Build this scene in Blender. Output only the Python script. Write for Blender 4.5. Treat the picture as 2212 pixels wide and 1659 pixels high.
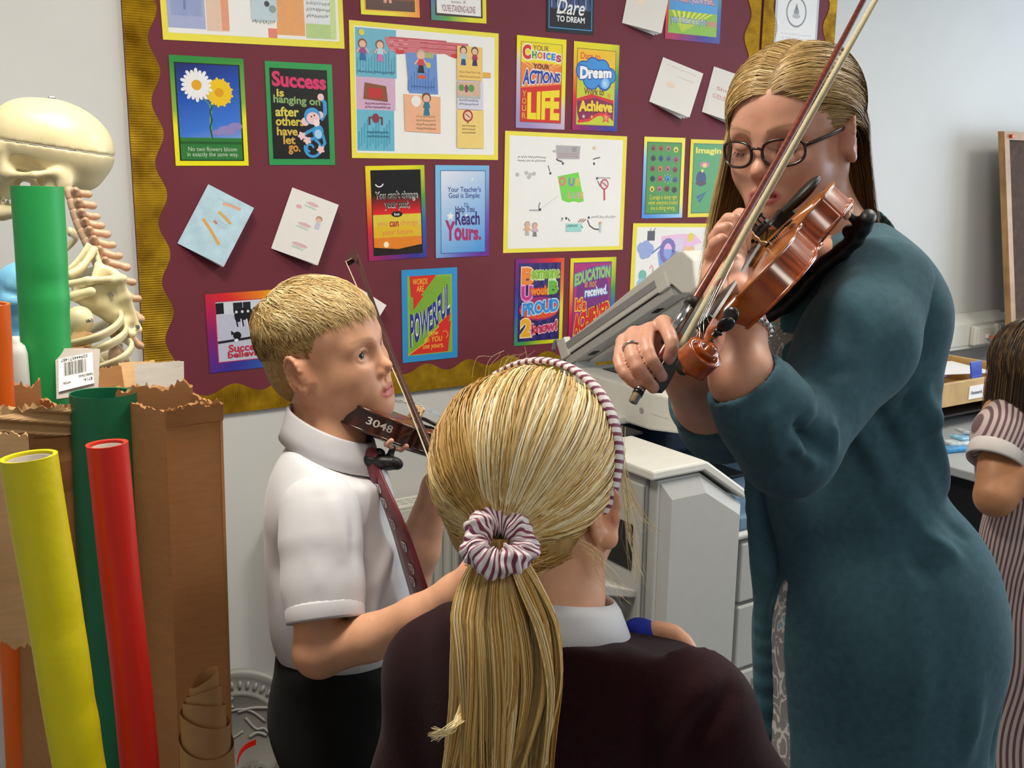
import bpy, bmesh, math, random
import numpy as np
from mathutils import Matrix, Vector, Euler

random.seed(7)
rng = np.random.default_rng(11)
scene = bpy.context.scene
for o in list(bpy.data.objects):
    bpy.data.objects.remove(o, do_unlink=True)
COL = scene.collection

# ------------------------------------------------------------------ camera
FPX, CX, CY = 2231.0, 1106.0, 829.5
CAM_H = 1.60
WALL_Y = 2.80
RW = np.array([[0.83846192, -0.1017481, 0.53537737],
               [-0.54485818, -0.17552544, 0.81995145],
               [0.01054385, -0.97920281, -0.20260968]])      # columns: right, down, forward
cam_data = bpy.data.cameras.new('camera')
cam = bpy.data.objects.new('camera', cam_data)
COL.objects.link(cam)
cam_data.sensor_fit = 'HORIZONTAL'
cam_data.sensor_width = 36.0
cam_data.lens = FPX / 2212.0 * 36.0
cam_data.clip_start = 0.02
cm = Matrix.Identity(4)
for i in range(3):
    cm[i][0] = RW[i, 0]; cm[i][1] = -RW[i, 1]; cm[i][2] = -RW[i, 2]
cm[2][3] = CAM_H
cam.matrix_world = cm
scene.camera = cam

# ------------------------------------------------------------------ world, lights, exposure
world = bpy.data.worlds.new('world')
scene.world = world
world.use_nodes = True
world.node_tree.nodes['Background'].inputs[0].default_value = (0.62, 0.76, 1.0, 1)
world.node_tree.nodes['Background'].inputs[1].default_value = 0.6
scene.view_settings.view_transform = 'Standard'
scene.view_settings.look = 'None'
scene.view_settings.gamma = 1.0
scene.view_settings.use_curve_mapping = False
scene.view_settings.exposure = 0.68


def area(name, loc, rot, sx, sy, power, col):
    d = bpy.data.lights.new(name, 'AREA')
    d.shape = 'RECTANGLE'; d.size = sx; d.size_y = sy; d.energy = power; d.color = col
    o = bpy.data.objects.new(name, d)
    COL.objects.link(o)
    o.location = loc; o.rotation_euler = rot
    return o


LAMPS = [(0.3, 1.35), (2.3, 1.0), (0.9, -1.2), (3.1, -1.2), (4.4, 1.2)]
for i, (lx, ly) in enumerate(LAMPS):
    area('ceiling_lamp_light', (lx, ly, 2.70), (0, 0, 0), 0.55, 0.55, [19, 18, 9, 6, 7][i], (1.0, 0.93, 0.80))
area('window_daylight', (6.44, 0.3, 1.65), (0, math.radians(90), 0), 1.45, 3.4, 66, (0.72, 0.86, 1.0))


# ------------------------------------------------------------------ placing: a photo ray at a distance
def at(x, y, depth):
    return RW @ (np.array([(x - CX) / FPX, (y - CY) / FPX, 1.0]) * depth) + np.array([0, 0, CAM_H])


def ray(x, y):
    return RW @ np.array([(x - CX) / FPX, (y - CY) / FPX, 1.0])


def atY(x, y, Y):
    r = ray(x, y); return r * (Y / r[1]) + np.array([0, 0, CAM_H])


def atX(x, y, X):
    r = ray(x, y); return r * (X / r[0]) + np.array([0, 0, CAM_H])


def atZ(x, y, Z):
    r = ray(x, y); return r * ((Z - CAM_H) / r[2]) + np.array([0, 0, CAM_H])


# ------------------------------------------------------------------ materials
def lin(c):
    if isinstance(c, str):
        c = c.lstrip('#')
        c = [int(c[i:i + 2], 16) / 255.0 for i in (0, 2, 4)]
    return tuple((v / 12.92 if v <= 0.04045 else ((v + 0.055) / 1.055) ** 2.4) for v in c[:3])


MATS = {}


def new_mat(name):
    m = bpy.data.materials.new(name)
    m.use_nodes = True
    nt = m.node_tree
    return m, nt, nt.nodes['Principled BSDF']


def noise_node(nt, scale, detail=4.0, rough=0.55, coord='Object', stretch=None):
    tc = nt.nodes.new('ShaderNodeTexCoord')
    n = nt.nodes.new('ShaderNodeTexNoise')
    n.inputs['Scale'].default_value = scale
    n.inputs['Detail'].default_value = detail
    n.inputs['Roughness'].default_value = rough
    if stretch:
        mp = nt.nodes.new('ShaderNodeMapping')
        mp.inputs['Scale'].default_value = stretch
        nt.links.new(tc.outputs[coord], mp.inputs[0])
        nt.links.new(mp.outputs[0], n.inputs['Vector'])
    else:
        nt.links.new(tc.outputs[coord], n.inputs['Vector'])
    return n


def ramp(nt, stops, src, interp='LINEAR'):
    r = nt.nodes.new('ShaderNodeValToRGB')
    cr = r.color_ramp
    cr.interpolation = interp
    while len(cr.elements) < len(stops):
        cr.elements.new(0.5)
    for e, (p, c) in zip(cr.elements, stops):
        e.position = p
        e.color = (*c, 1)
    nt.links.new(src, r.inputs[0])
    return r


def mat(name, col, rough=0.6, metal=0.0, var=0.08, scale=20.0, bump=0.0, bscale=200.0, stretch=None,
        spec=0.5, sheen=0.0, coat=0.0, sss=0.0, aniso=0.0):
    """plain procedural material: noise-varied colour and noise bump"""
    if name in MATS:
        return MATS[name]
    m, nt, b = new_mat(name)
    c = lin(col)
    n = noise_node(nt, scale, stretch=stretch)
    lo = tuple(max(0, v * (1 - var)) for v in c)
    hi = tuple(min(1, v * (1 + var)) for v in c)
    r = ramp(nt, [(0.3, lo), (0.7, hi)], n.outputs['Fac'])
    nt.links.new(r.outputs[0], b.inputs['Base Color'])
    b.inputs['Roughness'].default_value = rough
    b.inputs['Metallic'].default_value = metal
    b.inputs['Specular IOR Level'].default_value = spec
    b.inputs['Sheen Weight'].default_value = sheen
    b.inputs['Coat Weight'].default_value = coat
    b.inputs['Coat Roughness'].default_value = 0.12
    if sss:
        b.inputs['Subsurface Weight'].default_value = sss
        b.inputs['Subsurface Radius'].default_value = (0.012, 0.005, 0.003)
        b.inputs['Subsurface Scale'].default_value = 1.0
    if bump:
        n2 = noise_node(nt, bscale, 3, stretch=stretch)
        bp = nt.nodes.new('ShaderNodeBump')
        bp.inputs['Strength'].default_value = bump
        bp.inputs['Distance'].default_value = 0.002
        nt.links.new(n2.outputs['Fac'], bp.inputs['Height'])
        nt.links.new(bp.outputs[0], b.inputs['Normal'])
    MATS[name] = m
    return m


def flat(col, rough=0.35):
    """printed ink"""
    key = 'ink_%s_%g' % (col, rough)
    if key not in MATS:
        MATS[key] = mat(key, col, rough=rough, var=0.03, scale=60)
    return MATS[key]


# ------------------------------------------------------------------ objects
def link(o, parent=None):
    COL.objects.link(o)
    if parent is not None:
        o.parent = parent
    return o


def tag(o, label=None, cat=None, group=None, kind=None):
    if label: o['label'] = label
    if cat: o['category'] = cat
    if group: o['group'] = group
    if kind: o['kind'] = kind
    return o


def empty(name, loc=(0, 0, 0), rot=None, label=None, cat=None, group=None):
    o = bpy.data.objects.new(name, None)
    o.empty_display_size = 0.05
    COL.objects.link(o)
    if rot is not None:
        m = Matrix([[*map(float, rot[i]), float(loc[i])] for i in range(3)] + [[0, 0, 0, 1]])
        o.matrix_world = m
    else:
        o.location = loc
    return tag(o, label, cat, group)


def smooth(me, on=True):
    me.polygons.foreach_set('use_smooth', [on] * len(me.polygons))


def obj(name, data, m=None, parent=None, sm=False, loc=None):
    """data: bmesh or mesh -> one mesh object"""
    if isinstance(data, bmesh.types.BMesh):
        me = bpy.data.meshes.new(name)
        data.normal_update()
        data.to_mesh(me)
        data.free()
    else:
        me = data
    if m is not None and len(me.materials) == 0:
        for q in (m if isinstance(m, (list, tuple)) else [m]):
            me.materials.append(q)
    if sm:
        smooth(me)
    o = bpy.data.objects.new(name, me)
    if loc is not None:
        o.location = loc
    return link(o, parent)


def inv_parent(o, parent):
    """parent a world-space mesh to an Empty without moving it"""
    o.parent = parent
    o.matrix_parent_inverse = parent.matrix_world.inverted()
    return o


def bm_box(bm, c, s, rot=None, bev=0.0, seg=2):
    r = bmesh.ops.create_cube(bm, size=1.0)
    M = Matrix.Translation(Vector([float(v) for v in c]))
    if rot is not None:
        M = M @ (rot if isinstance(rot, Matrix) else Euler(rot).to_matrix().to_4x4())
    M = M @ Matrix.Diagonal((float(s[0]), float(s[1]), float(s[2]), 1))
    bmesh.ops.transform(bm, matrix=M, verts=r['verts'])
    if bev:
        es = list({e for v in r['verts'] for e in v.link_edges})
        bmesh.ops.bevel(bm, geom=es, offset=bev, segments=seg, affect='EDGES', profile=0.5)
    return r


def box(name, c, s, m, parent=None, rot=None, bev=0.0, seg=2, sm=False):
    bm = bmesh.new()
    bm_box(bm, c, s, rot, bev, seg)
    return obj(name, bm, m, parent, sm)


def bm_tube(bm, pts, radii, n=12, cap=True, sx=1.0, sy=1.0, up=None, closed=False):
    """tube along points"""
    pts = [Vector([float(v) for v in p]) for p in pts]
    if not hasattr(radii, '__len__'):
        radii = [radii] * len(pts)
    rings = []
    prev = None
    N = len(pts)
    for i, p in enumerate(pts):
        if closed:
            t = (pts[(i + 1) % N] - pts[i - 1]).normalized()
        else:
            t = (pts[min(i + 1, N - 1)] - pts[max(i - 1, 0)]).normalized()
        if prev is None:
            a = Vector(up) if up is not None else (Vector((0, 0, 1)) if abs(t.z) < 0.9 else Vector((1, 0, 0)))
            u = t.cross(a).normalized()
        else:
            u = (prev - t * prev.dot(t)).normalized()
        prev = u
        v = t.cross(u)
        rings.append([bm.verts.new(p + u * math.cos(2 * math.pi * k / n) * radii[i] * sx +
                                   v * math.sin(2 * math.pi * k / n) * radii[i] * sy) for k in range(n)])
    M = N if closed else N - 1
    for i in range(M):
        a, b = rings[i], rings[(i + 1) % N]
        for k in range(n):
            bm.faces.new((a[k], a[(k + 1) % n], b[(k + 1) % n], b[k]))
    if cap and not closed:
        bm.faces.new(rings[0][::-1]); bm.faces.new(rings[-1])
    return rings


def tube(name, pts, radii, m, parent=None, n=12, sm=True, **k):
    bm = bmesh.new()
    bm_tube(bm, pts, radii, n, **k)
    o = obj(name, bm, m, parent, sm)
    return o


def bm_prism(bm, poly, axis, t0, t1):
    """extrude a 2-D outline; axis = (origin,u,v,w) world frame"""
    o, u, v, w = [Vector([float(q) for q in a]) for a in axis]
    a = [bm.verts.new(o + u * p[0] + v * p[1] + w * t0) for p in poly]
    b = [bm.verts.new(o + u * p[0] + v * p[1] + w * t1) for p in poly]
    n = len(poly)
    bm.faces.new(a[::-1]); bm.faces.new(b)
    for i in range(n):
        bm.faces.new((a[i], a[(i + 1) % n], b[(i + 1) % n], b[i]))


def prism(name, poly, axis, t0, t1, m, parent=None, bev=0.0, sm=False, seg=2):
    bm = bmesh.new()
    bm_prism(bm, poly, axis, t0, t1)
    bmesh.ops.recalc_face_normals(bm, faces=bm.faces[:])
    if bev:
        es = [e for e in bm.edges if e.calc_face_angle(0) > 0.6]
        bmesh.ops.bevel(bm, geom=es, offset=bev, segments=seg, affect='EDGES', profile=0.5)
    return obj(name, bm, m, parent, sm)


def bm_lathe(bm, prof, n=32, M=None):
    """prof: (r,z) pairs around z"""
    rings = []
    for r, z in prof:
        if r < 1e-6:
            rings.append([bm.verts.new((0, 0, z))])
        else:
            rings.append([bm.verts.new((r * math.cos(2 * math.pi * k / n), r * math.sin(2 * math.pi * k / n), z)) for k in range(n)])
    for a, b in zip(rings[:-1], rings[1:]):
        for k in range(n):
            q = [a[k % len(a)], a[(k + 1) % len(a)], b[(k + 1) % len(b)], b[k % len(b)]]
            q = list(dict.fromkeys(q))
            if len(q) > 2:
                bm.faces.new(q)
    if M is not None:
        bmesh.ops.transform(bm, matrix=M, verts=[v for r in rings for v in r])


def arr_mesh(name, V, F, cols=None, colname='Col', fattr=None):
    """fast mesh from numpy verts and quad/tri faces"""
    me = bpy.data.meshes.new(name)
    V = np.ascontiguousarray(V, dtype=np.float32)
    F = np.ascontiguousarray(F, dtype=np.int32)
    me.vertices.add(len(V)); me.vertices.foreach_set('co', V.ravel())
    k = F.shape[1]
    me.loops.add(F.size); me.loops.foreach_set('vertex_index', F.ravel())
    me.polygons.add(len(F))
    me.polygons.foreach_set('loop_start', np.arange(0, F.size, k, dtype=np.int32))
    me.polygons.foreach_set('loop_total', np.full(len(F), k, dtype=np.int32))
    me.polygons.foreach_set('use_smooth', np.ones(len(F), dtype=bool))
    me.update(calc_edges=True)
    if cols is not None:
        a = me.color_attributes.new(colname, 'FLOAT_COLOR', 'POINT')
        c4 = np.ones((len(V), 4), dtype=np.float32); c4[:, :3] = cols
        a.data.foreach_set('color', c4.ravel())
    if fattr is not None:
        for nm, vals in fattr.items():
            a = me.attributes.new(nm, 'FLOAT', 'POINT')
            a.data.foreach_set('value', np.ascontiguousarray(vals, dtype=np.float32))
    me.validate()
    return me


def catmull(P, n):
    """resample a polyline smoothly: P (k,d) -> (n,d)"""
    P = np.asarray(P, float)
    k = len(P)
    t = np.linspace(0, k - 1, n)
    i = np.clip(t.astype(int), 0, k - 2)
    f = (t - i)[:, None]
    p0 = P[np.clip(i - 1, 0, k - 1)]; p1 = P[i]; p2 = P[i + 1]; p3 = P[np.clip(i + 2, 0, k - 1)]
    return 0.5 * ((2 * p1) + (-p0 + p2) * f + (2 * p0 - 5 * p1 + 4 * p2 - p3) * f ** 2 + (-p0 + 3 * p1 - 3 * p2 + p3) * f ** 3)
# ================================================================== THE ROOM
X0, X1, Y0, ZC = -1.9, 6.5, -3.2, 2.75
M_WALL = mat('painted plaster', '#d6d5d2', rough=0.75, var=0.03, scale=3.0, bump=0.05, bscale=260)
M_CEIL = mat('ceiling tile', '#e6e4de', rough=0.9, var=0.03, scale=30, bump=0.1, bscale=120)
M_FLOOR = mat('carpet tile', '#5b5f66', rough=0.95, var=0.25, scale=180, bump=0.4, bscale=600)
M_WHITEP = mat('white painted wood', '#dcdad4', rough=0.4, var=0.03)


def struct(name, c, s, m, bev=0.0):
    return tag(box(name, c, s, m, bev=bev), kind='structure')


struct('wall_back', ((X0 + X1) / 2, WALL_Y + 0.05, ZC / 2), (X1 - X0 + 0.2, 0.1, ZC), M_WALL)
struct('wall_left', (X0 - 0.05, (Y0 + WALL_Y) / 2, ZC / 2), (0.1, WALL_Y - Y0, ZC), M_WALL)
struct('wall_front', ((X0 + X1) / 2, Y0 - 0.05, ZC / 2), (X1 - X0 + 0.2, 0.1, ZC), M_WALL)
struct('floor', ((X0 + X1) / 2, (Y0 + WALL_Y) / 2, -0.05), (X1 - X0 + 0.2, WALL_Y - Y0 + 0.2, 0.1), M_FLOOR)
struct('ceiling', ((X0 + X1) / 2, (Y0 + WALL_Y) / 2, ZC + 0.05), (X1 - X0 + 0.2, WALL_Y - Y0 + 0.2, 0.1), M_CEIL)
struct('baseboard_back', ((X0 + X1) / 2, WALL_Y - 0.009, 0.05), (X1 - X0, 0.018, 0.1), M_WHITEP, 0.004)
# right wall with its window opening (Y -1.5..2.1, Z 0.9..2.4)
WY0, WY1, WZ0, WZ1 = -1.5, 2.1, 0.9, 2.4
bm = bmesh.new()
bm_box(bm, (X1 + 0.05, (Y0 + WALL_Y) / 2, WZ0 / 2), (0.1, WALL_Y - Y0, WZ0))
bm_box(bm, (X1 + 0.05, (Y0 + WALL_Y) / 2, (WZ1 + ZC) / 2), (0.1, WALL_Y - Y0, ZC - WZ1))
bm_box(bm, (X1 + 0.05, (Y0 + WY0) / 2, (WZ0 + WZ1) / 2), (0.1, WY0 - Y0, WZ1 - WZ0))
bm_box(bm, (X1 + 0.05, (WY1 + WALL_Y) / 2, (WZ0 + WZ1) / 2), (0.1, WALL_Y - WY1, WZ1 - WZ0))
tag(obj('wall_right', bm, M_WALL), kind='structure')
win = tag(empty('window_1', (X1 + 0.05, (WY0 + WY1) / 2, WZ0)), kind='structure')
fr = bmesh.new()
for yy in (WY0 + 0.03, (WY0 + WY1) / 2, WY1 - 0.03):
    bm_box(fr, (0, yy - (WY0 + WY1) / 2, (WZ1 - WZ0) / 2), (0.06, 0.06, WZ1 - WZ0))
for zz in (0.03, WZ1 - WZ0 - 0.03):
    bm_box(fr, (0, 0, zz), (0.06, WY1 - WY0 - 0.01, 0.06))
obj('window_frame', fr, M_WHITEP, win)
# ceiling light fittings
M_LAMPBODY = mat('lamp housing', '#e8e8e6', rough=0.4)
m_diff, nt_, b_ = new_mat('lamp diffuser')
b_.inputs['Base Color'].default_value = (0.9, 0.9, 0.88, 1)
b_.inputs['Emission Color'].default_value = (1.0, 0.95, 0.86, 1)
b_.inputs['Emission Strength'].default_value = 2.0
LP_LAB = ['square ceiling light panel above the paper rolls', 'square ceiling light panel above the photocopier',
          'square ceiling light panel behind the camera on the left', 'square ceiling light panel behind the camera on the right',
          'square ceiling light panel near the window wall']
for i, (lx, ly) in enumerate(LAMPS):
    t = empty('ceiling_light', (lx, ly, ZC), label=LP_LAB[i], cat='ceiling light', group='square ceiling light panels')
    bm = bmesh.new()
    for sx in (-1, 1):
        bm_box(bm, (sx * 0.305, 0, -0.018), (0.03, 0.64, 0.036))
        bm_box(bm, (0, sx * 0.305, -0.018), (0.58, 0.03, 0.036))
    obj('frame', bm, M_LAMPBODY, t)
    box('diffuser', (0, 0, -0.012), (0.58, 0.58, 0.008), m_diff, t)
# ================================================================== NOTICE BOARDS
BY = WALL_Y
M_MAROON = mat('maroon backing paper', '#6e2433', rough=0.72, var=0.07, scale=5.0, bump=0.12, bscale=30)


def gold_mat():
    m, nt, b = new_mat('gold corrugated card')
    n = noise_node(nt, 14, 3)
    r = ramp(nt, [(0.3, lin('#96700f')), (0.7, lin('#d6b02c'))], n.outputs['Fac'])
    nt.links.new(r.outputs[0], b.inputs['Base Color'])
    b.inputs['Metallic'].default_value = 0.55
    b.inputs['Roughness'].default_value = 0.33
    return m


M_GOLD = gold_mat()


def border(name, p0, d, inward, length, width, amp, period, phase, parent, rib=0.0062, y=BY - 0.012):
    """corrugated strip with one scalloped edge: starts at p0 (x,z) and runs along d; wavy towards `inward`"""
    p0 = np.array(p0); d = np.array(d); inward = np.array(inward)
    nr = int(length / rib * 4)
    s = np.linspace(0, length, nr)
    wid = width + amp * np.sin(2 * math.pi * s / period + phase)
    z = -0.0014 * np.sin(2 * math.pi * s / rib)
    cols = np.array([0, 0.35, 0.7, 1.0])
    V = []
    for c in cols:
        q = p0 + s[:, None] * d + (wid * c)[:, None] * inward
        V.append(np.stack([q[:, 0], y + z, q[:, 1]], 1))
    V = np.stack(V, 1)                                   # nr,4,3
    Vb = V.copy(); Vb[:, :, 1] += 0.0012
    idx = np.arange(nr * 4).reshape(nr, 4)
    F = []
    for off, flip in ((0, False), (nr * 4, True)):
        a = idx + off
        q = np.stack([a[:-1, :-1], a[1:, :-1], a[1:, 1:], a[:-1, 1:]], -1).reshape(-1, 4)
        F.append(q[:, ::-1] if flip else q)
    for c in (0, 3):
        a = idx[:, c]; b = a + nr * 4
        F.append(np.stack([a[:-1], b[:-1], b[1:], a[1:]], -1))
    me = arr_mesh(name, np.concatenate([V.reshape(-1, 3), Vb.reshape(-1, 3)]), np.concatenate(F))
    smooth(me, False)
    o = obj(name, me, M_GOLD)
    return inv_parent(o, parent) if parent else o


BL, BR_, BB, BT = 0.655, 2.872, 0.925, 2.62
board = empty('notice_board', (BL, BY, BB), label='large notice board covered in maroon paper with wavy gold edging', cat='notice board')
bpy.context.view_layer.update()
inv_parent(box('backing', ((BL + BR_) / 2, BY - 0.005, (BB + BT) / 2), (BR_ - BL, 0.010, BT - BB), M_MAROON), board)
border('border_strip', (BL, BB), (0, 1), (1, 0), BT - BB, 0.071, 0.013, 0.154, 2.05, board)
border('border_strip', (BL, BB), (1, 0), (0, 1), BR_ - BL, 0.071, 0.013, 0.152, 4.3, board, y=BY - 0.0135)
border('border_strip', (BR_, BB), (0, 1), (-1, 0), BT - BB, 0.062, 0.014, 0.154, 4.9, board)
border('border_strip', (BL, BT), (1, 0), (0, -1), BR_ - BL, 0.071, 0.013, 0.152, 0.3, board, y=BY - 0.0135)
B2L, B2R = 2.884, 3.272
board2 = empty('notice_board', (B2L, BY, BB), label='narrow maroon notice board with gold edging behind the head of the woman', cat='notice board')
bpy.context.view_layer.update()
inv_parent(box('backing', ((B2L + B2R) / 2, BY - 0.005, (BB + BT) / 2), (B2R - B2L, 0.010, BT - BB), M_MAROON), board2)
border('border_strip', (B2L, BB), (0, 1), (1, 0), BT - BB, 0.062, 0.014, 0.154, 3.2, board2)
border('border_strip', (B2R, BB), (0, 1), (-1, 0), BT - BB, 0.055, 0.014, 0.154, 2.2, board2)
# ================================================================== BLENDED-VOLUME MODELLER (bodies, clothes, bones)
class Fr:
    """local frame: world = R @ (s*local) + T"""

    def __init__(self, R=None, T=(0, 0, 0), s=1.0):
        self.R = np.eye(3) if R is None else np.asarray(R, float)
        self.T = np.asarray(T, float)
        self.s = s

    def w(self, p):
        return self.R @ (np.asarray(p, float) * self.s) + self.T

    def wv(self, P):
        return (np.asarray(P, float) * self.s) @ self.R.T + self.T

    def inv(self, P):
        return (P - self.T) @ self.R / self.s


class Vol:
    def __init__(self, h, k=0.01):
        self.h, self.k, self.P = h, k, []

    def _add(self, fn, lo, hi, k, op):
        self.P.append((fn, np.asarray(lo, float), np.asarray(hi, float), self.k if k is None else k, op))

    def cone(self, a, b, ra, rb=None, k=None, op='+', flat=None):
        """tapered capsule; flat=(dir,factor) squeezes it along dir"""
        rb = ra if rb is None else rb
        a = np.asarray(a, float); b = np.asarray(b, float)
        ab = b - a; L2 = max(ab @ ab, 1e-12)
        m = max(ra, rb)
        if flat is not None:
            fd = np.asarray(flat[0], float); fd = fd / np.linalg.norm(fd); ff = flat[1]
            m = m * max(1, ff)
        else:
            fd = None

        def fn(p):
            q = p - a
            t = np.clip((q @ ab) / L2, 0, 1)
            dv = q - t[:, None] * ab
            if fd is not None:
                c = dv @ fd
                dv = dv - c[:, None] * fd * (1 - 1 / ff)
            return np.sqrt((dv * dv).sum(1)) - (ra + (rb - ra) * t)
        self._add(fn, np.minimum(a, b) - m, np.maximum(a, b) + m, k, op)
        return self

    def chain(self, pts, radii, k=None, op='+', flat=None):
        if not hasattr(radii, '__len__'): radii = [radii] * len(pts)
        for i in range(len(pts) - 1):
            self.cone(pts[i], pts[i + 1], radii[i], radii[i + 1], k, op, flat)
        return self

    def ell(self, c, r, R=None, k=None, op='+'):
        c = np.asarray(c, float); r = np.asarray(r, float)
        if np.ndim(r) == 0: r = np.array([r, r, r], float)
        R = np.eye(3) if R is None else np.asarray(R, float)
        ext = np.sqrt(((R * r) ** 2).sum(1))

        def fn(p):
            q = (p - c) @ R
            k0 = np.sqrt(((q / r) ** 2).sum(1)); k1 = np.sqrt(((q / (r * r)) ** 2).sum(1)) + 1e-9
            return k0 * (k0 - 1) / k1
        self._add(fn, c - ext, c + ext, k, op)
        return self

    def boxr(self, c, half, R=None, rad=0.01, k=None, op='+'):
        c = np.asarray(c, float); half = np.asarray(half, float) - rad
        R = np.eye(3) if R is None else np.asarray(R, float)
        ext = np.abs(R) @ (half + rad)

        def fn(p):
            q = np.abs((p - c) @ R) - half
            return np.sqrt((np.maximum(q, 0) ** 2).sum(1)) + np.minimum(q.max(1), 0) - rad
        self._add(fn, c - ext, c + ext, k, op)
        return self

    def plane_cut(self, c, n, lo, hi, k=None):
        """remove everything on the +n side within lo..hi"""
        c = np.asarray(c, float); n = np.asarray(n, float); n = n / np.linalg.norm(n)
        self._add(lambda p: -((p - c) @ n), lo, hi, k, '-')
        return self

    def mesh(self, pad=None):
        h = self.h
        lo = np.min([p[1] - p[3] for p in self.P if p[4] == '+'], axis=0) - 3 * h
        hi = np.max([p[2] + p[3] for p in self.P if p[4] == '+'], axis=0) + 3 * h
        n = np.ceil((hi - lo) / h).astype(int) + 1
        Fd = np.full(n, 0.06, dtype=np.float32)
        ax = [lo[i] + h * np.arange(n[i]) for i in range(3)]
        for fn, a, b, k, op in self.P:
            m = k + 3 * h
            i0 = np.clip(np.floor((a - m - lo) / h).astype(int), 0, n)
            i1 = np.clip(np.ceil((b + m - lo) / h).astype(int) + 1, 0, n)
            if (i1 <= i0).any(): continue
            g = np.stack(np.meshgrid(ax[0][i0[0]:i1[0]], ax[1][i0[1]:i1[1]], ax[2][i0[2]:i1[2]], indexing='ij'), -1)
            d = fn(g.reshape(-1, 3)).reshape(g.shape[:3]).astype(np.float32)
            sl = tuple(slice(i0[j], i1[j]) for j in range(3))
            f = Fd[sl]
            if op == '+':
                hh = np.maximum(k - np.abs(f - d), 0) / max(k, 1e-6)
                Fd[sl] = np.minimum(f, d) - hh * hh * k * 0.25
            else:
                d = -d
                hh = np.maximum(k - np.abs(f - d), 0) / max(k, 1e-6)
                Fd[sl] = np.maximum(f, d) + hh * hh * k * 0.25
        return surface_nets(Fd, lo, h)


def surface_nets(Fd, lo, h):
    s = Fd < 0
    nx, ny, nz = Fd.shape
    cnt = np.zeros((nx - 1, ny - 1, nz - 1), dtype=np.int8)
    for dx in (0, 1):
        for dy in (0, 1):
            for dz in (0, 1):
                cnt += s[dx:nx - 1 + dx, dy:ny - 1 + dy, dz:nz - 1 + dz]
    act = (cnt > 0) & (cnt < 8)
    ci = np.argwhere(act)
    idx = np.full(act.shape, -1, dtype=np.int32)
    idx[act] = np.arange(len(ci))
    acc = np.zeros((len(ci), 3)); num = np.zeros(len(ci))
    corners = [(a, b, c) for a in (0, 1) for b in (0, 1) for c in (0, 1)]
    vals = {c: Fd[ci[:, 0] + c[0], ci[:, 1] + c[1], ci[:, 2] + c[2]] for c in corners}
    for c in corners:
        for a in range(3):
            if c[a] == 0:
                e = list(c); e[a] = 1; e = tuple(e)
                v0, v1 = vals[c], vals[e]
                m = (v0 < 0) != (v1 < 0)
                t = np.where(m, v0 / np.where(m, v0 - v1, 1), 0)
                p = np.array(c, float)[None, :].repeat(len(ci), 0)
                p[:, a] = t
                acc[m] += p[m]; num[m] += 1
    V = lo + h * (ci + acc / num[:, None])
    F = []
    for a in range(3):
        b, c = (a + 1) % 3, (a + 2) % 3
        sl0 = [slice(None)] * 3; sl1 = [slice(None)] * 3
        sl0[a] = slice(0, -1); sl1[a] = slice(1, None)
        A0, A1 = s[tuple(sl0)], s[tuple(sl1)]
        e = np.argwhere(A0 != A1)
        e = e[(e[:, b] > 0) & (e[:, c] > 0) & (e[:, b] < Fd.shape[b] - 1) & (e[:, c] < Fd.shape[c] - 1)]
        ins = s[e[:, 0], e[:, 1], e[:, 2]]
        q = []
        for db, dc in ((-1, -1), (0, -1), (0, 0), (-1, 0)):
            t = e.copy(); t[:, b] += db; t[:, c] += dc
            q.append(idx[t[:, 0], t[:, 1], t[:, 2]])
        q = np.stack(q, 1)
        q[~ins] = q[~ins][:, ::-1]
        F.append(q)
    F = np.concatenate(F)
    F = F[(F >= 0).all(1)]
    return V, F


def vnormals(V, F):
    n = np.cross(V[F[:, 2]] - V[F[:, 0]], V[F[:, 3 if F.shape[1] == 4 else 1]] - V[F[:, 1 if F.shape[1] == 4 else 0]])
    N = np.zeros_like(V)
    for k in range(F.shape[1]):
        np.add.at(N, F[:, k], n)
    return N / (np.linalg.norm(N, axis=1, keepdims=True) + 1e-12)


def lap(V, F, it=1, lam=0.5):
    """light smoothing"""
    e = np.concatenate([F[:, [i, (i + 1) % F.shape[1]]] for i in range(F.shape[1])])
    for _ in range(it):
        S = np.zeros_like(V); c = np.zeros(len(V))
        np.add.at(S, e[:, 0], V[e[:, 1]]); np.add.at(S, e[:, 1], V[e[:, 0]])
        np.add.at(c, e[:, 0], 1); np.add.at(c, e[:, 1], 1)
        V = V + lam * (S / np.maximum(c, 1)[:, None] - V)
    return V


def seg_dist(P, a, b):
    a = np.asarray(a, float); b = np.asarray(b, float)
    ab = b - a
    t = np.clip(((P - a) @ ab) / (ab @ ab + 1e-12), 0, 1)
    return np.linalg.norm(P - a - t[:, None] * ab, axis=1), t


def folds(V, F, creases):
    """push the cloth in or out along polylines: (points, amplitude, width)"""
    N = vnormals(V, F)
    D = np.zeros(len(V))
    for pts, amp, wd in creases:
        L = len(pts) - 1
        best = np.full(len(V), 1e9); tt = np.zeros(len(V))
        for i in range(L):
            d, t = seg_dist(V, pts[i], pts[i + 1])
            m = d < best
            best[m] = d[m]; tt[m] = (i + t[m]) / L
        fade = np.sin(np.pi * np.clip(0.12 + 0.76 * tt, 0, 1)) ** 0.7
        D += amp * fade * np.exp(-(best / wd) ** 2)
    return V + N * D[:, None]


def vol_obj(name, vol, m, parent=None, colfn=None, creases=None, it=1, fattr=None, post=None):
    V, F = vol.mesh()
    if it: V = lap(V, F, it)
    if creases: V = folds(V, F, creases)
    if post is not None: V = post(V, F)
    me = arr_mesh(name, V, F, colfn(V) if colfn else None, fattr={k: f(V) for k, f in fattr.items()} if fattr else None)
    o = obj(name, me, m)
    if parent is not None: inv_parent(o, parent)
    return o


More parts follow.
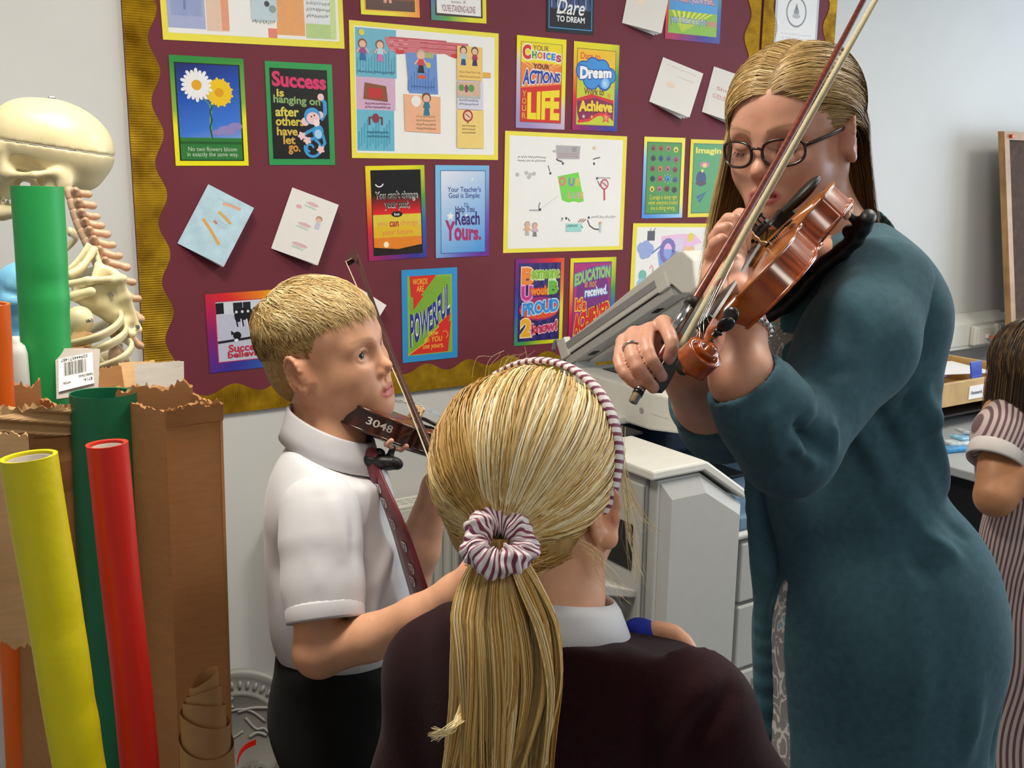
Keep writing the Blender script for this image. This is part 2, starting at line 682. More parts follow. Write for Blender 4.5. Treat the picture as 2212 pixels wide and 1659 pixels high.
# ------------------------------------------------------------------ hair strands
def strands(name, S, r0, r1, m, parent=None, rnd=None, ctr=None, curl=.35):
    """S (N,K,3) strand paths -> one mesh of thin tapered hairs lying on the head round ctr"""
    S = np.asarray(S, float)
    N, K, _ = S.shape
    T = np.gradient(S, axis=1)
    T /= np.linalg.norm(T, axis=2, keepdims=True) + 1e-9
    out = rng.normal(size=(N, 1, 3)) * np.ones((1, K, 1)) if ctr is None else S - np.asarray(ctr)
    out = out / (np.linalg.norm(out, axis=2, keepdims=True) + 1e-9) + rng.normal(size=(N, 1, 3)) * curl
    U = np.cross(T, out); U /= np.linalg.norm(U, axis=2, keepdims=True) + 1e-9
    t = np.linspace(0, 1, K)[None, :, None]
    if np.ndim(r0) == 0: r0 = np.full(N, r0)
    rad = r0[:, None, None] * (1 - t) + r1 * t
    V = np.stack([S - rad * U, S + rad * U], 2).reshape(-1, 3)
    a = ((np.arange(N)[:, None] * K + np.arange(K - 1)[None, :]) * 2).ravel()
    F = np.stack([a, a + 1, a + 3, a + 2], -1)
    if rnd is None: rnd = rng.random(N)
    fa = {'rnd': np.repeat(rnd, K * 2), 'along': np.tile(np.repeat(np.linspace(0, 1, K), 2), N)}
    me = arr_mesh(name, V, F, fattr=fa)
    o = obj(name, me, m)
    o['kind'] = 'stuff'
    if parent is not None: inv_parent(o, parent)
    return o


def hair_mat(name, stops, tipcol=None, rough=0.5):
    m, nt, b = new_mat(name)
    a = nt.nodes.new('ShaderNodeAttribute'); a.attribute_name = 'rnd'
    r = ramp(nt, [(p, lin(c)) for p, c in stops], a.outputs['Fac'])
    out = r.outputs[0]
    if tipcol:
        a2 = nt.nodes.new('ShaderNodeAttribute'); a2.attribute_name = 'along'
        mx = nt.nodes.new('ShaderNodeMix'); mx.data_type = 'RGBA'
        mr = nt.nodes.new('ShaderNodeMapRange')
        mr.inputs['From Min'].default_value = 0.3; mr.inputs['From Max'].default_value = 1.0; mr.inputs['To Max'].default_value = 0.7
        nt.links.new(a2.outputs['Fac'], mr.inputs['Value'])
        nt.links.new(mr.outputs[0], mx.inputs[0])
        nt.links.new(out, mx.inputs[6]); mx.inputs[7].default_value = (*lin(tipcol), 1)
        out = mx.outputs[2]
    nt.links.new(out, b.inputs['Base Color'])
    b.inputs['Roughness'].default_value = max(rough, .48)
    b.inputs['Specular IOR Level'].default_value = 0.35
    return m


def skin_mat(name):
    """colour comes from the 'Col' attribute (lips, brows, nails), with mottling and pores"""
    if name in MATS: return MATS[name]
    m, nt, b = new_mat(name)
    a = nt.nodes.new('ShaderNodeAttribute'); a.attribute_name = 'Col'
    n = noise_node(nt, 35, 4)
    r = ramp(nt, [(0.3, (0.9, 0.88, 0.87)), (0.7, (1.08, 1.05, 1.04))], n.outputs['Fac'])
    mx = nt.nodes.new('ShaderNodeMix'); mx.data_type = 'RGBA'; mx.blend_type = 'MULTIPLY'; mx.inputs[0].default_value = 1
    nt.links.new(a.outputs['Color'], mx.inputs[6]); nt.links.new(r.outputs[0], mx.inputs[7])
    nt.links.new(mx.outputs[2], b.inputs['Base Color'])
    b.inputs['Roughness'].default_value = 0.48
    b.inputs['Subsurface Weight'].default_value = 0.25
    b.inputs['Subsurface Radius'].default_value = (0.010, 0.004, 0.002)
    b.inputs['Subsurface Scale'].default_value = 0.8
    n2 = noise_node(nt, 420, 2)
    bp = nt.nodes.new('ShaderNodeBump'); bp.inputs['Strength'].default_value = 0.12; bp.inputs['Distance'].default_value = 0.001
    nt.links.new(n2.outputs['Fac'], bp.inputs['Height']); nt.links.new(bp.outputs[0], b.inputs['Normal'])
    MATS[name] = m
    return m


M_SKIN = skin_mat('skin')


# ------------------------------------------------------------------ a head (local: x = the person's right, y = forward, z = up)
def head_volume(vol, fr, child=0.0, eyes_open=1.0, neck=None, mouth_open=0.0):
    s = fr.s
    w = fr.w
    R = fr.R

    def E(c, r, k, op='+', rot=None):
        vol.ell(w(c), np.array(r) * s, R if rot is None else R @ rot, k * s, op)

    def C(a, b, ra, rb, k, op='+'):
        vol.cone(w(a), w(b), ra * s, rb * s, k * s, op)
    E((0, -.014, .034), (.074, .096, .080), .02)                      # skull
    E((0, .030, .020), (.064, .056, .066), .03)                       # forehead
    E((0, .026, -.042), (.056 + .005 * child, .060, .060), .035)      # face
    for sx in (-1, 1):
        C((sx * .056, -.006, -.045), (sx * .022, .060, -.092), .020 + .003 * child, .018, .03)   # jaw
        E((sx * .037, .050, -.038), (.026 + .004 * child, .026, .028 + .004 * child), .03)       # cheek
        C((sx * .044, .064, .013), (sx * .014, .077, .012), .009, .009, .02)      # brow
        E((sx * .033, .092, -.003), (.0195, .017, .0135), .014, '-')  # socket
        E((sx * .033, .0675, -.003), (.0168, .0156, .0152), .004)     # lids over the eyeball
    C((0, .068, -.094), (0, .070, -.097), .019, .018, .03)            # chin
    nb = .071 + .007 * (1 - child)
    C((0, nb, .010), (0, .090 + .003 * (1 - child), -.026), .0080, .0090, .014)   # nose bridge
    E((0, .0975 - .001 * child, -.034 + .002 * child), (.0104, .0122 - .002 * child, .0098 - .001 * child), .009)  # nose tip
    for sx in (-1, 1):
        E((sx * (.0102 + .0014 * child), .0875, -.0395), (.0074, .0105, .0078), .006)
        E((sx * .0062, .0955, -.0455), (.0036, .0055, .0035), .003, '-')
        C((sx * .018, .080, -.032), (sx * .028, .070, -.058), .0016, .0012, .010, '-')    # fold beside the nose
    E((0, .066, -.070), (.032, .022, .024), .02)                      # muzzle
    C((0, .088, -.050), (0, .0885, -.060), .0022, .0026, .006, '-')   # groove above the lip
    for sx in (-1, 1):
        C((sx * .002, .0885, -.0650), (sx * .010, .0875, -.0648), .0048, .0044, .005)
        C((sx * .010, .0875, -.0648), (sx * .0235, .0755, -.0695), .0052, .0026, .005)
        C((sx * .000, .0870, -.0770), (sx * .010, .0860, -.0766), .0057, .0051, .005)
        C((sx * .010, .0860, -.0766), (sx * .0225, .0755, -.0715), .0060, .0026, .005)
    for sx in (-1, 1):                                                # mouth line
        C((0, .0955, -.0708), (sx * .012, .0925, -.0706), .0020 + .0022 * mouth_open, .0018 + .001 * mouth_open, .002, '-')
        C((sx * .012, .0925, -.0706), (sx * .0245, .0805, -.0708), .0018 + .001 * mouth_open, .0016, .002, '-')
    for sx in (-1, 1):                                                # eye opening
        if eyes_open > 0:
            E((sx * .0335, .0830, -.0032), (.0140 + .001 * child, .0090, (.0062 + .0014 * child) * eyes_open), .0015, '-')
            E((sx * .033, .0660, -.003), (.0110, .0110, .0110), .001, '+')
            pts = [(sx * (.0335 + .0145 * math.cos(t)), .0800 - .0065 * max(0, math.cos(t)) - .001 * abs(math.cos(t)), -.0025 + (.0078 + .0014 * child) * eyes_open * math.sin(t)) for t in np.linspace(.15, 2.99, 8)]
            for p, q in zip(pts[:-1], pts[1:]): C(p, q, .0016, .0016, .002)
        else:
            C((sx * .020, .0805, -.0075), (sx * .033, .0832, -.0105), .0011, .0013, .002, '-')
            C((sx * .033, .0832, -.0105), (sx * .047, .0770, -.0080), .0013, .0011, .002, '-')
            C((sx * .020, .0800, .0035), (sx * .046, .0760, .0050), .0012, .0012, .004, '-')
    for sx in (-1, 1):                                                # ears
        a = .42
        rot = np.array([[math.cos(a * sx), math.sin(a * sx), 0], [-math.sin(a * sx), math.cos(a * sx), 0], [0, 0, 1.0]])
        tilt = np.array([[1, 0, 0], [0, .985, -.17], [0, .17, .985]])
        e = rot @ tilt
        c = np.array((sx * .080, -.014, -.010))

        def L(x, y, z): return c + e @ np.array((sx * x, y, z))
        E(c, (.0060, .0185, .0305), .006, '+', e)
        C(L(-.008, .010, .010), L(-.008, .012, -.016), .009, .008, .010)
        E(L(.0065, .003, .000), (.0060, .0100, .0190), .003, '-', e)  # shell hollow
        E(L(.0040, .005, -.004), (.0060, .0075, .0100), .003, '-', e)
        pts = [L(.0035, .0175 * math.cos(t) - .001, .0285 * math.sin(t)) for t in np.linspace(.15, 4.0, 11)]
        for p, q in zip(pts[:-1], pts[1:]): C(p, q, .0036, .0034, .002)   # outer rim
        pts = [L(.0032, .0098 * math.cos(t) - .0025, -.002 + .0185 * math.sin(t)) for t in np.linspace(1.4, 4.2, 7)]
        for p, q in zip(pts[:-1], pts[1:]): C(p, q, .0026, .0026, .002)   # inner fold
        E(L(.0015, .006, -.0265), (.0055, .0085, .0085), .005, '+', e)    # lobe
        E(L(.0030, .0125, -.0050), (.0036, .0045, .0065), .003, '+', e)   # tragus
    if neck:
        vol.chain([w((0, -.022, -.045))] + [np.asarray(p) for p in neck[0]], [.050 * s] + list(neck[1]), .03 * s)


def head_colors(fr, base, lips, brow=None, cheek=None):
    base, lips = np.array(lin(base)), np.array(lin(lips))
    cheek = np.array(lin(cheek)) if cheek else base

    def fn(V):
        L = fr.inv(V)
        C = np.tile(base, (len(V), 1))

        def mix(mask, col):
            nonlocal C
            C = C * (1 - mask[:, None]) + col * mask[:, None]
        for sx in (-1, 1):
            d = np.sqrt(((L - np.array((sx * .042, .055, -.038))) ** 2).sum(1))
            mix(np.exp(-(d / .02) ** 2) * .55, cheek)
        d = np.sqrt(((L - np.array((0, .1, -.038))) ** 2).sum(1)); mix(np.exp(-(d / .014) ** 2) * .4, cheek)
        dl = np.sqrt((L[:, 0] / .0245) ** 2 + ((L[:, 2] + .0710) / .0112) ** 2)
        mix(np.clip((1.12 - dl) / .25, 0, 1) * (L[:, 1] > .055), lips)
        if brow:
            b = np.array(lin(brow[0]))
            for sx in (-1, 1):
                x = np.clip(sx * L[:, 0], 0, .1)
                zz = .0165 + .006 * np.sin(np.clip((x - .012) / .04, 0, 1) * 2.2)
                m = np.clip(1 - np.abs(L[:, 2] - zz) / .0042, 0, 1) * (x > .012) * (x < .053) * (L[:, 1] > .03)
                mix(np.clip(m * brow[1], 0, 1), b)
        for sx in (-1, 1):
            d = np.sqrt(((L - np.array((sx * .081, -.012, -.010))) ** 2).sum(1)); mix(np.clip(1 - d / .04, 0, 1) * .35, cheek)
        return C
    return fn


def eyeballs(fr, parent, iris='#6a7f8c', look=(0, 0)):
    """two eyeballs with iris and pupil rings in the mesh's own colours"""
    for sx in (-1, 1):
        bm = bmesh.new()
        bmesh.ops.create_uvsphere(bm, u_segments=28, v_segments=20, radius=.0121 * fr.s)
        me = bpy.data.meshes.new('eye'); bm.to_mesh(me); bm.free()
        n = len(me.vertices)
        co = np.zeros(n * 3); me.vertices.foreach_get('co', co); co = co.reshape(-1, 3)
        g = np.array([look[0], 1.0, look[1]]); g /= np.linalg.norm(g)
        c = (co @ g) / (.0121 * fr.s)
        col = np.tile(np.array(lin('#e8e4e0')), (n, 1))
        col[c > .83] = lin(iris); col[c > .955] = (0.004, 0.004, 0.004)
        a = me.color_attributes.new('Col', 'FLOAT_COLOR', 'POINT')
        c4 = np.ones((n, 4), dtype=np.float32); c4[:, :3] = col
        a.data.foreach_set('color', c4.ravel())
        smooth(me)
        if 'eye surface' not in MATS:
            m, nt, b = new_mat('eye surface')
            at_ = nt.nodes.new('ShaderNodeAttribute'); at_.attribute_name = 'Col'
            nt.links.new(at_.outputs['Color'], b.inputs['Base Color'])
            b.inputs['Roughness'].default_value = 0.06
            MATS['eye surface'] = m
        o = obj('eye', me, MATS['eye surface'])
        M = Matrix([[*fr.R[i], fr.w((sx * .033, .0672, -.003))[i]] for i in range(3)] + [[0, 0, 0, 1]])
        o.matrix_world = M
        o.parent = parent; o.matrix_parent_inverse = parent.matrix_world.inverted()


def ang(v): return np.asarray(v, float) / np.linalg.norm(v)


def finger(vol, pts, r0, r1, k=.004):
    P = catmull(pts, 7)
    rr = np.linspace(r0, r1, 7)
    vol.chain(P, rr, k)
# ================================================================== POSTERS
M_PAPER = mat('white paper', '#f1efec', rough=0.55, var=0.02, scale=8, bump=0.05, bscale=90)
TXT = {}


def glyphs(s, bold=0.0, shear=0.0, space=1.0):
    key = (s, bold, shear, space)
    if key not in TXT:
        cu = bpy.data.curves.new('lettering_tmp', 'FONT')
        cu.body = s; cu.size = 1.0; cu.offset = bold; cu.shear = shear; cu.space_character = space
        cu.resolution_u = 3; cu.fill_mode = 'FRONT'
        cu.align_x = 'CENTER'
        cu.space_line = 0.85
        o = bpy.data.objects.new('lettering_tmp', cu)
        COL.objects.link(o)
        me = bpy.data.meshes.new_from_object(o)
        V = np.array([v.co[:2] for v in me.vertices]) if len(me.vertices) else np.zeros((0, 2))
        F = [tuple(p.vertices) for p in me.polygons]
        bpy.data.objects.remove(o); bpy.data.meshes.remove(me)
        if len(V):
            lo, hi = V.min(0), V.max(0)
            V = (V - lo) / np.maximum(hi - lo, 1e-6)
        TXT[key] = (V, F)
    return TXT[key]


class Art:
    """flat print in sheet coordinates: u to the right 0..w, v up 0..h (metres)"""

    def __init__(self, w, h, z0=0.0006):
        self.w, self.h, self.z = w, h, z0
        self.V, self.F, self.M, self.mats = [], [], [], []

    def add(self, V, F, m, z=None):
        if not isinstance(m, bpy.types.Material):
            m = flat(m)
        if m not in self.mats:
            self.mats.append(m)
        mi = self.mats.index(m)
        b = len(self.V)
        self.z += 0.00002
        for p in V:
            self.V.append(((p[0] - 0.5) * self.w, (p[1] - 0.5) * self.h, self.z))
        for f in F:
            self.F.append(tuple(b + i for i in f)); self.M.append(mi)

    def poly(self, pts, m):
        self.add(pts, [tuple(range(len(pts)))], m)

    def rect(self, x0, y0, x1, y1, m):
        self.poly([(x0, y0), (x1, y0), (x1, y1), (x0, y1)], m)

    def frame(self, x0, y0, x1, y1, t, m):
        ax = t * self.h / self.w
        self.rect(x0, y0, x1, y0 + t, m); self.rect(x0, y1 - t, x1, y1, m)
        self.rect(x0, y0, x0 + ax, y1, m); self.rect(x1 - ax, y0, x1, y1, m)

    def disc(self, x, y, r, m, ry=None, n=20, a0=0.0):
        ry = ry if ry else r * self.w / self.h
        self.poly([(x + r * math.cos(2 * math.pi * i / n + a0), y + ry * math.sin(2 * math.pi * i / n + a0)) for i in range(n)], m)

    def star(self, x, y, r, m, n=5, inner=0.45, rot=0.3):
        k = self.w / self.h
        P = []
        for i in range(2 * n):
            q = r if i % 2 == 0 else r * inner
            a = rot + math.pi * i / n
            P.append((x + q * math.cos(a), y + q * k * math.sin(a)))
        b = [(x, y)] + P
        self.add(b, [(0, 1 + i, 1 + (i + 1) % (2 * n)) for i in range(2 * n)], m)

    def line(self, pts, wd, m):
        """stroke of width wd (fraction of the sheet width)"""
        k = self.w / self.h
        P = np.array([(p[0], p[1] / k) for p in pts], float)
        V, F = [], []
        for i in range(len(P)):
            t = P[min(i + 1, len(P) - 1)] - P[max(i - 1, 0)]
            t /= np.linalg.norm(t) + 1e-9
            nrm = np.array([-t[1], t[0]]) * wd / 2
            for s in (1, -1):
                q = P[i] + nrm * s
                V.append((q[0], q[1] * k))
        for i in range(len(P) - 1):
            F.append((2 * i, 2 * i + 1, 2 * i + 3, 2 * i + 2))
        self.add(V, F, m)

    def arc(self, x, y, r, a0, a1, wd, m, n=14, ry=None):
        ry = ry if ry else r * self.w / self.h
        self.line([(x + r * math.cos(a0 + (a1 - a0) * i / n), y + ry * math.sin(a0 + (a1 - a0) * i / n)) for i in range(n + 1)], wd, m)

    def text(self, s, x0, y0, x1, y1, m, bold=0.0, shear=0.0, warp=None, outline=None, space=1.0, ol=0.05):
        """glyph box fitted to x0..x1,y0..y1; warp maps unit (a,b)->(a,b); outline: colour of a fatter copy below"""
        for mm, bd in (([(outline, bold + ol)] if outline else []) + [(m, bold)]):
            V, F = glyphs(s, bd, shear, space)
            if not len(V):
                continue
            e = 0.0 if mm is m else 0.015
            W = []
            for a, b in V:
                if warp: a, b = warp(a, b)
                W.append((x0 - e + (x1 - x0 + 2 * e) * a, y0 - e + (y1 - y0 + 2 * e) * b))
            self.add(W, F, mm)

    def scrawl(self, x0, y0, x1, y1, m, rows=2, wd=0.004, seed=0):
        """unreadable handwriting: wavy pencil lines"""
        r = random.Random(seed)
        for k in range(rows):
            yy = y1 - (k + 0.5) * (y1 - y0) / rows
            hh = (y1 - y0) / rows * 0.32
            n = 26
            x = x0
            pts = []
            for i in range(n):
                x = x0 + (x1 - x0) * i / (n - 1)
                pts.append((x, yy + hh * (1 if i % 2 else -1) * r.uniform(0.2, 1)))
                if r.random() < 0.16 and len(pts) > 2:
                    self.line(pts, wd, m); pts = []
            if len(pts) > 2:
                self.line(pts, wd, m)

    def build(self, name, parent):
        me = bpy.data.meshes.new(name)
        me.from_pydata(self.V, [], self.F)
        for m in self.mats: me.materials.append(m)
        me.polygons.foreach_set('material_index', self.M)
        me.update()
        o = obj(name, me, None, parent)
        return o


def rainbow(name, stops, angle=0.0, kind='RADIAL'):
    """border colours running round (RADIAL) or across (LINEAR) the sheet"""
    if name in MATS: return MATS[name]
    m, nt, b = new_mat(name)
    tc = nt.nodes.new('ShaderNodeTexCoord')
    mp = nt.nodes.new('ShaderNodeMapping')
    mp.inputs['Rotation'].default_value = (0, 0, angle)
    nt.links.new(tc.outputs['Object'], mp.inputs[0])
    if kind == 'RADIAL':
        g = nt.nodes.new('ShaderNodeTexGradient'); g.gradient_type = 'RADIAL'
        nt.links.new(mp.outputs[0], g.inputs[0]); src = g.outputs['Fac']
    else:
        sx = nt.nodes.new('ShaderNodeSeparateXYZ'); nt.links.new(mp.outputs[0], sx.inputs[0])
        mr = nt.nodes.new('ShaderNodeMapRange')
        mr.inputs['From Min'].default_value = -0.13; mr.inputs['From Max'].default_value = 0.13
        nt.links.new(sx.outputs['X'], mr.inputs['Value']); src = mr.outputs[0]
    r = ramp(nt, [(p, lin(c)) for p, c in stops], src)
    nt.links.new(r.outputs[0], b.inputs['Base Color'])
    b.inputs['Roughness'].default_value = 0.3
    MATS[name] = m
    return m


RB = [(0.0, '#8c1f6e'), (0.12, '#3a2f98'), (0.26, '#2b62b8'), (0.38, '#4aa03c'), (0.5, '#e6df1c'), (0.64, '#f0e020'), (0.76, '#f28a1c'), (0.88, '#e02828'), (1.0, '#8c1f6e')]
R_A = rainbow('rainbow print a', RB, 0.0)
R_B = rainbow('rainbow print b', RB, 2.4)
R_C = rainbow('rainbow print c', RB, -1.2)
R_D = rainbow('rainbow print d', RB, 1.2)
R_BLUE = rainbow('blue print fade', [(0, '#7ec0ea'), (0.5, '#7fb4e2'), (0.8, '#6a5fc0'), (1, '#6a2f9c')], 0.7, 'LINEAR')
R_SKY = rainbow('pale sky print', [(0, '#e2e6f4'), (0.4, '#a9c9ee'), (1, '#4f9be0')], 1.0, 'LINEAR')
R_GRN = rainbow('green yellow print fade', [(0, '#2f8f3e'), (0.45, '#8fb63a'), (0.6, '#efe81c'), (1, '#f2ea12')], 1.45, 'LINEAR')
R_LIL = rainbow('lilac yellow print fade', [(0, '#a694c8'), (0.45, '#d8c6d8'), (0.6, '#f4ea20'), (1, '#f4ea20')], -0.9, 'LINEAR')
R_YB = rainbow('yellow blue print fade', [(0, '#4a8fe0'), (0.4, '#8fc8f0'), (0.55, '#f2ea40'), (1, '#f0e62a')], -0.7, 'LINEAR')
R_SUN = rainbow('sunset print', [(0, '#f08a18'), (0.45, '#e8c018'), (1, '#e8d048')], 1.57, 'LINEAR')
R_NIGHT = rainbow('night red print', [(0, '#050505'), (0.3, '#0c0808'), (0.42, '#a81818'), (0.5, '#e02020'), (1, '#e02020')], 1.57, 'LINEAR')
R_BLUESKY = rainbow('deep blue sky print', [(0, '#182a70'), (0.3, '#1f50b8'), (0.65, '#3a78d8'), (1, '#9fb4e0')], 1.3, 'LINEAR')
M_YCARD = mat('yellow mounting card', '#f0e24a', rough=0.6, var=0.03)

PSEQ = [0]


def sheet(name, corners, label, paper=M_PAPER, th=0.0008, cat='poster', group='posters on the maroon board', size=None, lift=0.0):
    """a sheet pinned to the board; corners (tl,tr,br,bl) in photo pixels, found on the wall plane"""
    W = [atY(*c, BY - 0.012) for c in corners]
    c = sum(W) / 4
    w = (np.linalg.norm(W[1] - W[0]) + np.linalg.norm(W[2] - W[3])) / 2
    h = (np.linalg.norm(W[3] - W[0]) + np.linalg.norm(W[2] - W[1])) / 2
    d = (W[1] - W[0]) + (W[2] - W[3])
    a = math.atan2(d[2], d[0])
    if size: w, h = size
    o = box(name, (0, 0, 0), (w, h, th), paper)
    R3 = Matrix(((math.cos(a), -math.sin(a), 0), (0, 0, -1), (math.sin(a), math.cos(a), 0)))
    M = Matrix.Translation((c[0], BY - 0.0115 - lift, c[2])) @ R3.to_4x4()
    o.matrix_world = M
    tag(o, label, cat, group)
    return o, Art(w, h)


def person_doodle(A, x, y, s, shirt, legs, hair='#5a4030'):
    A.disc(x, y + s * 0.36, s * 0.16, hair); A.disc(x, y + s * 0.33, s * 0.12, '#e8b8a0')
    A.poly([(x - s * .13, y - s * .05), (x + s * .13, y - s * .05), (x + s * .09, y + s * .2), (x - s * .09, y + s * .2)], shirt)
    A.poly([(x - s * .12, y - s * .35), (x + s * .12, y - s * .35), (x + s * .08, y - s * .05), (x - s * .08, y - s * .05)], legs)
    A.line([(x - s * .1, y + s * .17), (x - s * .22, y - s * .02)], s * .05, '#e8b8a0')
    A.line([(x + s * .1, y + s * .17), (x + s * .22, y - s * .02)], s * .05, '#e8b8a0')


PEN = '#4a4a52'
# --- daisies
o, A = sheet('poster', [(365, 118), (525, 127), (538, 358), (379, 358)], 'poster of a white daisy and a yellow flower twined on one stem', paper=R_GRN)
A.rect(0.06, 0.045, 0.94, 0.94, '#0d2410'); A.rect(0.08, 0.055, 0.92, 0.93, R_BLUESKY)
A.rect(0.08, 0.055, 0.92, 0.26, '#2c7a34'); A.rect(0.08, 0.2, 0.92, 0.225, '#1d5a24')
for x, y, r in ((.72, .33, .13), (.84, .37, .10), (.60, .31, .08)): A.disc(x, y, r, '#8f86c4', ry=r * .35)
A.line([(.5, .56), (.52, .5), (.49, .42), (.51, .36), (.5, .25)], .022, '#5a9a70')
A.line([(.54, .56), (.5, .5), (.525, .42), (.49, .36), (.515, .25)], .016, '#183a20')
A.line([(.42, .62), (.52, .55)], .014, '#5a9a70'); A.line([(.62, .56), (.53, .55)], .014, '#3f7a4a')
for x, y, r, c, cc, n in ((.64, .68, .2, '#f2c714', '#e0a010', 26), (.34, .74, .225, '#f0eff2', '#e8a81c', 20)):
    for i in range(n):
        a = 2 * math.pi * i / n
        ca, sa = math.cos(a), math.sin(a); k = A.w / A.h
        f = 1 if i % 2 else 0.9
        A.poly([(x + q * ca * r * f - p * sa * r, y + (q * sa * r * f + p * ca * r) * k) for q, p in ((.15, -.06), (.6, -.12), (.92, -.09), (1, 0), (.92, .09), (.6, .12), (.15, .06))], c)
    A.disc(x, y, r * .3, cc)
A.text('No two flowers bloom\nin exactly the same way.', .16, .075, .86, .175, '#cfe0c8')
A.build('print', o)
# --- Success is hanging on
o, A = sheet('poster', [(572, 131), (718, 140), (723, 356), (582, 357)], 'black poster with blue monkey reading Success is hanging on', paper=flat('#2c9a52'))
A.rect(.06, .06, .92, .94, '#0a0a0a')
A.text('Success', .09, .755, .9, .905, '#d8336a', bold=.04, warp=lambda a, b: (a, b * (1 - .25 * a * 0) - .22 * a * .0 + (.1 - .22 * a) * .6))
A.text('is', .15, .665, .26, .74, '#d8c850', bold=.03)
A.text('hanging on', .1, .575, .80, .675, '#8fb06a', bold=.025, warp=lambda a, b: (a, b - .18 * a + .1))
A.text('after', .12, .475, .47, .57, '#d8cf58', bold=.03)
A.text('others', .12, .385, .54, .475, '#d8c44c', bold=.03)
A.text('have', .13, .29, .44, .375, '#d8b848', bold=.03)
A.text('let', .22, .205, .4, .29, '#d8a844', bold=.03)
A.text('go.', .29, .105, .47, .195, '#d89838', bold=.03)
BLU, PNK = '#3f9ad8', '#f0c8c8'
A.line([(.8, .45), (.87, .52), (.87, .62), (.82, .66)], .06, BLU); A.disc(.81, .675, .05, PNK)
A.arc(.66, .17, .12, math.pi * .9, math.pi * 2.4, .04, BLU); A.arc(.62, .17, .05, 0, math.pi * 1.5, .03, BLU)
A.line([(.72, .37), (.6, .33), (.53, .3)], .045, BLU); A.line([(.82, .3), (.85, .22), (.8, .17)], .045, BLU); A.line([(.7, .27), (.6, .25)], .045, BLU)
for x, y in ((.5, .29), (.58, .245), (.78, .155)):
    A.disc(x, y, .045, PNK)
    for a in range(5): A.disc(x + .045 * math.cos(a * 1.25 + 2), y + .03 * math.sin(a * 1.25 + 2), .018, PNK)
A.disc(.75, .33, .085, BLU, ry=.075); A.disc(.75, .31, .055, '#a8d4ee', ry=.045)
A.disc(.79, .5, .05, PNK); A.disc(.56, .43, .06, PNK); A.disc(.67, .485, .125, BLU, ry=.085); A.disc(.68, .465, .1, PNK, ry=.06); A.disc(.73, .42, .05, '#f6dcdc', ry=.035)
A.disc(.655, .48, .012, '#202020'); A.disc(.7, .495, .012, '#202020')
A.build('print', o)
# --- top-left children's picture
o, A = sheet('poster', [(336, -190), (736, -152), (742, 109), (347, 81)], 'children\'s drawing on yellow card at top left of the board', paper=M_YCARD)
A.rect(.03, .06, .97, .97, M_PAPER)
A.rect(.03, .10, .225, .97, '#aab2d8'); A.rect(.05, .2, .21, .9, '#98a4d0'); A.line([(.12, .8), (.125, .4), (.12, .25)], .012, '#7884b4')
A.rect(.23, .09, .345, .97, '#e8c8b4'); A.rect(.31, .1, .35, .97, '#e8a080')
A.rect(.61, .09, .77, .97, '#eaa468'); A.rect(.56, .06, .61, .14, '#e88878')
A.rect(.775, .075, .95, .2, '#b8d08a'); A.rect(.775, .2, .93, .97, '#dfe2e6'); A.rect(.92, .08, .955, .97, '#c8dc98')
A.disc(.85, .66, .05, '#e0606a', ry=.04); A.scrawl(.785, .24, .92, .4, PEN, 3, .004, 3)
A.rect(.47, .2, .615, .45, '#c2d4de'); A.scrawl(.475, .16, .61, .22, PEN, 1, .004, 4); A.disc(.56, .34, .015, PEN); A.disc(.59, .3, .02, '#8aa0a0')
A.poly([(.535, .58), (.6, .56), (.6, .44), (.54, .45)], '#d84038'); A.arc(.47, .62, .05, 3.3, 6.1, .004, PEN)
A.build('print', o)
# --- big rules picture
o, A = sheet('poster', [(753, 42), (1075, 73), (1078, 345), (761, 342)], 'large hand-painted sheet of class rules on yellow card', paper=M_YCARD)
A.rect(.03, .04, .97, .965, M_PAPER)
A.rect(.035, .60, .295, .955, '#6cb4cc'); A.rect(.035, .36, .285, .60, '#d4aecb'); A.rect(.035, .055, .275, .36, '#6cb8d0')
for k in range(14): A.line([(.045 + .018 * k, .62 + .02 * (k % 3)), (.048 + .018 * k, .74 + .02 * (k % 4))], .008, '#4a9ab8')
for k in range(12): A.line([(.045 + .018 * k, .07 + .02 * (k % 3)), (.048 + .018 * k, .2 + .03 * (k % 4))], .009, '#4aa4c2')
A.poly([(.22, .9), (.78, .9), (.79, .84), (.74, .8), (.66, .79), (.62, .81), (.5, .8), (.36, .79), (.3, .78), (.24, .83)], '#d4707c')
for k in range(16): A.line([(.25 + .03 * (k % 5), .81 + .006 * k), (.45 + .06 * (k % 6), .812 + .006 * k)], .01, '#c2505c' if k % 2 else '#dc8c94')
A.disc(.32, .8, .03, '#d03038', ry=.015); A.disc(.7, .8, .04, '#d03038', ry=.018)
person_doodle(A, .08, .78, .17, '#a04488', '#2a68a8', '#8a4a3c'); person_doodle(A, .19, .78, .17, '#b8d4e4', '#d070b0', '#8a5a48'); A.disc(.075, .92, .018, '#e0d040')
A.poly([(.08, .44), (.235, .425), (.225, .54), (.09, .56)], '#8a5030'); A.poly([(.105, .45), (.2, .445), (.2, .52), (.11, .525)], '#c02a2c')
A.rect(.11, .3, .2, .31, '#7a2838'); A.rect(.11, .25, .12, .31, '#7a2838'); A.rect(.19, .25, .2, .31, '#7a2838'); A.disc(.155, .3, .022, '#8a3444', ry=.035)
A.scrawl(.09, .37, .25, .42, '#8a5878', 2, .005, 5); A.scrawl(.1, .15, .24, .21, '#33708c', 2, .005, 6); A.scrawl(.05, .62, .28, .66, '#2f6f8e', 1, .005, 7)
A.poly([(.355, .80), (.56, .80), (.57, .50), (.375, .50)], '#6a90d0')
for k in range(10): A.line([(.37 + .019 * k, .52), (.372 + .019 * k, .6 + .03 * (k % 4))], .008, '#4f78c0')
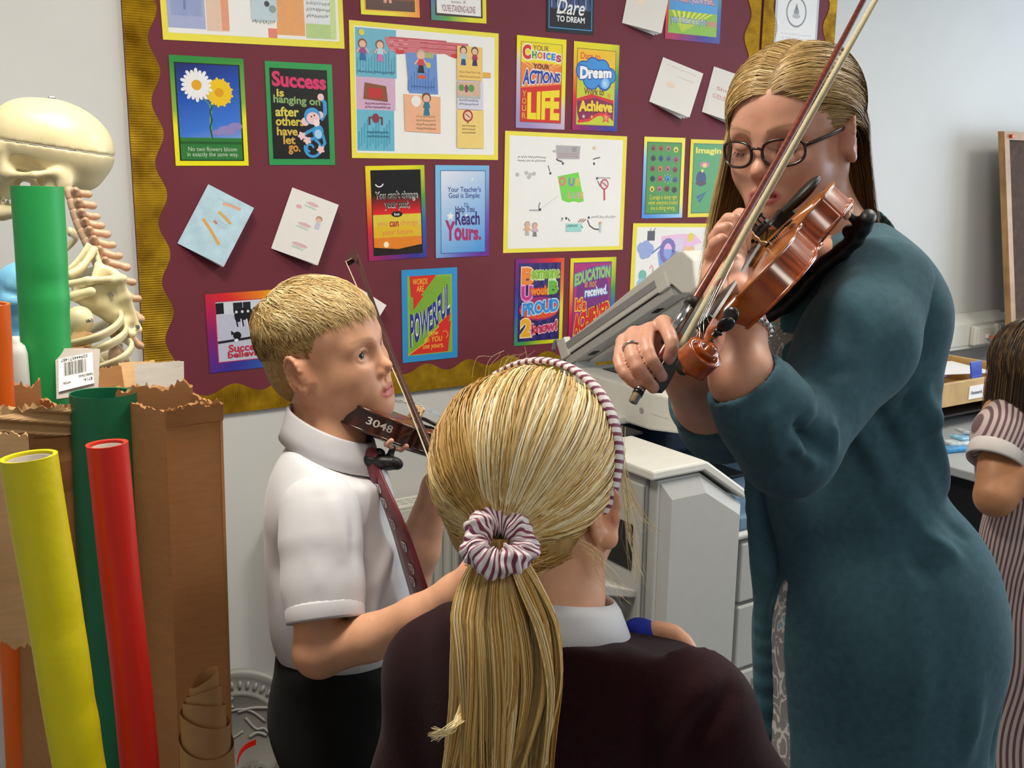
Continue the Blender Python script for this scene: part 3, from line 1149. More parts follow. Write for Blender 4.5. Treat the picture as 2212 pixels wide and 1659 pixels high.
A.rect(.47, .77, .54, .81, '#a8b070'); person_doodle(A, .455, .72, .19, '#d83c40', '#1c1c24', '#c8a89a'); A.disc(.505, .715, .016, '#d8c440'); A.disc(.46, .625, .03, '#d8582c', ry=.015)
A.scrawl(.39, .53, .54, .57, '#3c5896', 1, .005, 8)
A.poly([(.34, .49), (.585, .48), (.585, .2), (.345, .21)], '#f0b48c'); A.disc(.42, .44, .032, '#f2ece8'); person_doodle(A, .49, .4, .19, '#2a7890', '#2a7890', '#6a4636')
A.scrawl(.42, .22, .55, .34, '#8a6a58', 4, .004, 9)
A.rect(.70, .62, .88, .88, '#f2ca70'); A.rect(.88, .65, .94, .69, '#e8b050'); A.rect(.70, .395, .885, .615, '#d8d6e4'); A.rect(.70, .09, .89, .39, '#f2d27c')
person_doodle(A, .745, .79, .16, '#a8ccdc', '#1f4f86', '#3a3a40'); person_doodle(A, .825, .79, .16, '#a03850', '#40285c', '#5c4436')
A.scrawl(.715, .63, .87, .7, '#b08838', 2, .004, 10)
A.rect(.70, .5, .865, .61, '#d8b49c'); A.disc(.73, .56, .02, '#5a9a48'); A.disc(.8, .56, .022, '#5a9a48'); A.disc(.765, .555, .014, '#9a4468', ry=.03); A.rect(.70, .48, .865, .5, '#b8b8b8')
A.scrawl(.715, .42, .85, .48, '#7a7890', 2, .004, 11)
A.disc(.775, .345, .036, '#b02c30'); A.disc(.775, .345, .026, '#f0c4a8'); A.line([(.76, .36), (.79, .33)], .005, '#4a2020'); A.rect(.771, .285, .779, .31, '#8a4a40'); A.scrawl(.735, .2, .83, .28, '#a88850', 3, .004, 12)
A.build('print', o)
# --- posters cut by the top of the picture
o, A = sheet('poster', [(772, -145), (900, -135), (908, 40), (780, 29)], 'brown photo poster with rainbow border above the rules picture', paper=R_B)
A.rect(.06, .05, .94, .95, '#f0b020'); A.rect(.08, .065, .92, .94, '#7a3010'); A.rect(.08, .065, .92, .2, '#4a2210'); A.line([(.4, .16), (.43, .22)], .05, '#e0907c'); A.line([(.5, .16), (.49, .24)], .05, '#e0907c')
A.build('print', o)
o, A = sheet('poster', [(926, -138), (1046, -128), (1053, 53), (933, 41)], 'poster ending in You\'re standing alone with rainbow border', paper=R_D)
A.rect(.07, .06, .93, .95, '#2a0e12'); A.poly([(.1, .09), (.5, .085), (.9, .08), (.9, .93), (.1, .93)], '#ecebea')
A.text('YOU\'RE STANDING ALONE.', .18, .115, .8, .2, '#8a2c48', bold=.012); A.text('even if', .36, .22, .62, .26, '#8a2c48')
A.build('print', o)
o, A = sheet('poster', [(1182, -105), (1283, -93), (1284, 77), (1181, 67)], 'black Dare to Dream poster with thin blue frame', paper=flat('#10141c'))
A.frame(.04, .05, .96, .97, .012, '#4aa0d8'); A.rect(.07, .3, .93, .95, '#3a4a78')
for k in range(11): A.line([(.1 + .08 * k, .95), (.1 + .08 * k + .01 * (k % 3), .32 + .05 * (k % 3))], .018 + .008 * (k % 2), '#141a2c' if k % 3 else '#8a9cc8')
A.text('Dare', .2, .235, .8, .43, '#f2f2f2', shear=.35, bold=.01); A.arc(.36, .36, .14, .8, 5.0, .014, '#f2f2f2'); A.text('TO DREAM', .2, .14, .8, .215, '#f2f2f2', bold=.03)
A.build('print', o)
o, A = sheet('poster', [(1442, -95), (1560, -80), (1557, 97), (1437, 82)], 'rainbow poster about your future at the top right of the board', paper=R_C)
A.rect(.05, .08, .93, .36, '#8cc03c'); A.rect(.05, .36, .93, .66, '#4a9cd8'); A.rect(.05, .66, .93, .95, '#d8242c')
for k in range(8): A.poly([(.3, .1), (.1 + .1 * k, .36), (.15 + .1 * k, .36)], '#e8e040')
A.text('or where you\'re from...', .14, .45, .88, .56, '#f0d8e0', outline='#c04a5a', ol=.03); A.text('your future is up to', .1, .19, .72, .3, '#c8dce8', outline='#5878a0', ol=.03); A.text('you', .74, .17, .92, .27, '#e8788c', bold=.03)
A.build('print', o)
# --- Your choices / Dream it
o, A = sheet('poster', [(1115, 76), (1222, 85), (1221, 281), (1116, 275)], 'yellow and red poster reading Your Choices Your Actions Your Life', paper=R_LIL)
A.rect(.08, .065, .92, .94, '#6a5a48'); A.rect(.09, .07, .91, .935, '#d82c20'); A.poly([(.09, .44), (.91, .5), (.91, .72), (.09, .72)], '#f08838'); A.rect(.09, .72, .91, .935, '#f4de1a')
for k in range(7): A.poly([(.5, .6), (.1 + .13 * k, .72), (.16 + .13 * k, .72)], '#f6b868')
A.text('YOUR', .32, .85, .64, .91, '#7a5a44', bold=.01)
for s, x0, x1, y0, y1, c in (('C', .11, .28, .75, .91, '#d83028'), ('H', .3, .4, .765, .845, '#3a9a50'), ('O', .405, .52, .765, .84, '#e87828'), ('I', .53, .57, .765, .84, '#c83c8c'), ('C', .58, .68, .76, .84, '#3a90c8'), ('E', .69, .78, .76, .835, '#3a8ac0'), ('S', .79, .9, .745, .825, '#c03a60')):
    A.text(s, x0, y0, x1, y1, c, bold=.06, outline='#f6f0e0', ol=.05)
A.text('YOUR', .33, .655, .66, .71, '#5a2830', bold=.03)
A.text('ACTIONS', .12, .47, .89, .64, '#2c46a8', bold=.04, shear=.15, outline='#f4f0f0', warp=lambda a, b: (a, b * (1.05 - .45 * a) + .3 * a))
A.text('LIFE', .22, .1, .88, .44, '#f4de1a', bold=.05, warp=lambda a, b: (a, b * (.86 + .14 * a)))
for k, s in enumerate('YOUR'): A.text(s, .115, .345 - .08 * k, .2, .41 - .08 * k, '#f0a838', bold=.02)
A.build('print', o)
o, A = sheet('poster', [(1238, 89), (1337, 97), (1334, 285), (1238, 280)], 'poster with blue cloud reading Dare to Dream It Work to Achieve It', paper=R_C)
A.rect(.07, .06, .93, .93, '#8a7a28'); A.rect(.085, .068, .915, .922, '#c8d02c'); A.poly([(.085, .74), (.915, .72), (.915, .922), (.085, .922)], '#f6c41e')
A.text('Dare to', .15, .81, .58, .885, '#e0582c', bold=.02)
for x, y, r in ((.22, .68, .17), (.42, .72, .18), (.63, .71, .17), (.8, .64, .14), (.4, .6, .2), (.68, .57, .16)): A.disc(x, y, r, '#2c4ca8')
for x, y, r in ((.22, .68, .15), (.42, .72, .16), (.63, .71, .15), (.8, .64, .12), (.4, .6, .18), (.68, .57, .13)): A.disc(x, y, r, '#3f92dc')
A.text('Dream', .14, .58, .84, .73, '#f6f8fc', bold=.06, outline='#2c50a8', warp=lambda a, b: (a, b * (1 - .25 * a) + .25 * a)); A.disc(.7, .55, .09, '#8cc4ee'); A.text('It', .67, .52, .74, .58, '#f4f8fc')
A.text('Work to', .24, .41, .68, .49, '#7a4a3a', bold=.02)
A.poly([(.085, .34), (.3, .37), (.6, .4), (.9, .33), (.9, .12), (.75, .2), (.55, .17), (.35, .11), (.15, .1), (.1, .2)], '#8a1c50'); A.poly([(.085, .36), (.4, .42), (.9, .36), (.9, .32), (.5, .38), (.085, .33)], '#d8242c')
A.line([(.12, .1), (.35, .12), (.55, .19), (.75, .2)], .05, '#e02c30')
A.text('Achieve', .13, .21, .88, .37, '#f6d23c', bold=.05, outline='#7a3010', warp=lambda a, b: (a, b * .8 + .25 * a * (1.1 - a)))
A.star(.74, .16, .12, '#e84a38'); A.text('It', .71, .13, .78, .19, '#f6d0a0'); A.star(.24, .16, .04, '#f0c8c8'); A.star(.42, .16, .04, '#f0a060'); A.star(.8, .41, .05, '#f09030')
A.build('print', o)
# --- Our values mind map
o, A = sheet('poster', [(1091, 283), (1354, 294), (1346, 540), (1087, 546)], 'pencil mind map with green Our Values panel on yellow card', paper=M_YCARD)
A.rect(.035, .035, .965, .965, M_PAPER)
A.poly([(.42, .64), (.59, .68), (.645, .43), (.6, .42), (.56, .43), (.51, .42), (.46, .44)], '#7cd84c')
for s, x0, x1, y0, y1, c in (('O', .43, .49, .56, .64, '#e0807c'), ('U', .51, .56, .56, .63, '#8c84b8'), ('R', .57, .61, .56, .63, '#d8c850'), ('V', .455, .49, .45, .51, '#8cc87c'), ('L', .51, .54, .455, .515, '#e0a890'), ('U', .55, .58, .455, .51, '#c8a8c0'), ('E', .59, .61, .455, .51, '#d8a8a8'), ('S', .615, .64, .455, .51, '#e0b870')): A.text(s, x0, y0, x1, y1, c, bold=.05)
for x, y in ((.36, .665), (.46, .75), (.72, .755), (.285, .36), (.5, .285), (.69, .29), (.75, .63)): A.disc(x, y, .009, PEN)
A.line([(.34, .73), (.355, .68)], .006, PEN); A.line([(.405, .79), (.415, .775), (.455, .765)], .009, PEN); A.line([(.71, .79), (.73, .8), (.77, .81)], .007, PEN); A.line([(.275, .355), (.275, .4), (.285, .42)], .006, PEN); A.line([(.29, .365), (.43, .48)], .002, '#b0b0b4')
A.line([(.68, .27), (.7, .22), (.74, .19), (.78, .185)], .009, PEN); A.line([(.515, .285), (.53, .26)], .007, PEN); A.line([(.62, .24), (.64, .2)], .006, PEN); A.line([(.755, .61), (.78, .56)], .006, PEN)
A.poly([(.4, .9), (.6, .9), (.595, .79), (.41, .785)], '#b8b0b4'); A.rect(.53, .85, .57, .89, '#a09aa0'); A.scrawl(.42, .8, .58, .84, '#a88a88', 2, .004, 21)
A.disc(.815, .58, .036, '#c84050'); A.disc(.815, .58, .027, '#dfdcdc'); A.line([(.79, .6), (.84, .56)], .008, '#c84050'); A.line([(.815, .545), (.82, .44)], .013, '#c84050')
A.scrawl(.1, .75, .32, .81, PEN, 2, .003, 22); A.scrawl(.2, .34, .29, .37, PEN, 1, .003, 23); A.scrawl(.71, .27, .94, .32, PEN, 1, .003, 24); A.scrawl(.76, .62, .87, .65, PEN, 1, .003, 25)
for x, y in ((.1, .65), (.17, .665), (.2, .65), (.23, .66), (.19, .63)): A.disc(x, y, .013, '#c4c4c0')
A.rect(.5, .17, .63, .24, '#a0dcd8'); A.scrawl(.51, .2, .6, .24, PEN, 1, .005, 26)
for k in range(3): A.line([(.6 + .02 * k, .25), (.625 + .02 * k, .28)], .006, '#a06a58')
person_doodle(A, .185, .19, .13, '#f0b07c', '#b8b8b8', '#b8a8a0'); person_doodle(A, .245, .18, .13, '#d4b8d8', '#808084', '#b89a90'); A.disc(.79, .24, .012, '#c8b48c'); A.rect(.785, .16, .8, .23, '#bcd4dc'); A.text('7', .455, .26, .475, .29, PEN); A.text('NO', .375, .84, .4, .86, '#8a7a80'); A.disc(.72, .89, .012, '#e8d8a0')
A.build('print', o)
# --- courage (singing heads)
o, A = sheet('poster', [(1391, 295), (1480, 298), (1474, 470), (1387, 472)], 'green poster of many small faces reading Courage is doing right', paper=R_YB)
A.rect(.07, .05, .92, .94, '#2f5a2c'); A.rect(.09, .06, .9, .93, '#4c9440')
FC = ['#8a4a48', '#b0443c', '#b07a70', '#e0cf40', '#40305c', '#33487a', '#5a5c90', '#9c4468', '#8a3050', '#c87848', '#b07080', '#8c2c4c', '#28284a', '#c83c40', '#3a90d8', '#48508a', '#e0c83c', '#c07088', '#6a2a24', '#3a2834']
for k, c in enumerate(FC):
    x, y = .22 + .185 * (k % 4) + .01 * (k // 4 % 2), .865 - .125 * (k // 4) - .012 * (k % 4 == 3)
    A.disc(x, y, .058, c, ry=.036); A.disc(x, y - .008, .022, '#1c1420', ry=.013)
for k in range(8): A.disc(.595 + .1 * math.cos(k * .8), .49 + .055 * math.sin(k * .8), .009, '#f0f4f4')
A.text('Courage is doing right\nwhen everyone around\nyou is doing wrong.', .14, .085, .86, .29, '#e8e048', bold=.008)
A.build('print', o)
o, A = sheet('poster', [(1491, 300), (1580, 304), (1576, 467), (1487, 470)], 'green illustrated poster partly hidden behind the hair of the woman', paper=M_YCARD)
A.rect(.07, .05, .93, .95, '#2f6a3c'); A.rect(.085, .06, .915, .94, '#4c9c58'); A.text('Imagine', .13, .8, .86, .9, '#f0e24a', bold=.03); A.disc(.28, .5, .12, '#303a70', ry=.1); A.disc(.28, .44, .13, '#502c44', ry=.03); A.disc(.35, .68, .12, '#c07aa0', ry=.04)
A.line([(.2, .25), (.4, .32), (.25, .2)], .06, '#2c5c8c'); A.disc(.3, .6, .03, '#e8d850'); A.disc(.35, .67, .05, '#e8cf60', ry=.03)
A.build('print', o)
# --- picture behind copier
o, A = sheet('poster', [(1362, 485), (1603, 481), (1594, 701), (1362, 712)], 'felt pen picture of a pink van on yellow card behind the copier lid', paper=M_YCARD)
A.rect(.035, .04, .965, .965, M_PAPER)
A.rect(.125, .84, .19, .93, '#5a5a60'); A.line([(.15, .93), (.15, .955)], .005, PEN); A.line([(.175, .93), (.195, .955)], .005, PEN)
for x, y in ((.08, .77), (.12, .79), (.15, .76), (.1, .72), (.13, .73)): A.disc(x, y, .038, '#9cace0')
A.line([(.17, .72), (.26, .8)], .012, '#7088b8')
A.poly([(.24, .74), (.25, .88), (.4, .9), (.54, .9), (.62, .82), (.54, .79), (.54, .74)], '#eec0e2'); A.poly([(.22, .72), (.24, .76), (.54, .75), (.54, .6), (.24, .6)], '#8ea4e0'); A.rect(.45, .73, .55, .78, '#f0c090')
A.arc(.31, .74, .055, 0, 6.29, .035, '#7c74b8', ry=.1); A.rect(.375, .74, .44, .86, '#dcd0ea'); A.disc(.51, .87, .03, '#ead050')
A.disc(.1, .52, .035, '#7cc0b0'); A.line([(.16, .58), (.175, .61), (.19, .58), (.175, .46)], .008, '#e08c90'); A.poly([(.19, .56), (.23, .52), (.19, .48), (.24, .55)], '#88b8b0'); A.disc(.1, .42, .05, '#90cfe8'); A.poly([(.24, .6), (.34, .62), (.4, .55), (.25, .5)], '#a0dce8')
A.build('print', o)
# --- can't change the past
o, A = sheet('poster', [(792, 357), (918, 358), (921, 554), (794, 566)], 'sunset poster reading You can\'t change your past', paper=R_C)
A.rect(.08, .05, .93, .955, '#15120e'); A.rect(.095, .485, .915, .945, R_NIGHT); A.rect(.095, .06, .915, .485, '#e4b81e'); A.rect(.095, .36, .915, .485, '#e0c83c'); A.rect(.095, .1, .915, .24, '#e88418'); A.poly([(.095, .06), (.915, .06), (.915, .15), (.7, .13), (.5, .11), (.095, .14)], '#1c0e08')
A.arc(.22, .83, .07, 3.6, 5.9, .018, '#f2f2f0')
A.text('You can\'t change\nyour past,', .16, .54, .86, .72, '#0c0a0a', bold=.02, outline='#b8b4b0', ol=.025)
A.disc(.5, .485, .095, '#0c0a0a', ry=.032); A.text('but', .455, .472, .545, .5, '#f4f4f4', bold=.02)
A.text('you can change', .16, .35, .86, .42, '#e88a50', bold=.01); A.text('can', .365, .352, .525, .41, '#b02c1c', bold=.02); A.text('your future', .24, .25, .76, .325, '#e88a50', bold=.01); A.disc(.3, .165, .045, '#fbf2d0')
A.build('print', o)
o, A = sheet('poster', [(939, 356), (1056, 358), (1057, 552), (943, 558)], 'pale blue poster reading Your Teacher\'s Goal is Simple', paper=R_BLUE)
A.rect(.09, .045, .93, .945, '#38509c'); A.rect(.1, .052, .92, .938, R_SKY)
A.text('Your Teacher\'s\nGoal is Simple:', .22, .63, .84, .77, '#2f4090', bold=.015); A.text('to', .52, .55, .6, .6, '#2f4090'); A.text('Help You', .36, .47, .72, .56, '#2c2c78', bold=.02); A.text('Reach', .36, .35, .82, .5, '#3c2470', bold=.025)
A.text('Yours.', .17, .18, .85, .39, '#a8306c', bold=.04, warp=lambda a, b: (a, b * (1.1 - .35 * a))); A.star(.27, .45, .075, '#f2f0e8'); A.star(.68, .85, .03, '#f2f0e8'); A.star(.57, .46, .03, '#f2f0e8')
A.build('print', o)
# --- Words are powerful
o, A = sheet('poster', [(865, 583), (987, 578), (989, 771), (872, 785)], 'blue edged poster with lightning bolts reading Words are Powerful', paper=flat('#2f94d4'))
A.rect(.1, .07, .9, .93, '#8cb840'); A.rect(.13, .09, .87, .91, '#7cac34')
A.poly([(.14, .93), (.62, .93), (.34, .72), (.38, .71), (.2, .56), (.2, .7), (.16, .71)], '#d82c24'); A.poly([(.1, .08), (.82, .08), (.88, .42), (.84, .41), (.88, .52), (.62, .38), (.66, .37), (.4, .22), (.44, .21)], '#d82c24')
A.line([(.1, .08), (.44, .21), (.4, .22), (.66, .37), (.62, .38), (.88, .52)], .012, '#f0c838')
for mm, bd in (('#e8ecd8', .07), ('#24348c', .03)):
    A.text('POWERFUL', .14, .1, .86, .92, mm, bold=bd, warp=lambda a, b: (a, .06 + .42 * a + (b * (.34 + .12 * (abs(a - .5) * 2) ** 1.5))))
A.text('WORDS\nARE', .2, .76, .46, .9, '#f2d23c', shear=.15); A.text('How\ndo YOU\nuse yours.', .36, .115, .74, .33, '#f2d23c', shear=.15); A.arc(.76, .27, .06, -1.2, 2.2, .016, '#f08838')
A.build('print', o)
# --- B someone / education
o, A = sheet('poster', [(1112, 560), (1218, 557), (1215, 739), (1112, 748)], 'purple rainbow poster reading B someone U would B Proud 2 know', paper=R_D)
A.rect(.07, .045, .93, .95, '#2c2468')
for i in range(9):
    for j in range(14):
        if (i + j) % 2: A.rect(.08 + i * .094, .05 + j * .064, .08 + (i + 1) * .094, .05 + (j + 1) * .064, '#37307c')
A.disc(.5, .42, .42, '#a0286c', ry=.14); A.disc(.5, .4, .4, '#e0522c', ry=.1)
A.text('B', .12, .7, .38, .9, '#f08838', bold=.06, outline='#f8d8b0'); A.text('someone', .32, .76, .9, .87, '#8cc040', bold=.05, outline='#d8e8b0'); A.text('U', .12, .52, .35, .69, '#c83c90', bold=.06, outline='#f0b0d8'); A.text('would', .31, .58, .7, .68, '#e88c2c', bold=.05, outline='#d84020'); A.text('B', .68, .58, .88, .74, '#6cb43c', bold=.06, outline='#c8e8a8')
A.text('PROUD', .15, .34, .9, .53, '#3f90dc', bold=.05, outline='#c8e4f8', warp=lambda a, b: (a, b * .8 + .2 * a)); A.text('2', .12, .1, .35, .31, '#f0b02c', bold=.05, outline='#f8e0a0'); A.text('know!', .34, .12, .88, .27, '#c83c68', bold=.05, outline='#f0c0c8', warp=lambda a, b: (a, b * .85 + .2 * a))
A.build('print', o)
o, A = sheet('poster', [(1232, 558), (1330, 555), (1326, 738), (1228, 747)], 'magenta poster reading Education is not received It\'s Achieved behind the copier lid', paper=R_C)
A.rect(.07, .045, .9, .95, '#4a3a88'); A.rect(.085, .055, .885, .94, '#b0307c'); A.disc(.5, .6, .36, '#7c2c80', ry=.3)
A.text('EDUCATION', .1, .68, .87, .9, '#9cc468', bold=.05, outline='#3f8cc0', warp=lambda a, b: (a, b * .62 + .38 * math.sin(1.7 * a))); A.text('is not', .32, .66, .58, .75, '#c88c5c', bold=.03); A.text('received.', .33, .55, .82, .68, '#f0f4fa', bold=.03, outline='#5894d0', warp=lambda a, b: (a, b * .8 + .2 * a))
A.text('It\'s', .13, .4, .36, .54, '#e0382c', bold=.04, outline='#f4c83c'); A.text('ACHIEVED', .1, .12, .88, .5, '#d8281c', bold=.05, outline='#f4cc30', warp=lambda a, b: (a, b * .6 + .4 * a))
A.build('print', o)
# --- Success believing (landscape)
o, A = sheet('poster', [(443, 637), (690, 618), (694, 780), (453, 806)], 'black and white photo poster reading Success believing beside the boy\'s head', paper=R_A)
A.rect(.075, .12, .93, .9, '#c83050'); A.rect(.083, .13, .92, .89, '#c4c6da'); A.rect(.083, .73, .92, .89, '#d8dae6'); A.rect(.083, .74, .15, .88, '#15151c'); A.rect(.23, .74, .38, .87, '#20202a'); A.rect(.31, .74, .315, .87, '#c8cad8'); A.rect(.5, .75, .6, .89, '#8088b0')
for k in range(8):
    x = .27 + .05 * k; A.disc(x, .7 + .02 * (k % 2), .035, '#14141a', ry=.08); A.line([(x - .02, .66), (x - .01, .56)], .012, '#101016'); A.line([(x + .02, .66), (x + .025, .56)], .01, '#e0e0e8'); A.disc(x - .015, .75, .012, '#d8d8e0')
A.line([(.083, .38), (.3, .4), (.6, .43)], .02, '#1c1c28'); A.disc(.25, .45, .035, '#101014', ry=.05); A.poly([(.2, .46), (.2, .52), (.23, .48)], '#101014'); A.disc(.24, .39, .018, '#f0f0f4', ry=.02)
A.text('Success', .17, .24, .47, .34, '#c02c44', bold=.03); A.text('believing', .16, .14, .5, .25, '#c02c44', bold=.03); A.text('is', .52, .24, .58, .34, '#c02c44', bold=.03)
A.build('print', o)
# --- crest in plastic sleeve on the second board
o, A = sheet('notice', [(1678, -60), (1771, -48), (1764, 128), (1671, 118)], 'white notice with round grey crest in a plastic sleeve above the woman', paper=mat('plastic sleeve', '#cfcfd4', rough=0.12, var=0.03), cat='notice', group='')
A.rect(.05, .04, .95, .96, M_PAPER)
A.arc(.48, .55, .22, 0, 6.29, .03, '#85858c', n=40); A.disc(.48, .55, .06, '#8c8c92'); A.poly([(.44, .58), (.48, .66), (.52, .58)], '#6c6c74'); A.disc(.48, .5, .09, '#b8b8bc', ry=.03); A.scrawl(.15, .2, .85, .3, '#b0b0b4', 2, .006, 31)
A.build('print', o)


# --- folded booklets pinned by one corner
def booklet(tl, tr, br, bl, label, face, draw, pages=3, lift=0.035):
    W = [atY(*c, BY - 0.02) for c in (tl, tr, br, bl)]
    u = W[1] - W[0]; v = W[3] - W[0]
    w = (np.linalg.norm(u) + np.linalg.norm(W[2] - W[3])) / 2; h = (np.linalg.norm(v) + np.linalg.norm(W[2] - W[1])) / 2
    a = math.atan2(u[2], u[0])
    R3 = Matrix(((math.cos(a), -math.sin(a), 0), (0, 0, -1), (math.sin(a), math.cos(a), 0)))
    root = bpy.data.objects.new('booklet', None); COL.objects.link(root)
    root.matrix_world = Matrix.Translation((W[0][0], BY - 0.0115, W[0][2])) @ R3.to_4x4()
    tag(root, label, 'booklet', 'folded paper booklets on the maroon board')
    # spine on the left edge; the cover swings out from the board
    for k in range(pages + 1):
        ang = -(0.03 + 0.34 * k / pages)
        last = k == pages
        p = box('cover' if last else 'page', (w / 2, -h / 2, 0), (w, h, 0.0005), face if last else M_PAPER, root)
        p.matrix_local = Matrix.Rotation(ang, 4, 'Y')
        if last:
            A = Art(w, h, 0.0004)
            draw(A)
            d = A.build('drawing', p)
            d.location = (w / 2, -h / 2, 0); d['kind'] = 'stuff'
    return root


def draw_blue(A):
    for x0, y0, x1, y1, c in ((.42, .84, .78, .88, '#eab090'), (.42, .7, .74, .62, '#dcae5c'), (.22, .5, .72, .26, '#e6aa54')):
        A.line([(x0, y0), ((x0 + x1) / 2, (y0 + y1) / 2 + .01), (x1, y1)], .06, c)
    A.line([(.42, .55), (.5, .53)], .04, '#d87868'); A.scrawl(.3, .85, .8, .92, '#8a8a90', 1, .006, 41); A.scrawl(.3, .5, .7, .6, '#8090a0', 2, .005, 42)


def draw_pink(A):
    for x, y, w_ in ((.4, .86, .2), (.38, .52, .22), (.42, .2, .3)):
        A.disc(x + .1, y, w_ * .55, '#ecc8cc', ry=.035); A.line([(x - .05, y - .05), (x + .2, y - .06)], .03, '#bcdcd0'); A.scrawl(x - .05, y - .02, x + .25, y + .03, '#9a8088', 1, .006, 43)
    A.disc(.25, .76, .06, '#e8b8bc', ry=.03); A.disc(.72, .68, .07, '#c49a86', ry=.05); A.disc(.72, .66, .05, '#ecc8b8', ry=.035); A.rect(.68, .52, .78, .63, '#ccd4e4')


def draw_pale(A):
    A.scrawl(.15, .85, .85, .93, '#c0a8a0', 1, .008, 44); A.disc(.35, .5, .12, '#ead8c8', ry=.07); A.scrawl(.45, .7, .85, .76, '#b8a8a4', 1, .008, 45)


def draw_red(A):
    A.text('Should', .2, .55, .8, .62, '#c87880'); A.text('CELEBRATE', .15, .4, .95, .46, '#d08088'); A.line([(.15, .38), (.6, .37)], .01, '#d08088')


M_BOOKB = mat('blue crayoned paper', '#bcdcee', rough=0.6, var=0.12, scale=25)
booklet((452, 398), (545, 452), (471, 573), (378, 520), 'pale blue crayoned booklet with orange strokes on maroon board', M_BOOKB, draw_blue)
booklet((634, 405), (725, 444), (668, 571), (577, 528), 'white booklet with pink crayon writing beside the blue booklet', M_PAPER, draw_pink)
booklet((1436, 123), (1502, 163), (1466, 249), (1395, 215), 'plain white booklet hanging right of the Dream It poster', M_PAPER, draw_pale)
booklet((1546, 143), (1612, 178), (1573, 262), (1511, 239), 'white booklet with red lettering half hidden by the woman\'s hair', M_PAPER, draw_red)
booklet((1368, -58), (1436, -28), (1399, 68), (1330, 38), 'white booklet cut by the top of the picture', M_PAPER, draw_pale)
booklet((760, 611), (831, 662), (770, 772), (700, 735), 'white booklet mostly hidden behind the boy\'s hair', M_PAPER, draw_pale)
# ================================================================== VIOLINS AND BOWS
def wood_mat(name, c0, c1, c2, scale=60.0, rough=0.22, coat=0.8, stripe=True):
    m, nt, b = new_mat(name)
    tc = nt.nodes.new('ShaderNodeTexCoord')
    mp = nt.nodes.new('ShaderNodeMapping'); mp.inputs['Scale'].default_value = (1, 1, 0.25)
    nt.links.new(tc.outputs['Object'], mp.inputs[0])
    w = nt.nodes.new('ShaderNodeTexWave'); w.wave_type = 'BANDS'; w.bands_direction = 'Y'
    w.inputs['Scale'].default_value = scale; w.inputs['Distortion'].default_value = 5.0; w.inputs['Detail'].default_value = 3.0; w.inputs['Detail Scale'].default_value = 1.5
    nt.links.new(mp.outputs[0], w.inputs['Vector'])
    n = noise_node(nt, 9, 4)
    mx = nt.nodes.new('ShaderNodeMath'); mx.operation = 'MULTIPLY_ADD'; mx.inputs[1].default_value = 0.22 if stripe else 0.1
    nt.links.new(w.outputs['Fac'], mx.inputs[0]); nt.links.new(n.outputs['Fac'], mx.inputs[2])
    r = ramp(nt, [(0.3, lin(c0)), (0.6, lin(c1)), (0.95, lin(c2))], mx.outputs[0])
    nt.links.new(r.outputs[0], b.inputs['Base Color'])
    b.inputs['Roughness'].default_value = rough
    b.inputs['Coat Weight'].default_value = coat * .45; b.inputs['Coat Roughness'].default_value = 0.12
    return m


M_EBONY = mat('black ebony', '#141414', rough=0.28, var=0.1)
M_BLACKP = mat('matt black plastic', '#0c0c0d', rough=0.5, var=0.1)
M_STEEL = mat('polished steel', '#c8c8cc', rough=0.18, metal=1.0, var=0.03)
M_MAPLE = mat('pale maple', '#d8b88c', rough=0.45, var=0.1, scale=60)
M_PINKRUB = mat('pinkish rubber', '#d09a82', rough=0.6)

HALF = [[(0, 0), (.04, .003), (.075, .018), (.097, .045), (.1035, .075), (.100, .100), (.0945, .121)],
        [(.0945, .121), (.083, .127), (.068, .141), (.0555, .165), (.057, .190), (.067, .204), (.0795, .211)],
        [(.0795, .211), (.0745, .223), (.079, .247), (.083, .272), (.080, .300), (.067, .329), (.045, .347), (.020, .354), (0, .355)]]
_h = np.concatenate([catmull(HALF[0], 16), catmull(HALF[1], 14)[1:], catmull(HALF[2], 18)[1:]])
OUT = np.concatenate([_h, (_h * [-1, 1])[::-1][1:-1]])              # closed, counter-clockwise from the tail


def plate(name, z_edge, arch, up, m, parent, bs=1.0):
    """arched plate from shrinking copies of the outline"""
    n = len(OUT)
    V, F = [], []
    sc = [1.0, 1.0, .985, .93, .84, .70, .5, .28, .06]
    zz = [0, 1, 1, .75, .9, 1, 1, 1, 1]
    yc = .17
    for i, s in enumerate(sc):
        q = OUT * bs; q[:, 0] *= s; q[:, 1] = yc + (q[:, 1] - yc) * (s if s > .5 else s)
        if i == 0: z = z_edge
        elif i <= 2: z = z_edge + up * .004
        elif i == 3: z = z_edge + up * .0034
        else: z = z_edge + up * (.0036 + arch * (1 - s ** 1.6))
        V += [(a, b, z) for a, b in q]
    for i in range(len(sc) - 1):
        for k in range(n):
            a, b = i * n + k, i * n + (k + 1) % n
            F.append((a, b, b + n, a + n) if up > 0 else (a, a + n, b + n, b))
    last = [(len(sc) - 1) * n + k for k in range(n)]
    F.append(tuple(last) if up > 0 else tuple(last[::-1]))
    base = list(range(n)); F.append(tuple(base[::-1]) if up > 0 else tuple(base))
    me = bpy.data.meshes.new(name); me.from_pydata(V, [], F); me.update()
    smooth(me)
    return obj(name, me, m, parent)


def local_tube(name, pts, r, m, parent, n=10, **k):
    return tube(name, pts, r, m, parent, n, **k)


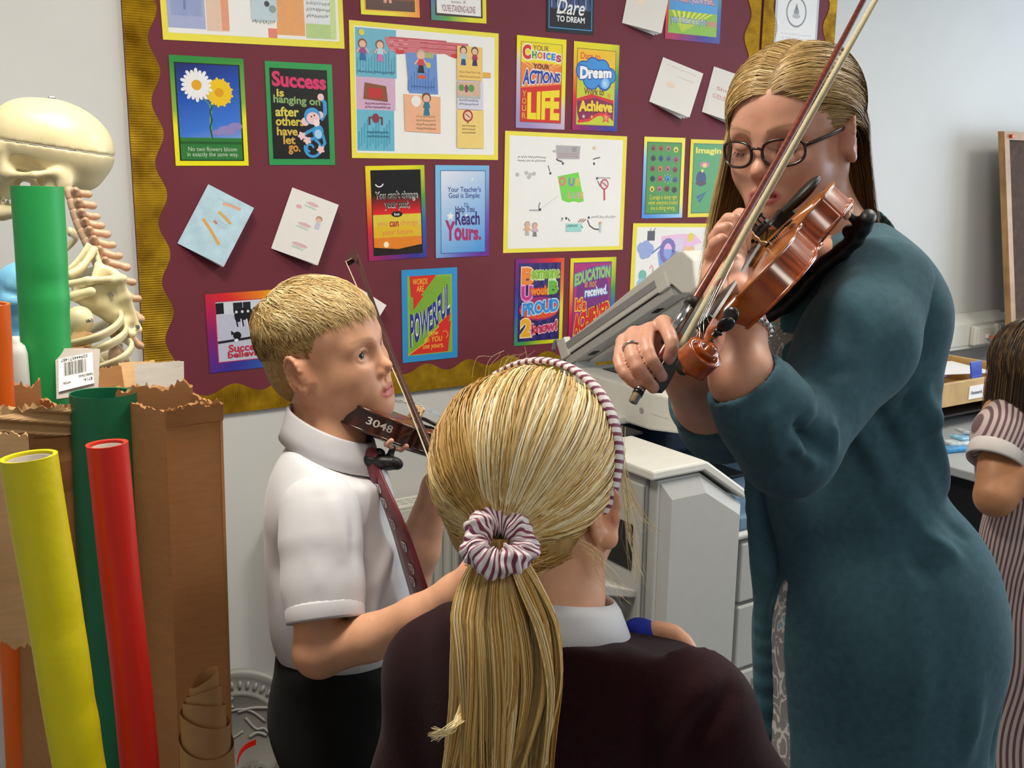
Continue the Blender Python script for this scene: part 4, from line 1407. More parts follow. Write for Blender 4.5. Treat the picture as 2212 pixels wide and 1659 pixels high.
def make_violin(R, T, s, label, m_side, m_top, m_neck, number=None, bs=1.0):
    root = empty('violin', (0, 0, 0), label=label, cat='violin')
    M = Matrix([[float(R[i][0]) * s, float(R[i][1]) * s, float(R[i][2]) * s, float(T[i])] for i in range(3)] + [[0, 0, 0, 1]])
    root.matrix_world = M
    plate('top_plate', -.002, .012, 1, m_top, root, bs)
    plate('back_plate', -.036, .010, -1, m_side, root, bs)
    q = OUT * bs
    ctr = np.array([0, .17]); nrm = np.roll(q, -1, 0) - np.roll(q, 1, 0)
    nrm = np.stack([nrm[:, 1], -nrm[:, 0]], 1); nrm /= np.linalg.norm(nrm, axis=1, keepdims=True) + 1e-9
    q = q - nrm * .0028
    V = [(a, b, z) for z in (-.001, -.037) for a, b in q]
    n = len(q)
    F = [(k, k + n, (k + 1) % n + n, (k + 1) % n) for k in range(n)]
    me = bpy.data.meshes.new('ribs'); me.from_pydata(V, [], F); me.update(); smooth(me)
    ribs = obj('ribs', me, m_side, root)
    # f holes: thin dark inlays following the arch
    for sx in (-1, 1):
        P = catmull([(.034, .232), (.029, .224), (.033, .216), (.039, .205), (.043, .190), (.048, .174), (.055, .166), (.060, .172), (.056, .180)], 22)
        bm = bmesh.new()
        for i in range(len(P) - 1):
            wd = .0022 if 3 < i < 17 else .0036
            bm_box(bm, (sx * (P[i][0] + P[i + 1][0]) / 2, (P[i][1] + P[i + 1][1]) / 2, .0125 - .09 * (abs(P[i][0]) - .03) ** 1 * .9),
                   (wd * 2, .0055, .003))
        obj('sound_hole', bm, M_EBONY, root)
    # neck and fingerboard
    bm = bmesh.new()
    bm_tube(bm, [(0, .350, -.022), (0, .372, -.012), (0, .392, .000), (0, .44, .002), (0, .490, .001)], [.019, .0165, .0125, .0118, .0112], 14, sx=1.0, sy=.8)
    bm_box(bm, (0, .352, -.018), (.034, .016, .036), bev=.004)
    obj('neck', bm, m_neck, root, True)
    bm = bmesh.new()
    for a, b in (((0, .222), (0, .490)),):
        w0, w1 = .0215, .0122
        prof = []
        for (yy, ww, zb) in ((.222, w0, .018), (.355, .017, .0125), (.490, w1, .0075)):
            prof.append([(-ww, yy, zb), (-ww, yy, zb + .004), (-ww * .5, yy, zb + .0065), (0, yy, zb + .0075), (ww * .5, yy, zb + .0065), (ww, yy, zb + .004), (ww, yy, zb)])
        rings = [[bm.verts.new(p) for p in r] for r in prof]
        for r0, r1 in zip(rings[:-1], rings[1:]):
            for k in range(7): bm.faces.new((r0[k], r0[(k + 1) % 7], r1[(k + 1) % 7], r1[k]))
        bm.faces.new(rings[0]); bm.faces.new(rings[-1][::-1])
    bmesh.ops.recalc_face_normals(bm, faces=bm.faces[:])
    obj('fingerboard', bm, M_EBONY, root)
    box('nut', (0, .4915, .011), (.025, .005, .009), M_EBONY, root, bev=.001)
    # bridge with cut-outs
    pol = [(-.021, 0), (-.010, 0), (-.007, .004), (0, .006), (.007, .004), (.010, 0), (.021, 0), (.0205, .004), (.016, .009), (.0175, .014), (.0165, .020), (.018, .027), (.012, .032), (0, .034), (-.012, .032), (-.018, .027), (-.0165, .020), (-.0175, .014), (-.016, .009), (-.0205, .004)]
    bp = prism('bridge', [(a, b + .012) for a, b in pol], ((0, .195, 0), (1, 0, 0), (0, 0, 1), (0, 1, 0)), -.0022, .0022, M_MAPLE, root)
    for x, z, r in ((-.009, .029, .003), (.009, .029, .003), (0, .034, .0026), (-.012, .024, .002), (.012, .024, .002)):
        bm = bmesh.new(); bm_tube(bm, [(x, .1924, z), (x, .1976, z)], r, 10); obj('bridge_hole', bm, M_BLACKP, bp)
    # tailpiece, chin rest
    prism('tailpiece', [(-.0085, .008), (.0085, .008), (.017, .075), (.0215, .112), (.015, .118), (-.015, .118), (-.0215, .112), (-.017, .075)], ((0, 0, .0225), (1, 0, 0), (0, 1, 0), (0, 0, 1)), 0, .006, M_EBONY, root, bev=.0015)
    for x in (-.0125, -.004, .004, .0125):
        bm = bmesh.new()
        bm_box(bm, (x, .106, .0325), (.0045, .016, .006), bev=.001)
        bm_tube(bm, [(x, .101, .034), (x, .101, .043)], .0017, 8)
        bm_tube(bm, [(x, .101, .043), (x, .101, .047)], .0042, 10)
        obj('fine_tuner', bm, M_BLACKP, root)
    v = Vol(.0022, .006)
    v.ell((-.055, .030, .020), (.040, .034, .010)); v.ell((-.052, .034, .034), (.030, .026, .010), None, .006, '-')
    v.boxr((0, -.002, .004), (.020, .008, .022), None, .004)
    Vv, Ff = v.mesh(); Vv = lap(Vv, Ff, 1)
    obj('chin_rest', arr_mesh('chin_rest', Vv, Ff), M_BLACKP, root)
    # pegbox + scroll
    bm = bmesh.new()
    for sx in (-1, 1):
        pts = [(.492, .010), (.492, -.012), (.53, -.020), (.556, -.020), (.560, -.004), (.545, .004), (.52, .008)]
        bm_prism(bm, pts, ((sx * .0118, 0, 0), (0, 1, 0), (0, 0, 1), (1, 0, 0)), -.0026, .0026)
    bm_prism(bm, [(.490, -.004), (.490, -.013), (.53, -.021), (.560, -.021), (.560, -.012), (.53, -.012)], ((0, 0, 0), (0, 1, 0), (0, 0, 1), (1, 0, 0)), -.0115, .0115)
    bmesh.ops.recalc_face_normals(bm, faces=bm.faces[:])
    bmesh.ops.bevel(bm, geom=[e for e in bm.edges if e.calc_face_angle(0) > .9], offset=.0009, segments=2, affect='EDGES')
    obj('pegbox', bm, m_neck, root)
    bm = bmesh.new()
    nt_ = 64
    cy, cz = .572, -.009
    rings = []
    for i in range(nt_):
        t = i / (nt_ - 1)
        a = math.radians(200) - t * math.radians(800)
        rr = .0195 * (1 - t) ** .9 + .0040
        th = .0085 * (1 - .45 * t)
        hw = .0075 + .0140 * t ** .9
        dr = np.array([math.cos(a), math.sin(a)])
        o_, i_ = rr + th / 2, max(rr - th / 2, .0004)
        rings.append([bm.verts.new((x, cy + dr[0] * q, cz + dr[1] * q)) for x, q in ((-hw, o_), (-hw * .8, o_ - .0006), (hw * .8, o_ - .0006), (hw, o_), (hw * .97, i_), (-hw * .97, i_))])
    for a, b in zip(rings[:-1], rings[1:]):
        for k in range(6): bm.faces.new((a[k], a[(k + 1) % 6], b[(k + 1) % 6], b[k]))
    bm.faces.new(rings[0]); bm.faces.new(rings[-1][::-1])
    bm_tube(bm, [(-.0235, cy, cz), (.0235, cy, cz)], .0062, 18)
    bm_tube(bm, [(-.0085, cy, cz), (.0085, cy, cz)], .0175, 26)
    bmesh.ops.recalc_face_normals(bm, faces=bm.faces[:])
    obj('scroll', bm, m_neck, root, True)
    # pegs
    for i, (yy, sx) in enumerate(((.503, -1), (.517, 1), (.531, -1), (.545, 1))):
        bm = bmesh.new()
        z = -.002 - .06 * (yy - .5)
        bm_tube(bm, [(-sx * .016, yy, z), (sx * .020, yy, z)], [.003, .0042], 10)
        bm_tube(bm, [(sx * .019, yy, z), (sx * .022, yy, z), (sx * .025, yy, z)], [.0045, .0062, .0045], 12)
        r = bmesh.ops.create_uvsphere(bm, u_segments=14, v_segments=10, radius=1)
        bmesh.ops.transform(bm, matrix=Matrix.Translation((sx * .035, yy, z)) @ Matrix.Rotation(.5 + i, 4, 'X') @ Matrix.Diagonal((.0115, .0042, .0105, 1)), verts=r['verts'])
        obj('peg', bm, M_EBONY, root, True)
    # strings
    for i, x in enumerate((-1, -.34, .34, 1)):
        pk = ((.503, -1), (.531, -1), (.545, 1), (.517, 1))[i]
        pts = [(x * .0125, .112, .031), (x * .0165, .195, .0475 - .003 * abs(x)), (x * .008, .4915, .0165), (x * .005, pk[0], .001)]
        tube('string', pts, .0005 if i else .0006, M_STEEL, root, 6)
    # shoulder rest
    sr = Vol(.003, .006)
    sr.chain(catmull([(-.115, .085, -.070), (-.07, .072, -.083), (0, .065, -.080), (.07, .070, -.086), (.115, .085, -.072)], 10), .012, .006, flat=((0, 1, 0), 1.6))
    for sx in (-1, 1):
        sr.cone((sx * .098, .082, -.075), (sx * .098, .082, -.048), .007, .006)
        sr.ell((sx * .078, .074, -.066), (.010, .012, .009))
    Vv, Ff = sr.mesh()
    rest = obj('shoulder_rest', arr_mesh('shoulder_rest', Vv, Ff), M_BLACKP, root)
    for sx in (-1, 1):
        ft = Vol(.002, .003)
        for dy in (-.020, .020):
            ft.chain([(sx * .098, .082, -.048), (sx * .099, .082 + dy, -.046), (sx * .108, .082 + dy, -.036)], [.0042, .0042, .0052])
        Vv, Ff = ft.mesh()
        obj('foot', arr_mesh('foot', Vv, Ff), M_PINKRUB, rest)
    if number:
        V, F = glyphs(number, .012, 0)
        # painted on the treble rib, lower bout: wrap onto the rib outline
        seg = q[:40]
        L = np.concatenate([[0], np.cumsum(np.linalg.norm(np.diff(seg, axis=0), axis=1))])
        P = []
        for a, b in V:
            t = .075 + .052 * a
            x = np.interp(t, L, seg[:, 0]); y = np.interp(t, L, seg[:, 1])
            j = min(np.searchsorted(L, t), len(seg) - 1); tn = seg[j] - seg[j - 1]; tn /= np.linalg.norm(tn)
            P.append((x + tn[1] * .0006, y - tn[0] * .0006, -.010 - .014 * (1 - b)))
        me = bpy.data.meshes.new('number'); me.from_pydata(P, [], F); me.update()
        obj('number', me, flat('#cfcabc'), root)
    return root


def make_bow(p_frog, p_tip, hairdir, label, m_stick, s=1.0, hz=1.0):
    """bow from the screw end to the tip; hairdir points from stick to hair"""
    p0 = np.asarray(p_frog, float); p1 = np.asarray(p_tip, float)
    ax = p1 - p0; L = np.linalg.norm(ax); ax /= L
    hd = np.asarray(hairdir, float); hd = hd - ax * (hd @ ax); hd /= np.linalg.norm(hd)
    sd = np.cross(hd, ax)
    root = empty('violin_bow', (0, 0, 0), label=label, cat='violin bow')
    root.matrix_world = Matrix([[sd[i], ax[i], -hd[i], p0[i]] for i in range(3)] + [[0, 0, 0, 1]])
    # local: y along, z up (away from the hair)
    pts = []
    for t in np.linspace(.02, 1, 16):
        pts.append((0, t * L, -.008 * math.sin(math.pi * t) * s))
    tube('stick', pts, list(np.linspace(.0043, .0029, 16) * s), m_stick, root, 10)
    tube('screw', [(0, -.006, 0), (0, .004, 0), (0, .0041, 0), (0, .016, 0)], [.0042 * s, .0042 * s, .0046 * s, .0046 * s], M_STEEL, root, 12)
    tube('screw_ring', [(0, .003, 0), (0, .008, 0)], .0048 * s, M_EBONY, root, 12)
    prism('frog', [(.022, -.003), (.022, -.022), (.030, -.024), (.062, -.024), (.066, -.020), (.062, -.012), (.066, -.004), (.066, -.003)], ((0, 0, 0), (0, 1, 0), (0, 0, 1), (1, 0, 0)), -.0065 * s, .0065 * s, M_EBONY, root, bev=.0012)
    box('ferrule', (0, .068, -.0215), (.013, .010, .006), M_STEEL, root, bev=.001)
    tube('grip', [(0, .070, 0), (0, .086, -.0008)], .0054 * s, mat('dark leather', '#241812', rough=.6), root, 12)
    tube('winding', [(0, .086, -.0008), (0, .124, -.0014)], .0049 * s, M_STEEL, root, 12)
    tube('thumb_leather', [(0, .124, -.0014), (0, .134, -.0016)], .0054 * s, mat('dark leather', '#241812', rough=.6), root, 12)
    prism('tip', [(L - .004, .003), (L + .012, .002), (L + .014, -.004), (L - .002, -.021), (L - .012, -.022), (L - .010, -.010), (L - .022, -.003)], ((0, 0, 0), (0, 1, 0), (0, 0, 1), (1, 0, 0)), -.0045 * s, .0045 * s, m_stick, root, bev=.001)
    bm = bmesh.new()
    for k in range(12):
        x = (-.0050 + .010 * k / 11) * s
        bm_tube(bm, [(x, .070, -.0205), (x * .95, L * .5, (-.0207 + .0003 * (k % 2)) * hz), (x * .8, L - .008, -.0215)], .00055, 5, cap=False)
    h_ = obj('bow_hair', bm, mat('white horse hair', '#d8cfae', rough=.5, var=.1, scale=300), root)
    h_['kind'] = 'stuff'
    return root


M_VSIDE = wood_mat('amber varnished maple', '#5c1c02', '#9c4206', '#c46a14', scale=34)
M_VTOP = wood_mat('amber varnished spruce', '#7a3a10', '#a05c22', '#b87c3c', scale=12, stripe=False)
M_VNECK = wood_mat('amber neck wood', '#742806', '#98430c', '#b45c14', scale=40)
M_BSIDE = wood_mat('dark brown varnish', '#160803', '#3c1807', '#7a380c', scale=16)
M_BTOP = wood_mat('dark spruce varnish', '#3a1a08', '#6a3410', '#8a4a1c', scale=12, stripe=False)
M_STICK = wood_mat('red brown bow wood', '#4a160a', '#6c2410', '#84321a', scale=30, rough=.35, coat=.4)
M_STICK2 = wood_mat('dark brown bow wood', '#2a1210', '#3e1c16', '#4c241c', scale=30, rough=.35, coat=.4)
RV = np.array([[-0.3388, -0.8256, -0.4512], [0.7693, -0.5192, 0.3723], [-0.5416, -0.2209, 0.8111]])
TV = np.array([1.051, 0.9604, 1.5492])
_ca, _sa = math.cos(math.radians(13)), math.sin(math.radians(13)); _pv = np.array((-.085, .16, -.018)) * .82
_R2 = np.stack([RV[:, 0] * _ca - RV[:, 2] * _sa, RV[:, 1], RV[:, 2] * _ca + RV[:, 0] * _sa], 1); TV = TV + RV @ _pv - _R2 @ _pv; RV = _R2
make_violin(RV, TV, .82, 'glossy amber violin held under the woman\'s chin, scroll towards the camera', M_VSIDE, M_VTOP, M_VNECK, bs=1.12)
RB_ = np.array([[0.2232, 0.9054, 0.3611], [-0.9745, 0.2167, 0.0592], [-0.0246, -0.3651, 0.9307]])
_c = RW[:, 2]; _a = math.radians(6.0); _K = np.array([[0, -_c[2], _c[1]], [_c[2], 0, -_c[0]], [-_c[1], _c[0], 0]])
_Q = np.eye(3) + math.sin(_a) * _K + (1 - math.cos(_a)) * _K @ _K
_piv = at(850, 925, 1.55)
TB_ = _Q @ (np.array((0.581, 1.3671, 1.2627)) - _piv) + _piv + at(885, 925, 1.55) - at(875, 928, 1.55)
RB_ = _Q @ RB_
make_violin(RB_, TB_, .78, 'small dark brown violin numbered 3048 under the boy\'s chin', M_BSIDE, M_BTOP, M_BSIDE, number='3048')
#(0.581, 1.3671, 1.2627), .78, 'small dark brown violin numbered 3048 under the boy\'s chin', M_BSIDE, M_BTOP, M_BSIDE, number='3048')
T_FROG, T_TIP = at(1373, 858, 1.04), at(1935, -135, 1.33)
make_bow(T_FROG, T_TIP, ang(at(1640, 530, 1.0) - at(1590, 500, 1.0)) * .85 + RW[:, 2] * .6, 'red brown violin bow crossing in front of the woman\'s face', M_STICK, 1.15)
B_FROG, B_TIP = at(1068, 1262, 1.33), at(770, 552, 1.86)
make_bow(B_FROG, B_TIP, np.array(at(800, 800, 1.6)) - at(900, 760, 1.6), 'dark brown violin bow held up beside the boy\'s nose', M_STICK2, 1.25, .75)
# ================================================================== THE BOY
def comb(fr, roots, dirfn, lens, K, lift0, lift1, c=(0, -.014, .036), r=(.074, .096, .084), jit=.12, grav=0.0):
    """grow strands over the skull ellipsoid"""
    c = np.array(c); r = np.array(r)
    P = roots.copy()
    N = len(P)
    out = [P.copy()]
    jitv = rng.normal(size=(N, 3)) * jit
    lf = lift0 + (lift1 - lift0) * rng.random(N)
    for i in range(K - 1):
        q = (P - c) / r
        nrm = q / r; nrm /= np.linalg.norm(nrm, axis=1, keepdims=True)
        d = dirfn(P) + jitv
        d[:, 2] -= grav * i / K
        d -= nrm * (d * nrm).sum(1, keepdims=True)
        d /= np.linalg.norm(d, axis=1, keepdims=True) + 1e-9
        P = P + d * (lens / (K - 1))[:, None]
        q = (P - c) / r
        t = (i + 1) / (K - 1)
        tgt = 1.02 + lf * (math.sin(t * 2.2) if True else t)
        rad = np.linalg.norm(q, axis=1)
        P = c + r * q / rad[:, None] * np.maximum(tgt, np.minimum(rad, tgt + .02))[:, None]
        out.append(P.copy())
    return np.stack(out, 1)


def scalp(n, maskfn, c=(0, -.014, .036), r=(.074, .096, .084)):
    q = rng.normal(size=(n * 4, 3)); q /= np.linalg.norm(q, axis=1, keepdims=True)
    P = np.array(c) + np.array(r) * q
    return P[maskfn(P)][:n]


def gray_frame(lat, fwd, up):
    return np.stack([ang(lat), ang(fwd), ang(up)], 1)


UP_ = np.array([0, 0, 1.0])
BFR = Fr([[-0.715, 0.6669, -0.2099], [-0.686, -0.7272, 0.0262], [-0.1352, 0.1627, 0.9774]], (0.5881, 1.4078, 1.3333), .93)
_a = math.radians(-4.0); _q = np.array([[math.cos(_a), -math.sin(_a), 0], [math.sin(_a), math.cos(_a), 0], [0, 0, 1]])
BFR.R = _q @ BFR.R; BFR.T = BFR.T + RW[:, 0] * .004 + UP_ * .001
boy = empty('person', (0.60, 1.47, 0), label='blond boy in white shirt and maroon tie playing a small violin', cat='person')
bpy.context.view_layer.update()
b_f = np.array([.838, -.545, 0]); b_l = np.array([-.545, -.838, 0]); UP = np.array([0, 0, 1.0])   # forward, his right
BB_ = np.stack([b_l, b_f, UP], 1)
v = Vol(.0016, .012)
nk = at(712, 955, 1.53)
head_volume(v, BFR, child=1, eyes_open=1.0, neck=([nk], [.050]))
v.cone(nk, nk - UP * .05, .050, .055, .02)
hv = v.mesh()
va = Vol(.0036, .012)
SHR, ELR, WRR = at(688, 1120, 1.44), at(690, 1408, 1.395), at(985, 1280, 1.345)
va.chain([SHR, at(692, 1260, 1.41), ELR], [.040, .037, .034])
va.chain([ELR, at(800, 1378, 1.378), at(900, 1332, 1.36), WRR], [.0330, .0300, .0262, .0228])
SHL, ELL, WRL = at(730, 1100, 1.66), at(880, 1262, 1.70), at(944, 1052, 1.68)
va.chain([SHL, ELL], [.04, .034]); va.chain([ELL, ELL + (WRL - ELL) * .35, WRL], [.034, .035, .024])
# right hand on the bow
HR = at(1034, 1250, 1.335)
va.cone(WRR, HR, .024, .026, flat=((0, 0, 1), 1.0)); va.ell(HR, (.030, .020, .036), None)
bx = ang(B_TIP - B_FROG)
for k in range(4):
    base = HR + bx * (.026 - .017 * k) + np.array(b_f) * .026 + UP * .008
    tip = B_FROG + bx * (.075 - .018 * k) - np.array([0, 0, .012])
    finger(va, [base, base + b_f * .020 - UP * .004, tip + b_f * .016, tip], .0085, .0065)
finger(va, [HR - UP * .01, HR + b_f * .02 - UP * .022, B_FROG + bx * .05 - UP * .02], .010, .008)
# left hand round the violin neck
VNB = lambda p: (RB_ @ (np.array(p) * .78)) + TB_
HL = VNB((.015, .40, -.030))
va.cone(WRL, HL, .024, .026); va.ell(HL, (.034, .022, .036), RB_)
for k in range(4):
    yy = .41 + .020 * k
    finger(va, [VNB((.030, yy - .01, -.028)), VNB((.036, yy, .000)), VNB((.022, yy + .002, .030)), VNB((.004, yy, .022))], .0085, .0062)
finger(va, [VNB((-.005, .385, -.045)), VNB((-.024, .40, -.022)), VNB((-.022, .41, .006))], .010, .0078)
av = va.mesh()
V = np.concatenate([hv[0], av[0]]); F = np.concatenate([hv[1], av[1] + len(hv[0])])
V = lap(V, F, 1)
cf = head_colors(BFR, '#dca684', '#bf6a60', ('#a8845c', .55), '#de8a6c')
inv_parent(obj('body', arr_mesh('body', V, F, cf(V)), M_SKIN), boy)
eyeballs(BFR, boy, '#2c343e', look=(.12, .16))

# hair
H_BOY = hair_mat('short blond hair', [(0, '#8a6a3c'), (.3, '#b8945a'), (.65, '#d8bb80'), (1, '#f2e0b0')])
HCAP_B = mat('blond scalp hair', '#b3905c', rough=.7, var=.25, scale=150)
hc, hr_ = np.array((0, -.016, .036)), np.array((.0755, .0970, .0785))
v = Vol(.0034, .004)
v.ell(BFR.w(hc), hr_ * 1.03 * BFR.s, BFR.R)
v.ell(BFR.w((0, -.045, -.02)), np.array((.066, .058, .06)) * BFR.s, BFR.R, .02)
lo_, hi_ = BFR.T - .3, BFR.T + .3
v.plane_cut(BFR.w((0, .062, .080)), BFR.R @ np.array((0, .80, -.60)), lo_, hi_, .006)
v.plane_cut(BFR.w((0, -.05, -.072)), BFR.R @ np.array((0, .25, -.97)), lo_, hi_, .004)
for sx in (-1, 1): v.ell(BFR.w((sx * .080, -.004, -.014)), np.array((.03, .022, .034)) * BFR.s, BFR.R, .006, '-')
cap = vol_obj('hair', v, HCAP_B, boy)


def bmask(P):
    front = (P - np.array((0, .076, .072))) @ np.array((0, .80, -.60)) < 0
    low = (P - np.array((0, -.05, -.070))) @ np.array((0, .25, -.97)) < 0
    ear = ((np.abs(P[:, 0]) > .05) & (np.linalg.norm((P[:, 1:] - np.array((-.006, -.012))) / np.array((.022, .034)), axis=1) < 1))
    return front & low & ~ear


crown = np.array((.010, -.070, .098))


def bdir(P):
    d = P - crown
    d = d / (np.linalg.norm(d, axis=1, keepdims=True) + 1e-6)
    top = np.clip((P[:, 2] - .055) / .04, 0, 1)[:, None]
    return d + top * np.array((.25, .9, 0)) * .7


roots = scalp(19000, bmask, hc, hr_ * 1.02)
top = np.clip((roots[:, 2] - .050) / .035, 0, 1) * np.clip((roots[:, 1] + .11) / .05, 0.35, 1)
lens = .009 + .040 * top * (.6 + .6 * rng.random(len(roots)))
# strands gather into locks: neighbours share a swing
lock = np.floor(roots / .011).astype(int); key = (lock[:, 0] * 73856093 ^ lock[:, 1] * 19349663 ^ lock[:, 2] * 83492791) % 997
swing = (rng.random((997, 3)) - .5)[key]
lk = rng.random(997)[key]
S = []
S = comb(BFR, roots, lambda P: bdir(P) + swing * .9, lens, 6, .012, .015 + .10 * top, c=hc, r=hr_ * 1.02, jit=.12)
S = BFR.wv(S.reshape(-1, 3)).reshape(S.shape)
inv_parent(strands('hair_strands', S, .00055 + .0003 * top, .00018, H_BOY, ctr=BFR.w((0, -.01, .03)), rnd=np.clip(.45 * lk + .35 * top + .3 * rng.random(len(roots)) - .05, 0, 1)), cap)
# brows and lashes
for sx in (-1, 1):
    n = 110
    t = rng.random(n)
    x = .013 + .038 * t
    z = .0175 + .006 * np.sin(t * 2.3) + rng.normal(size=n) * .0013
    y = .0900 - 6.6 * x * x
    p0 = np.stack([sx * x, y, z], 1)
    p1 = p0 + np.stack([sx * (.005 + 0 * x), -.003 - .04 * x, .0012 - .003 * t], 1)
    S = np.stack([p0, (p0 + p1) / 2 + [0, .0012, .0005], p1], 1)
    S = BFR.wv(S.reshape(-1, 3)).reshape(S.shape)
    inv_parent(strands('eyebrow', S, .00028, .0001, hair_mat('brow hair', [(0, '#8a6a48'), (1, '#b09468')])), boy)

# ---- shirt
M_SHIRT = mat('white cotton shirt', '#d6d5d9', rough=.8, var=.02, scale=20, bump=.06, bscale=500, sheen=.2)
v = Vol(.0044, .03)
v.ell(at(716, 1105, 1.55), (.135, .094, .12), BB_)
v.ell(at(660, 1120, 1.52), (.075, .045, .10), BB_)
v.ell(at(735, 1240, 1.555), (.122, .104, .13), BB_)
v.ell(at(748, 1350, 1.56), (.118, .104, .085), BB_)
v.ell(at(650, 1300, 1.53), (.07, .03, .09), BB_, .04)
v.cone(at(700, 1040, 1.50), at(700, 1060, 1.60), .06, .06)
v.cone(at(692, 1105, 1.44), at(718, 1060, 1.52), .045, .06)
v.cone(at(735, 1085, 1.66), at(720, 1060, 1.57), .045, .06)
v.cone(nk - UP * .06, nk - UP * .022, .064, .058, .02)
lo_, hi_ = nk - .4, nk + .4
v.plane_cut(nk - UP * .014 + b_f * .0, UP + b_f * .45, lo_, hi_, .006)
v.plane_cut(at(745, 1404, 1.56), np.array((0, 0, -1.0)) + b_f * .12, nk - .8, nk + .4, .008)
cr = [([at(652, 1020, 1.5), at(600, 1110, 1.5), at(622, 1200, 1.47)], -.006, .012), ([at(640, 1150, 1.45), at(622, 1230, 1.46), at(650, 1330, 1.48)], -.008, .016),
      ([at(840, 1180, 1.5), at(800, 1260, 1.47), at(760, 1310, 1.47)], .006, .014), ([at(850, 1230, 1.5), at(820, 1300, 1.48), at(770, 1340, 1.48)], -.006, .012),
      ([at(700, 1380, 1.46), at(720, 1330, 1.45), at(735, 1250, 1.45)], .005, .012), ([at(790, 1385, 1.47), at(800, 1330, 1.46), at(820, 1290, 1.46)], .005, .01),
      ([at(600, 1190, 1.5), at(615, 1290, 1.5), at(650, 1370, 1.5)], .006, .014), ([at(770, 1060, 1.46), at(760, 1130, 1.45), at(775, 1190, 1.45)], -.005, .010)]
shirt = vol_obj('shirt', v, M_SHIRT, boy, creases=[(p, a * 1.5, w) for p, a, w in cr], it=2)
# right sleeve, open at the hem
v = Vol(.003, .02)
hem = at(704, 1340, 1.395)
v.chain([at(690, 1098, 1.445), at(693, 1170, 1.425), at(698, 1260, 1.41), hem], [.048, .049, .0485, .0490], flat=(b_f, 1.08))
v.cone(at(694, 1110, 1.44), at(706, 1080, 1.50), .050, .05)
axs = ang(hem - at(690, 1170, 1.42))
v.plane_cut(hem, axs, hem - .2, hem + .2, .002)
v.chain([at(698, 1290, 1.405), at(704, 1400, 1.39)], [.043, .046], .002, '-')
v2c = [([at(665, 1090, 1.41), at(650, 1180, 1.40), at(655, 1290, 1.39)], .004, .010), ([at(720, 1090, 1.40), at(735, 1180, 1.39), at(745, 1280, 1.385)], .004, .011), ([at(690, 1080, 1.40), at(690, 1180, 1.385), at(690, 1290, 1.38)], -.003, .012), ([at(650, 1060, 1.44), at(632, 1120, 1.43)], -.003, .008)]
v2c += [([at(740, 1090, 1.42), at(755, 1160, 1.40), at(752, 1250, 1.39)], -.004, .008), ([at(670, 1200, 1.38), at(690, 1260, 1.37), at(720, 1310, 1.37)], .003, .010), ([at(730, 1230, 1.38), at(700, 1280, 1.37), at(660, 1310, 1.37)], -.003, .009), ([at(705, 1110, 1.40), at(712, 1190, 1.385), at(716, 1260, 1.38)], .004, .008)]
slv = vol_obj('sleeve', v, M_SHIRT, None, creases=[(p, a * 1.6, w) for p, a, w in v2c], it=1)
inv_parent(slv, shirt)
n_ = 30
ring = []
u_ = ang(np.cross(axs, b_f)); w_ = np.cross(u_, axs)
for k in range(n_):
    a = 2 * math.pi * k / n_
    ring.append(hem - axs * .012 + (u_ * math.cos(a) * .0490 + w_ * math.sin(a) * .0525))
bm = bmesh.new(); bm_tube(bm, ring, .0125, 8, closed=True, sx=.12, sy=1.0, up=axs)
inv_parent(obj('cuff', bm, M_SHIRT, sm=True), shirt)
v = Vol(.003, .02)
v.chain([at(735, 1085, 1.66), at(800, 1170, 1.685)], [.052, .048])
inv_parent(vol_obj('sleeve', v, M_SHIRT, None), shirt)
# collar: stand and folded leaf
cb = at(716, 944, 1.525)
n_ = 48


def collar_ring(off, rad, point=0.0):
    out = []
    for k in range(n_):
        a = 2 * math.pi * k / n_
        c_, s_ = math.cos(a), math.sin(a)
        tip = max(0, 1 - abs(((a + math.pi) % (2 * math.pi) - math.pi)) / .75) ** 1.4
        out.append(cb + UP * (off - .027 * c_ - point * tip) + b_f * (c_ * rad * 1.06 + point * tip * .25) + b_l * (s_ * rad))
    return out


rings = [collar_ring(-.022, .0560), collar_ring(.018, .0550), collar_ring(.022, .0570), collar_ring(.019, .0600), collar_ring(-.004, .0660, .014), collar_ring(-.024, .0725, .030),
         collar_ring(-.025, .0710, .030), collar_ring(-.004, .0640, .014), collar_ring(.012, .0590)]
Vc = np.concatenate(rings); Fc = []
for i in range(len(rings) - 1):
    for k in range(n_):
        Fc.append((i * n_ + k, i * n_ + (k + 1) % n_, (i + 1) * n_ + (k + 1) % n_, (i + 1) * n_ + k))
inv_parent(obj('collar', arr_mesh('collar', Vc, np.array(Fc)), M_SHIRT), shirt)
# ---- tie: knot, blade, printed crests
M_TIE = mat('maroon silk tie', '#6c1c28', rough=.45, var=.08, scale=300, sheen=.2)
tie = empty('tie', (0, 0, 0)); tie.parent = boy; tie.matrix_parent_inverse = boy.matrix_world.inverted()
cl = catmull([at(808, 1000, 1.495), at(824, 1045, 1.48), at(850, 1110, 1.462), at(872, 1170, 1.465), at(892, 1235, 1.47), at(912, 1300, 1.478), at(925, 1360, 1.49)], 26)
wd = np.interp(np.linspace(0, 1, 26), [0, .1, .3, 1], [.014, .018, .027, .037])
sidev = ang(np.array(b_l) * .80 + b_f * .60)
nrmv = ang(np.cross(sidev, UP)); nrmv = nrmv if nrmv @ np.array([0, -1, 0]) > 0 else -nrmv
Vt, Ft = [], []
for p, w0 in zip(cl, wd):
    for q, dz in ((-1, 0), (-.5, .002), (0, .003), (.5, .002), (1, 0), (0, -.003)):
        Vt.append(p + sidev * q * w0 + nrmv * dz)
for i in range(25):
    for k in range(6): Ft.append((i * 6 + k, i * 6 + (k + 1) % 6, (i + 1) * 6 + (k + 1) % 6, (i + 1) * 6 + k))
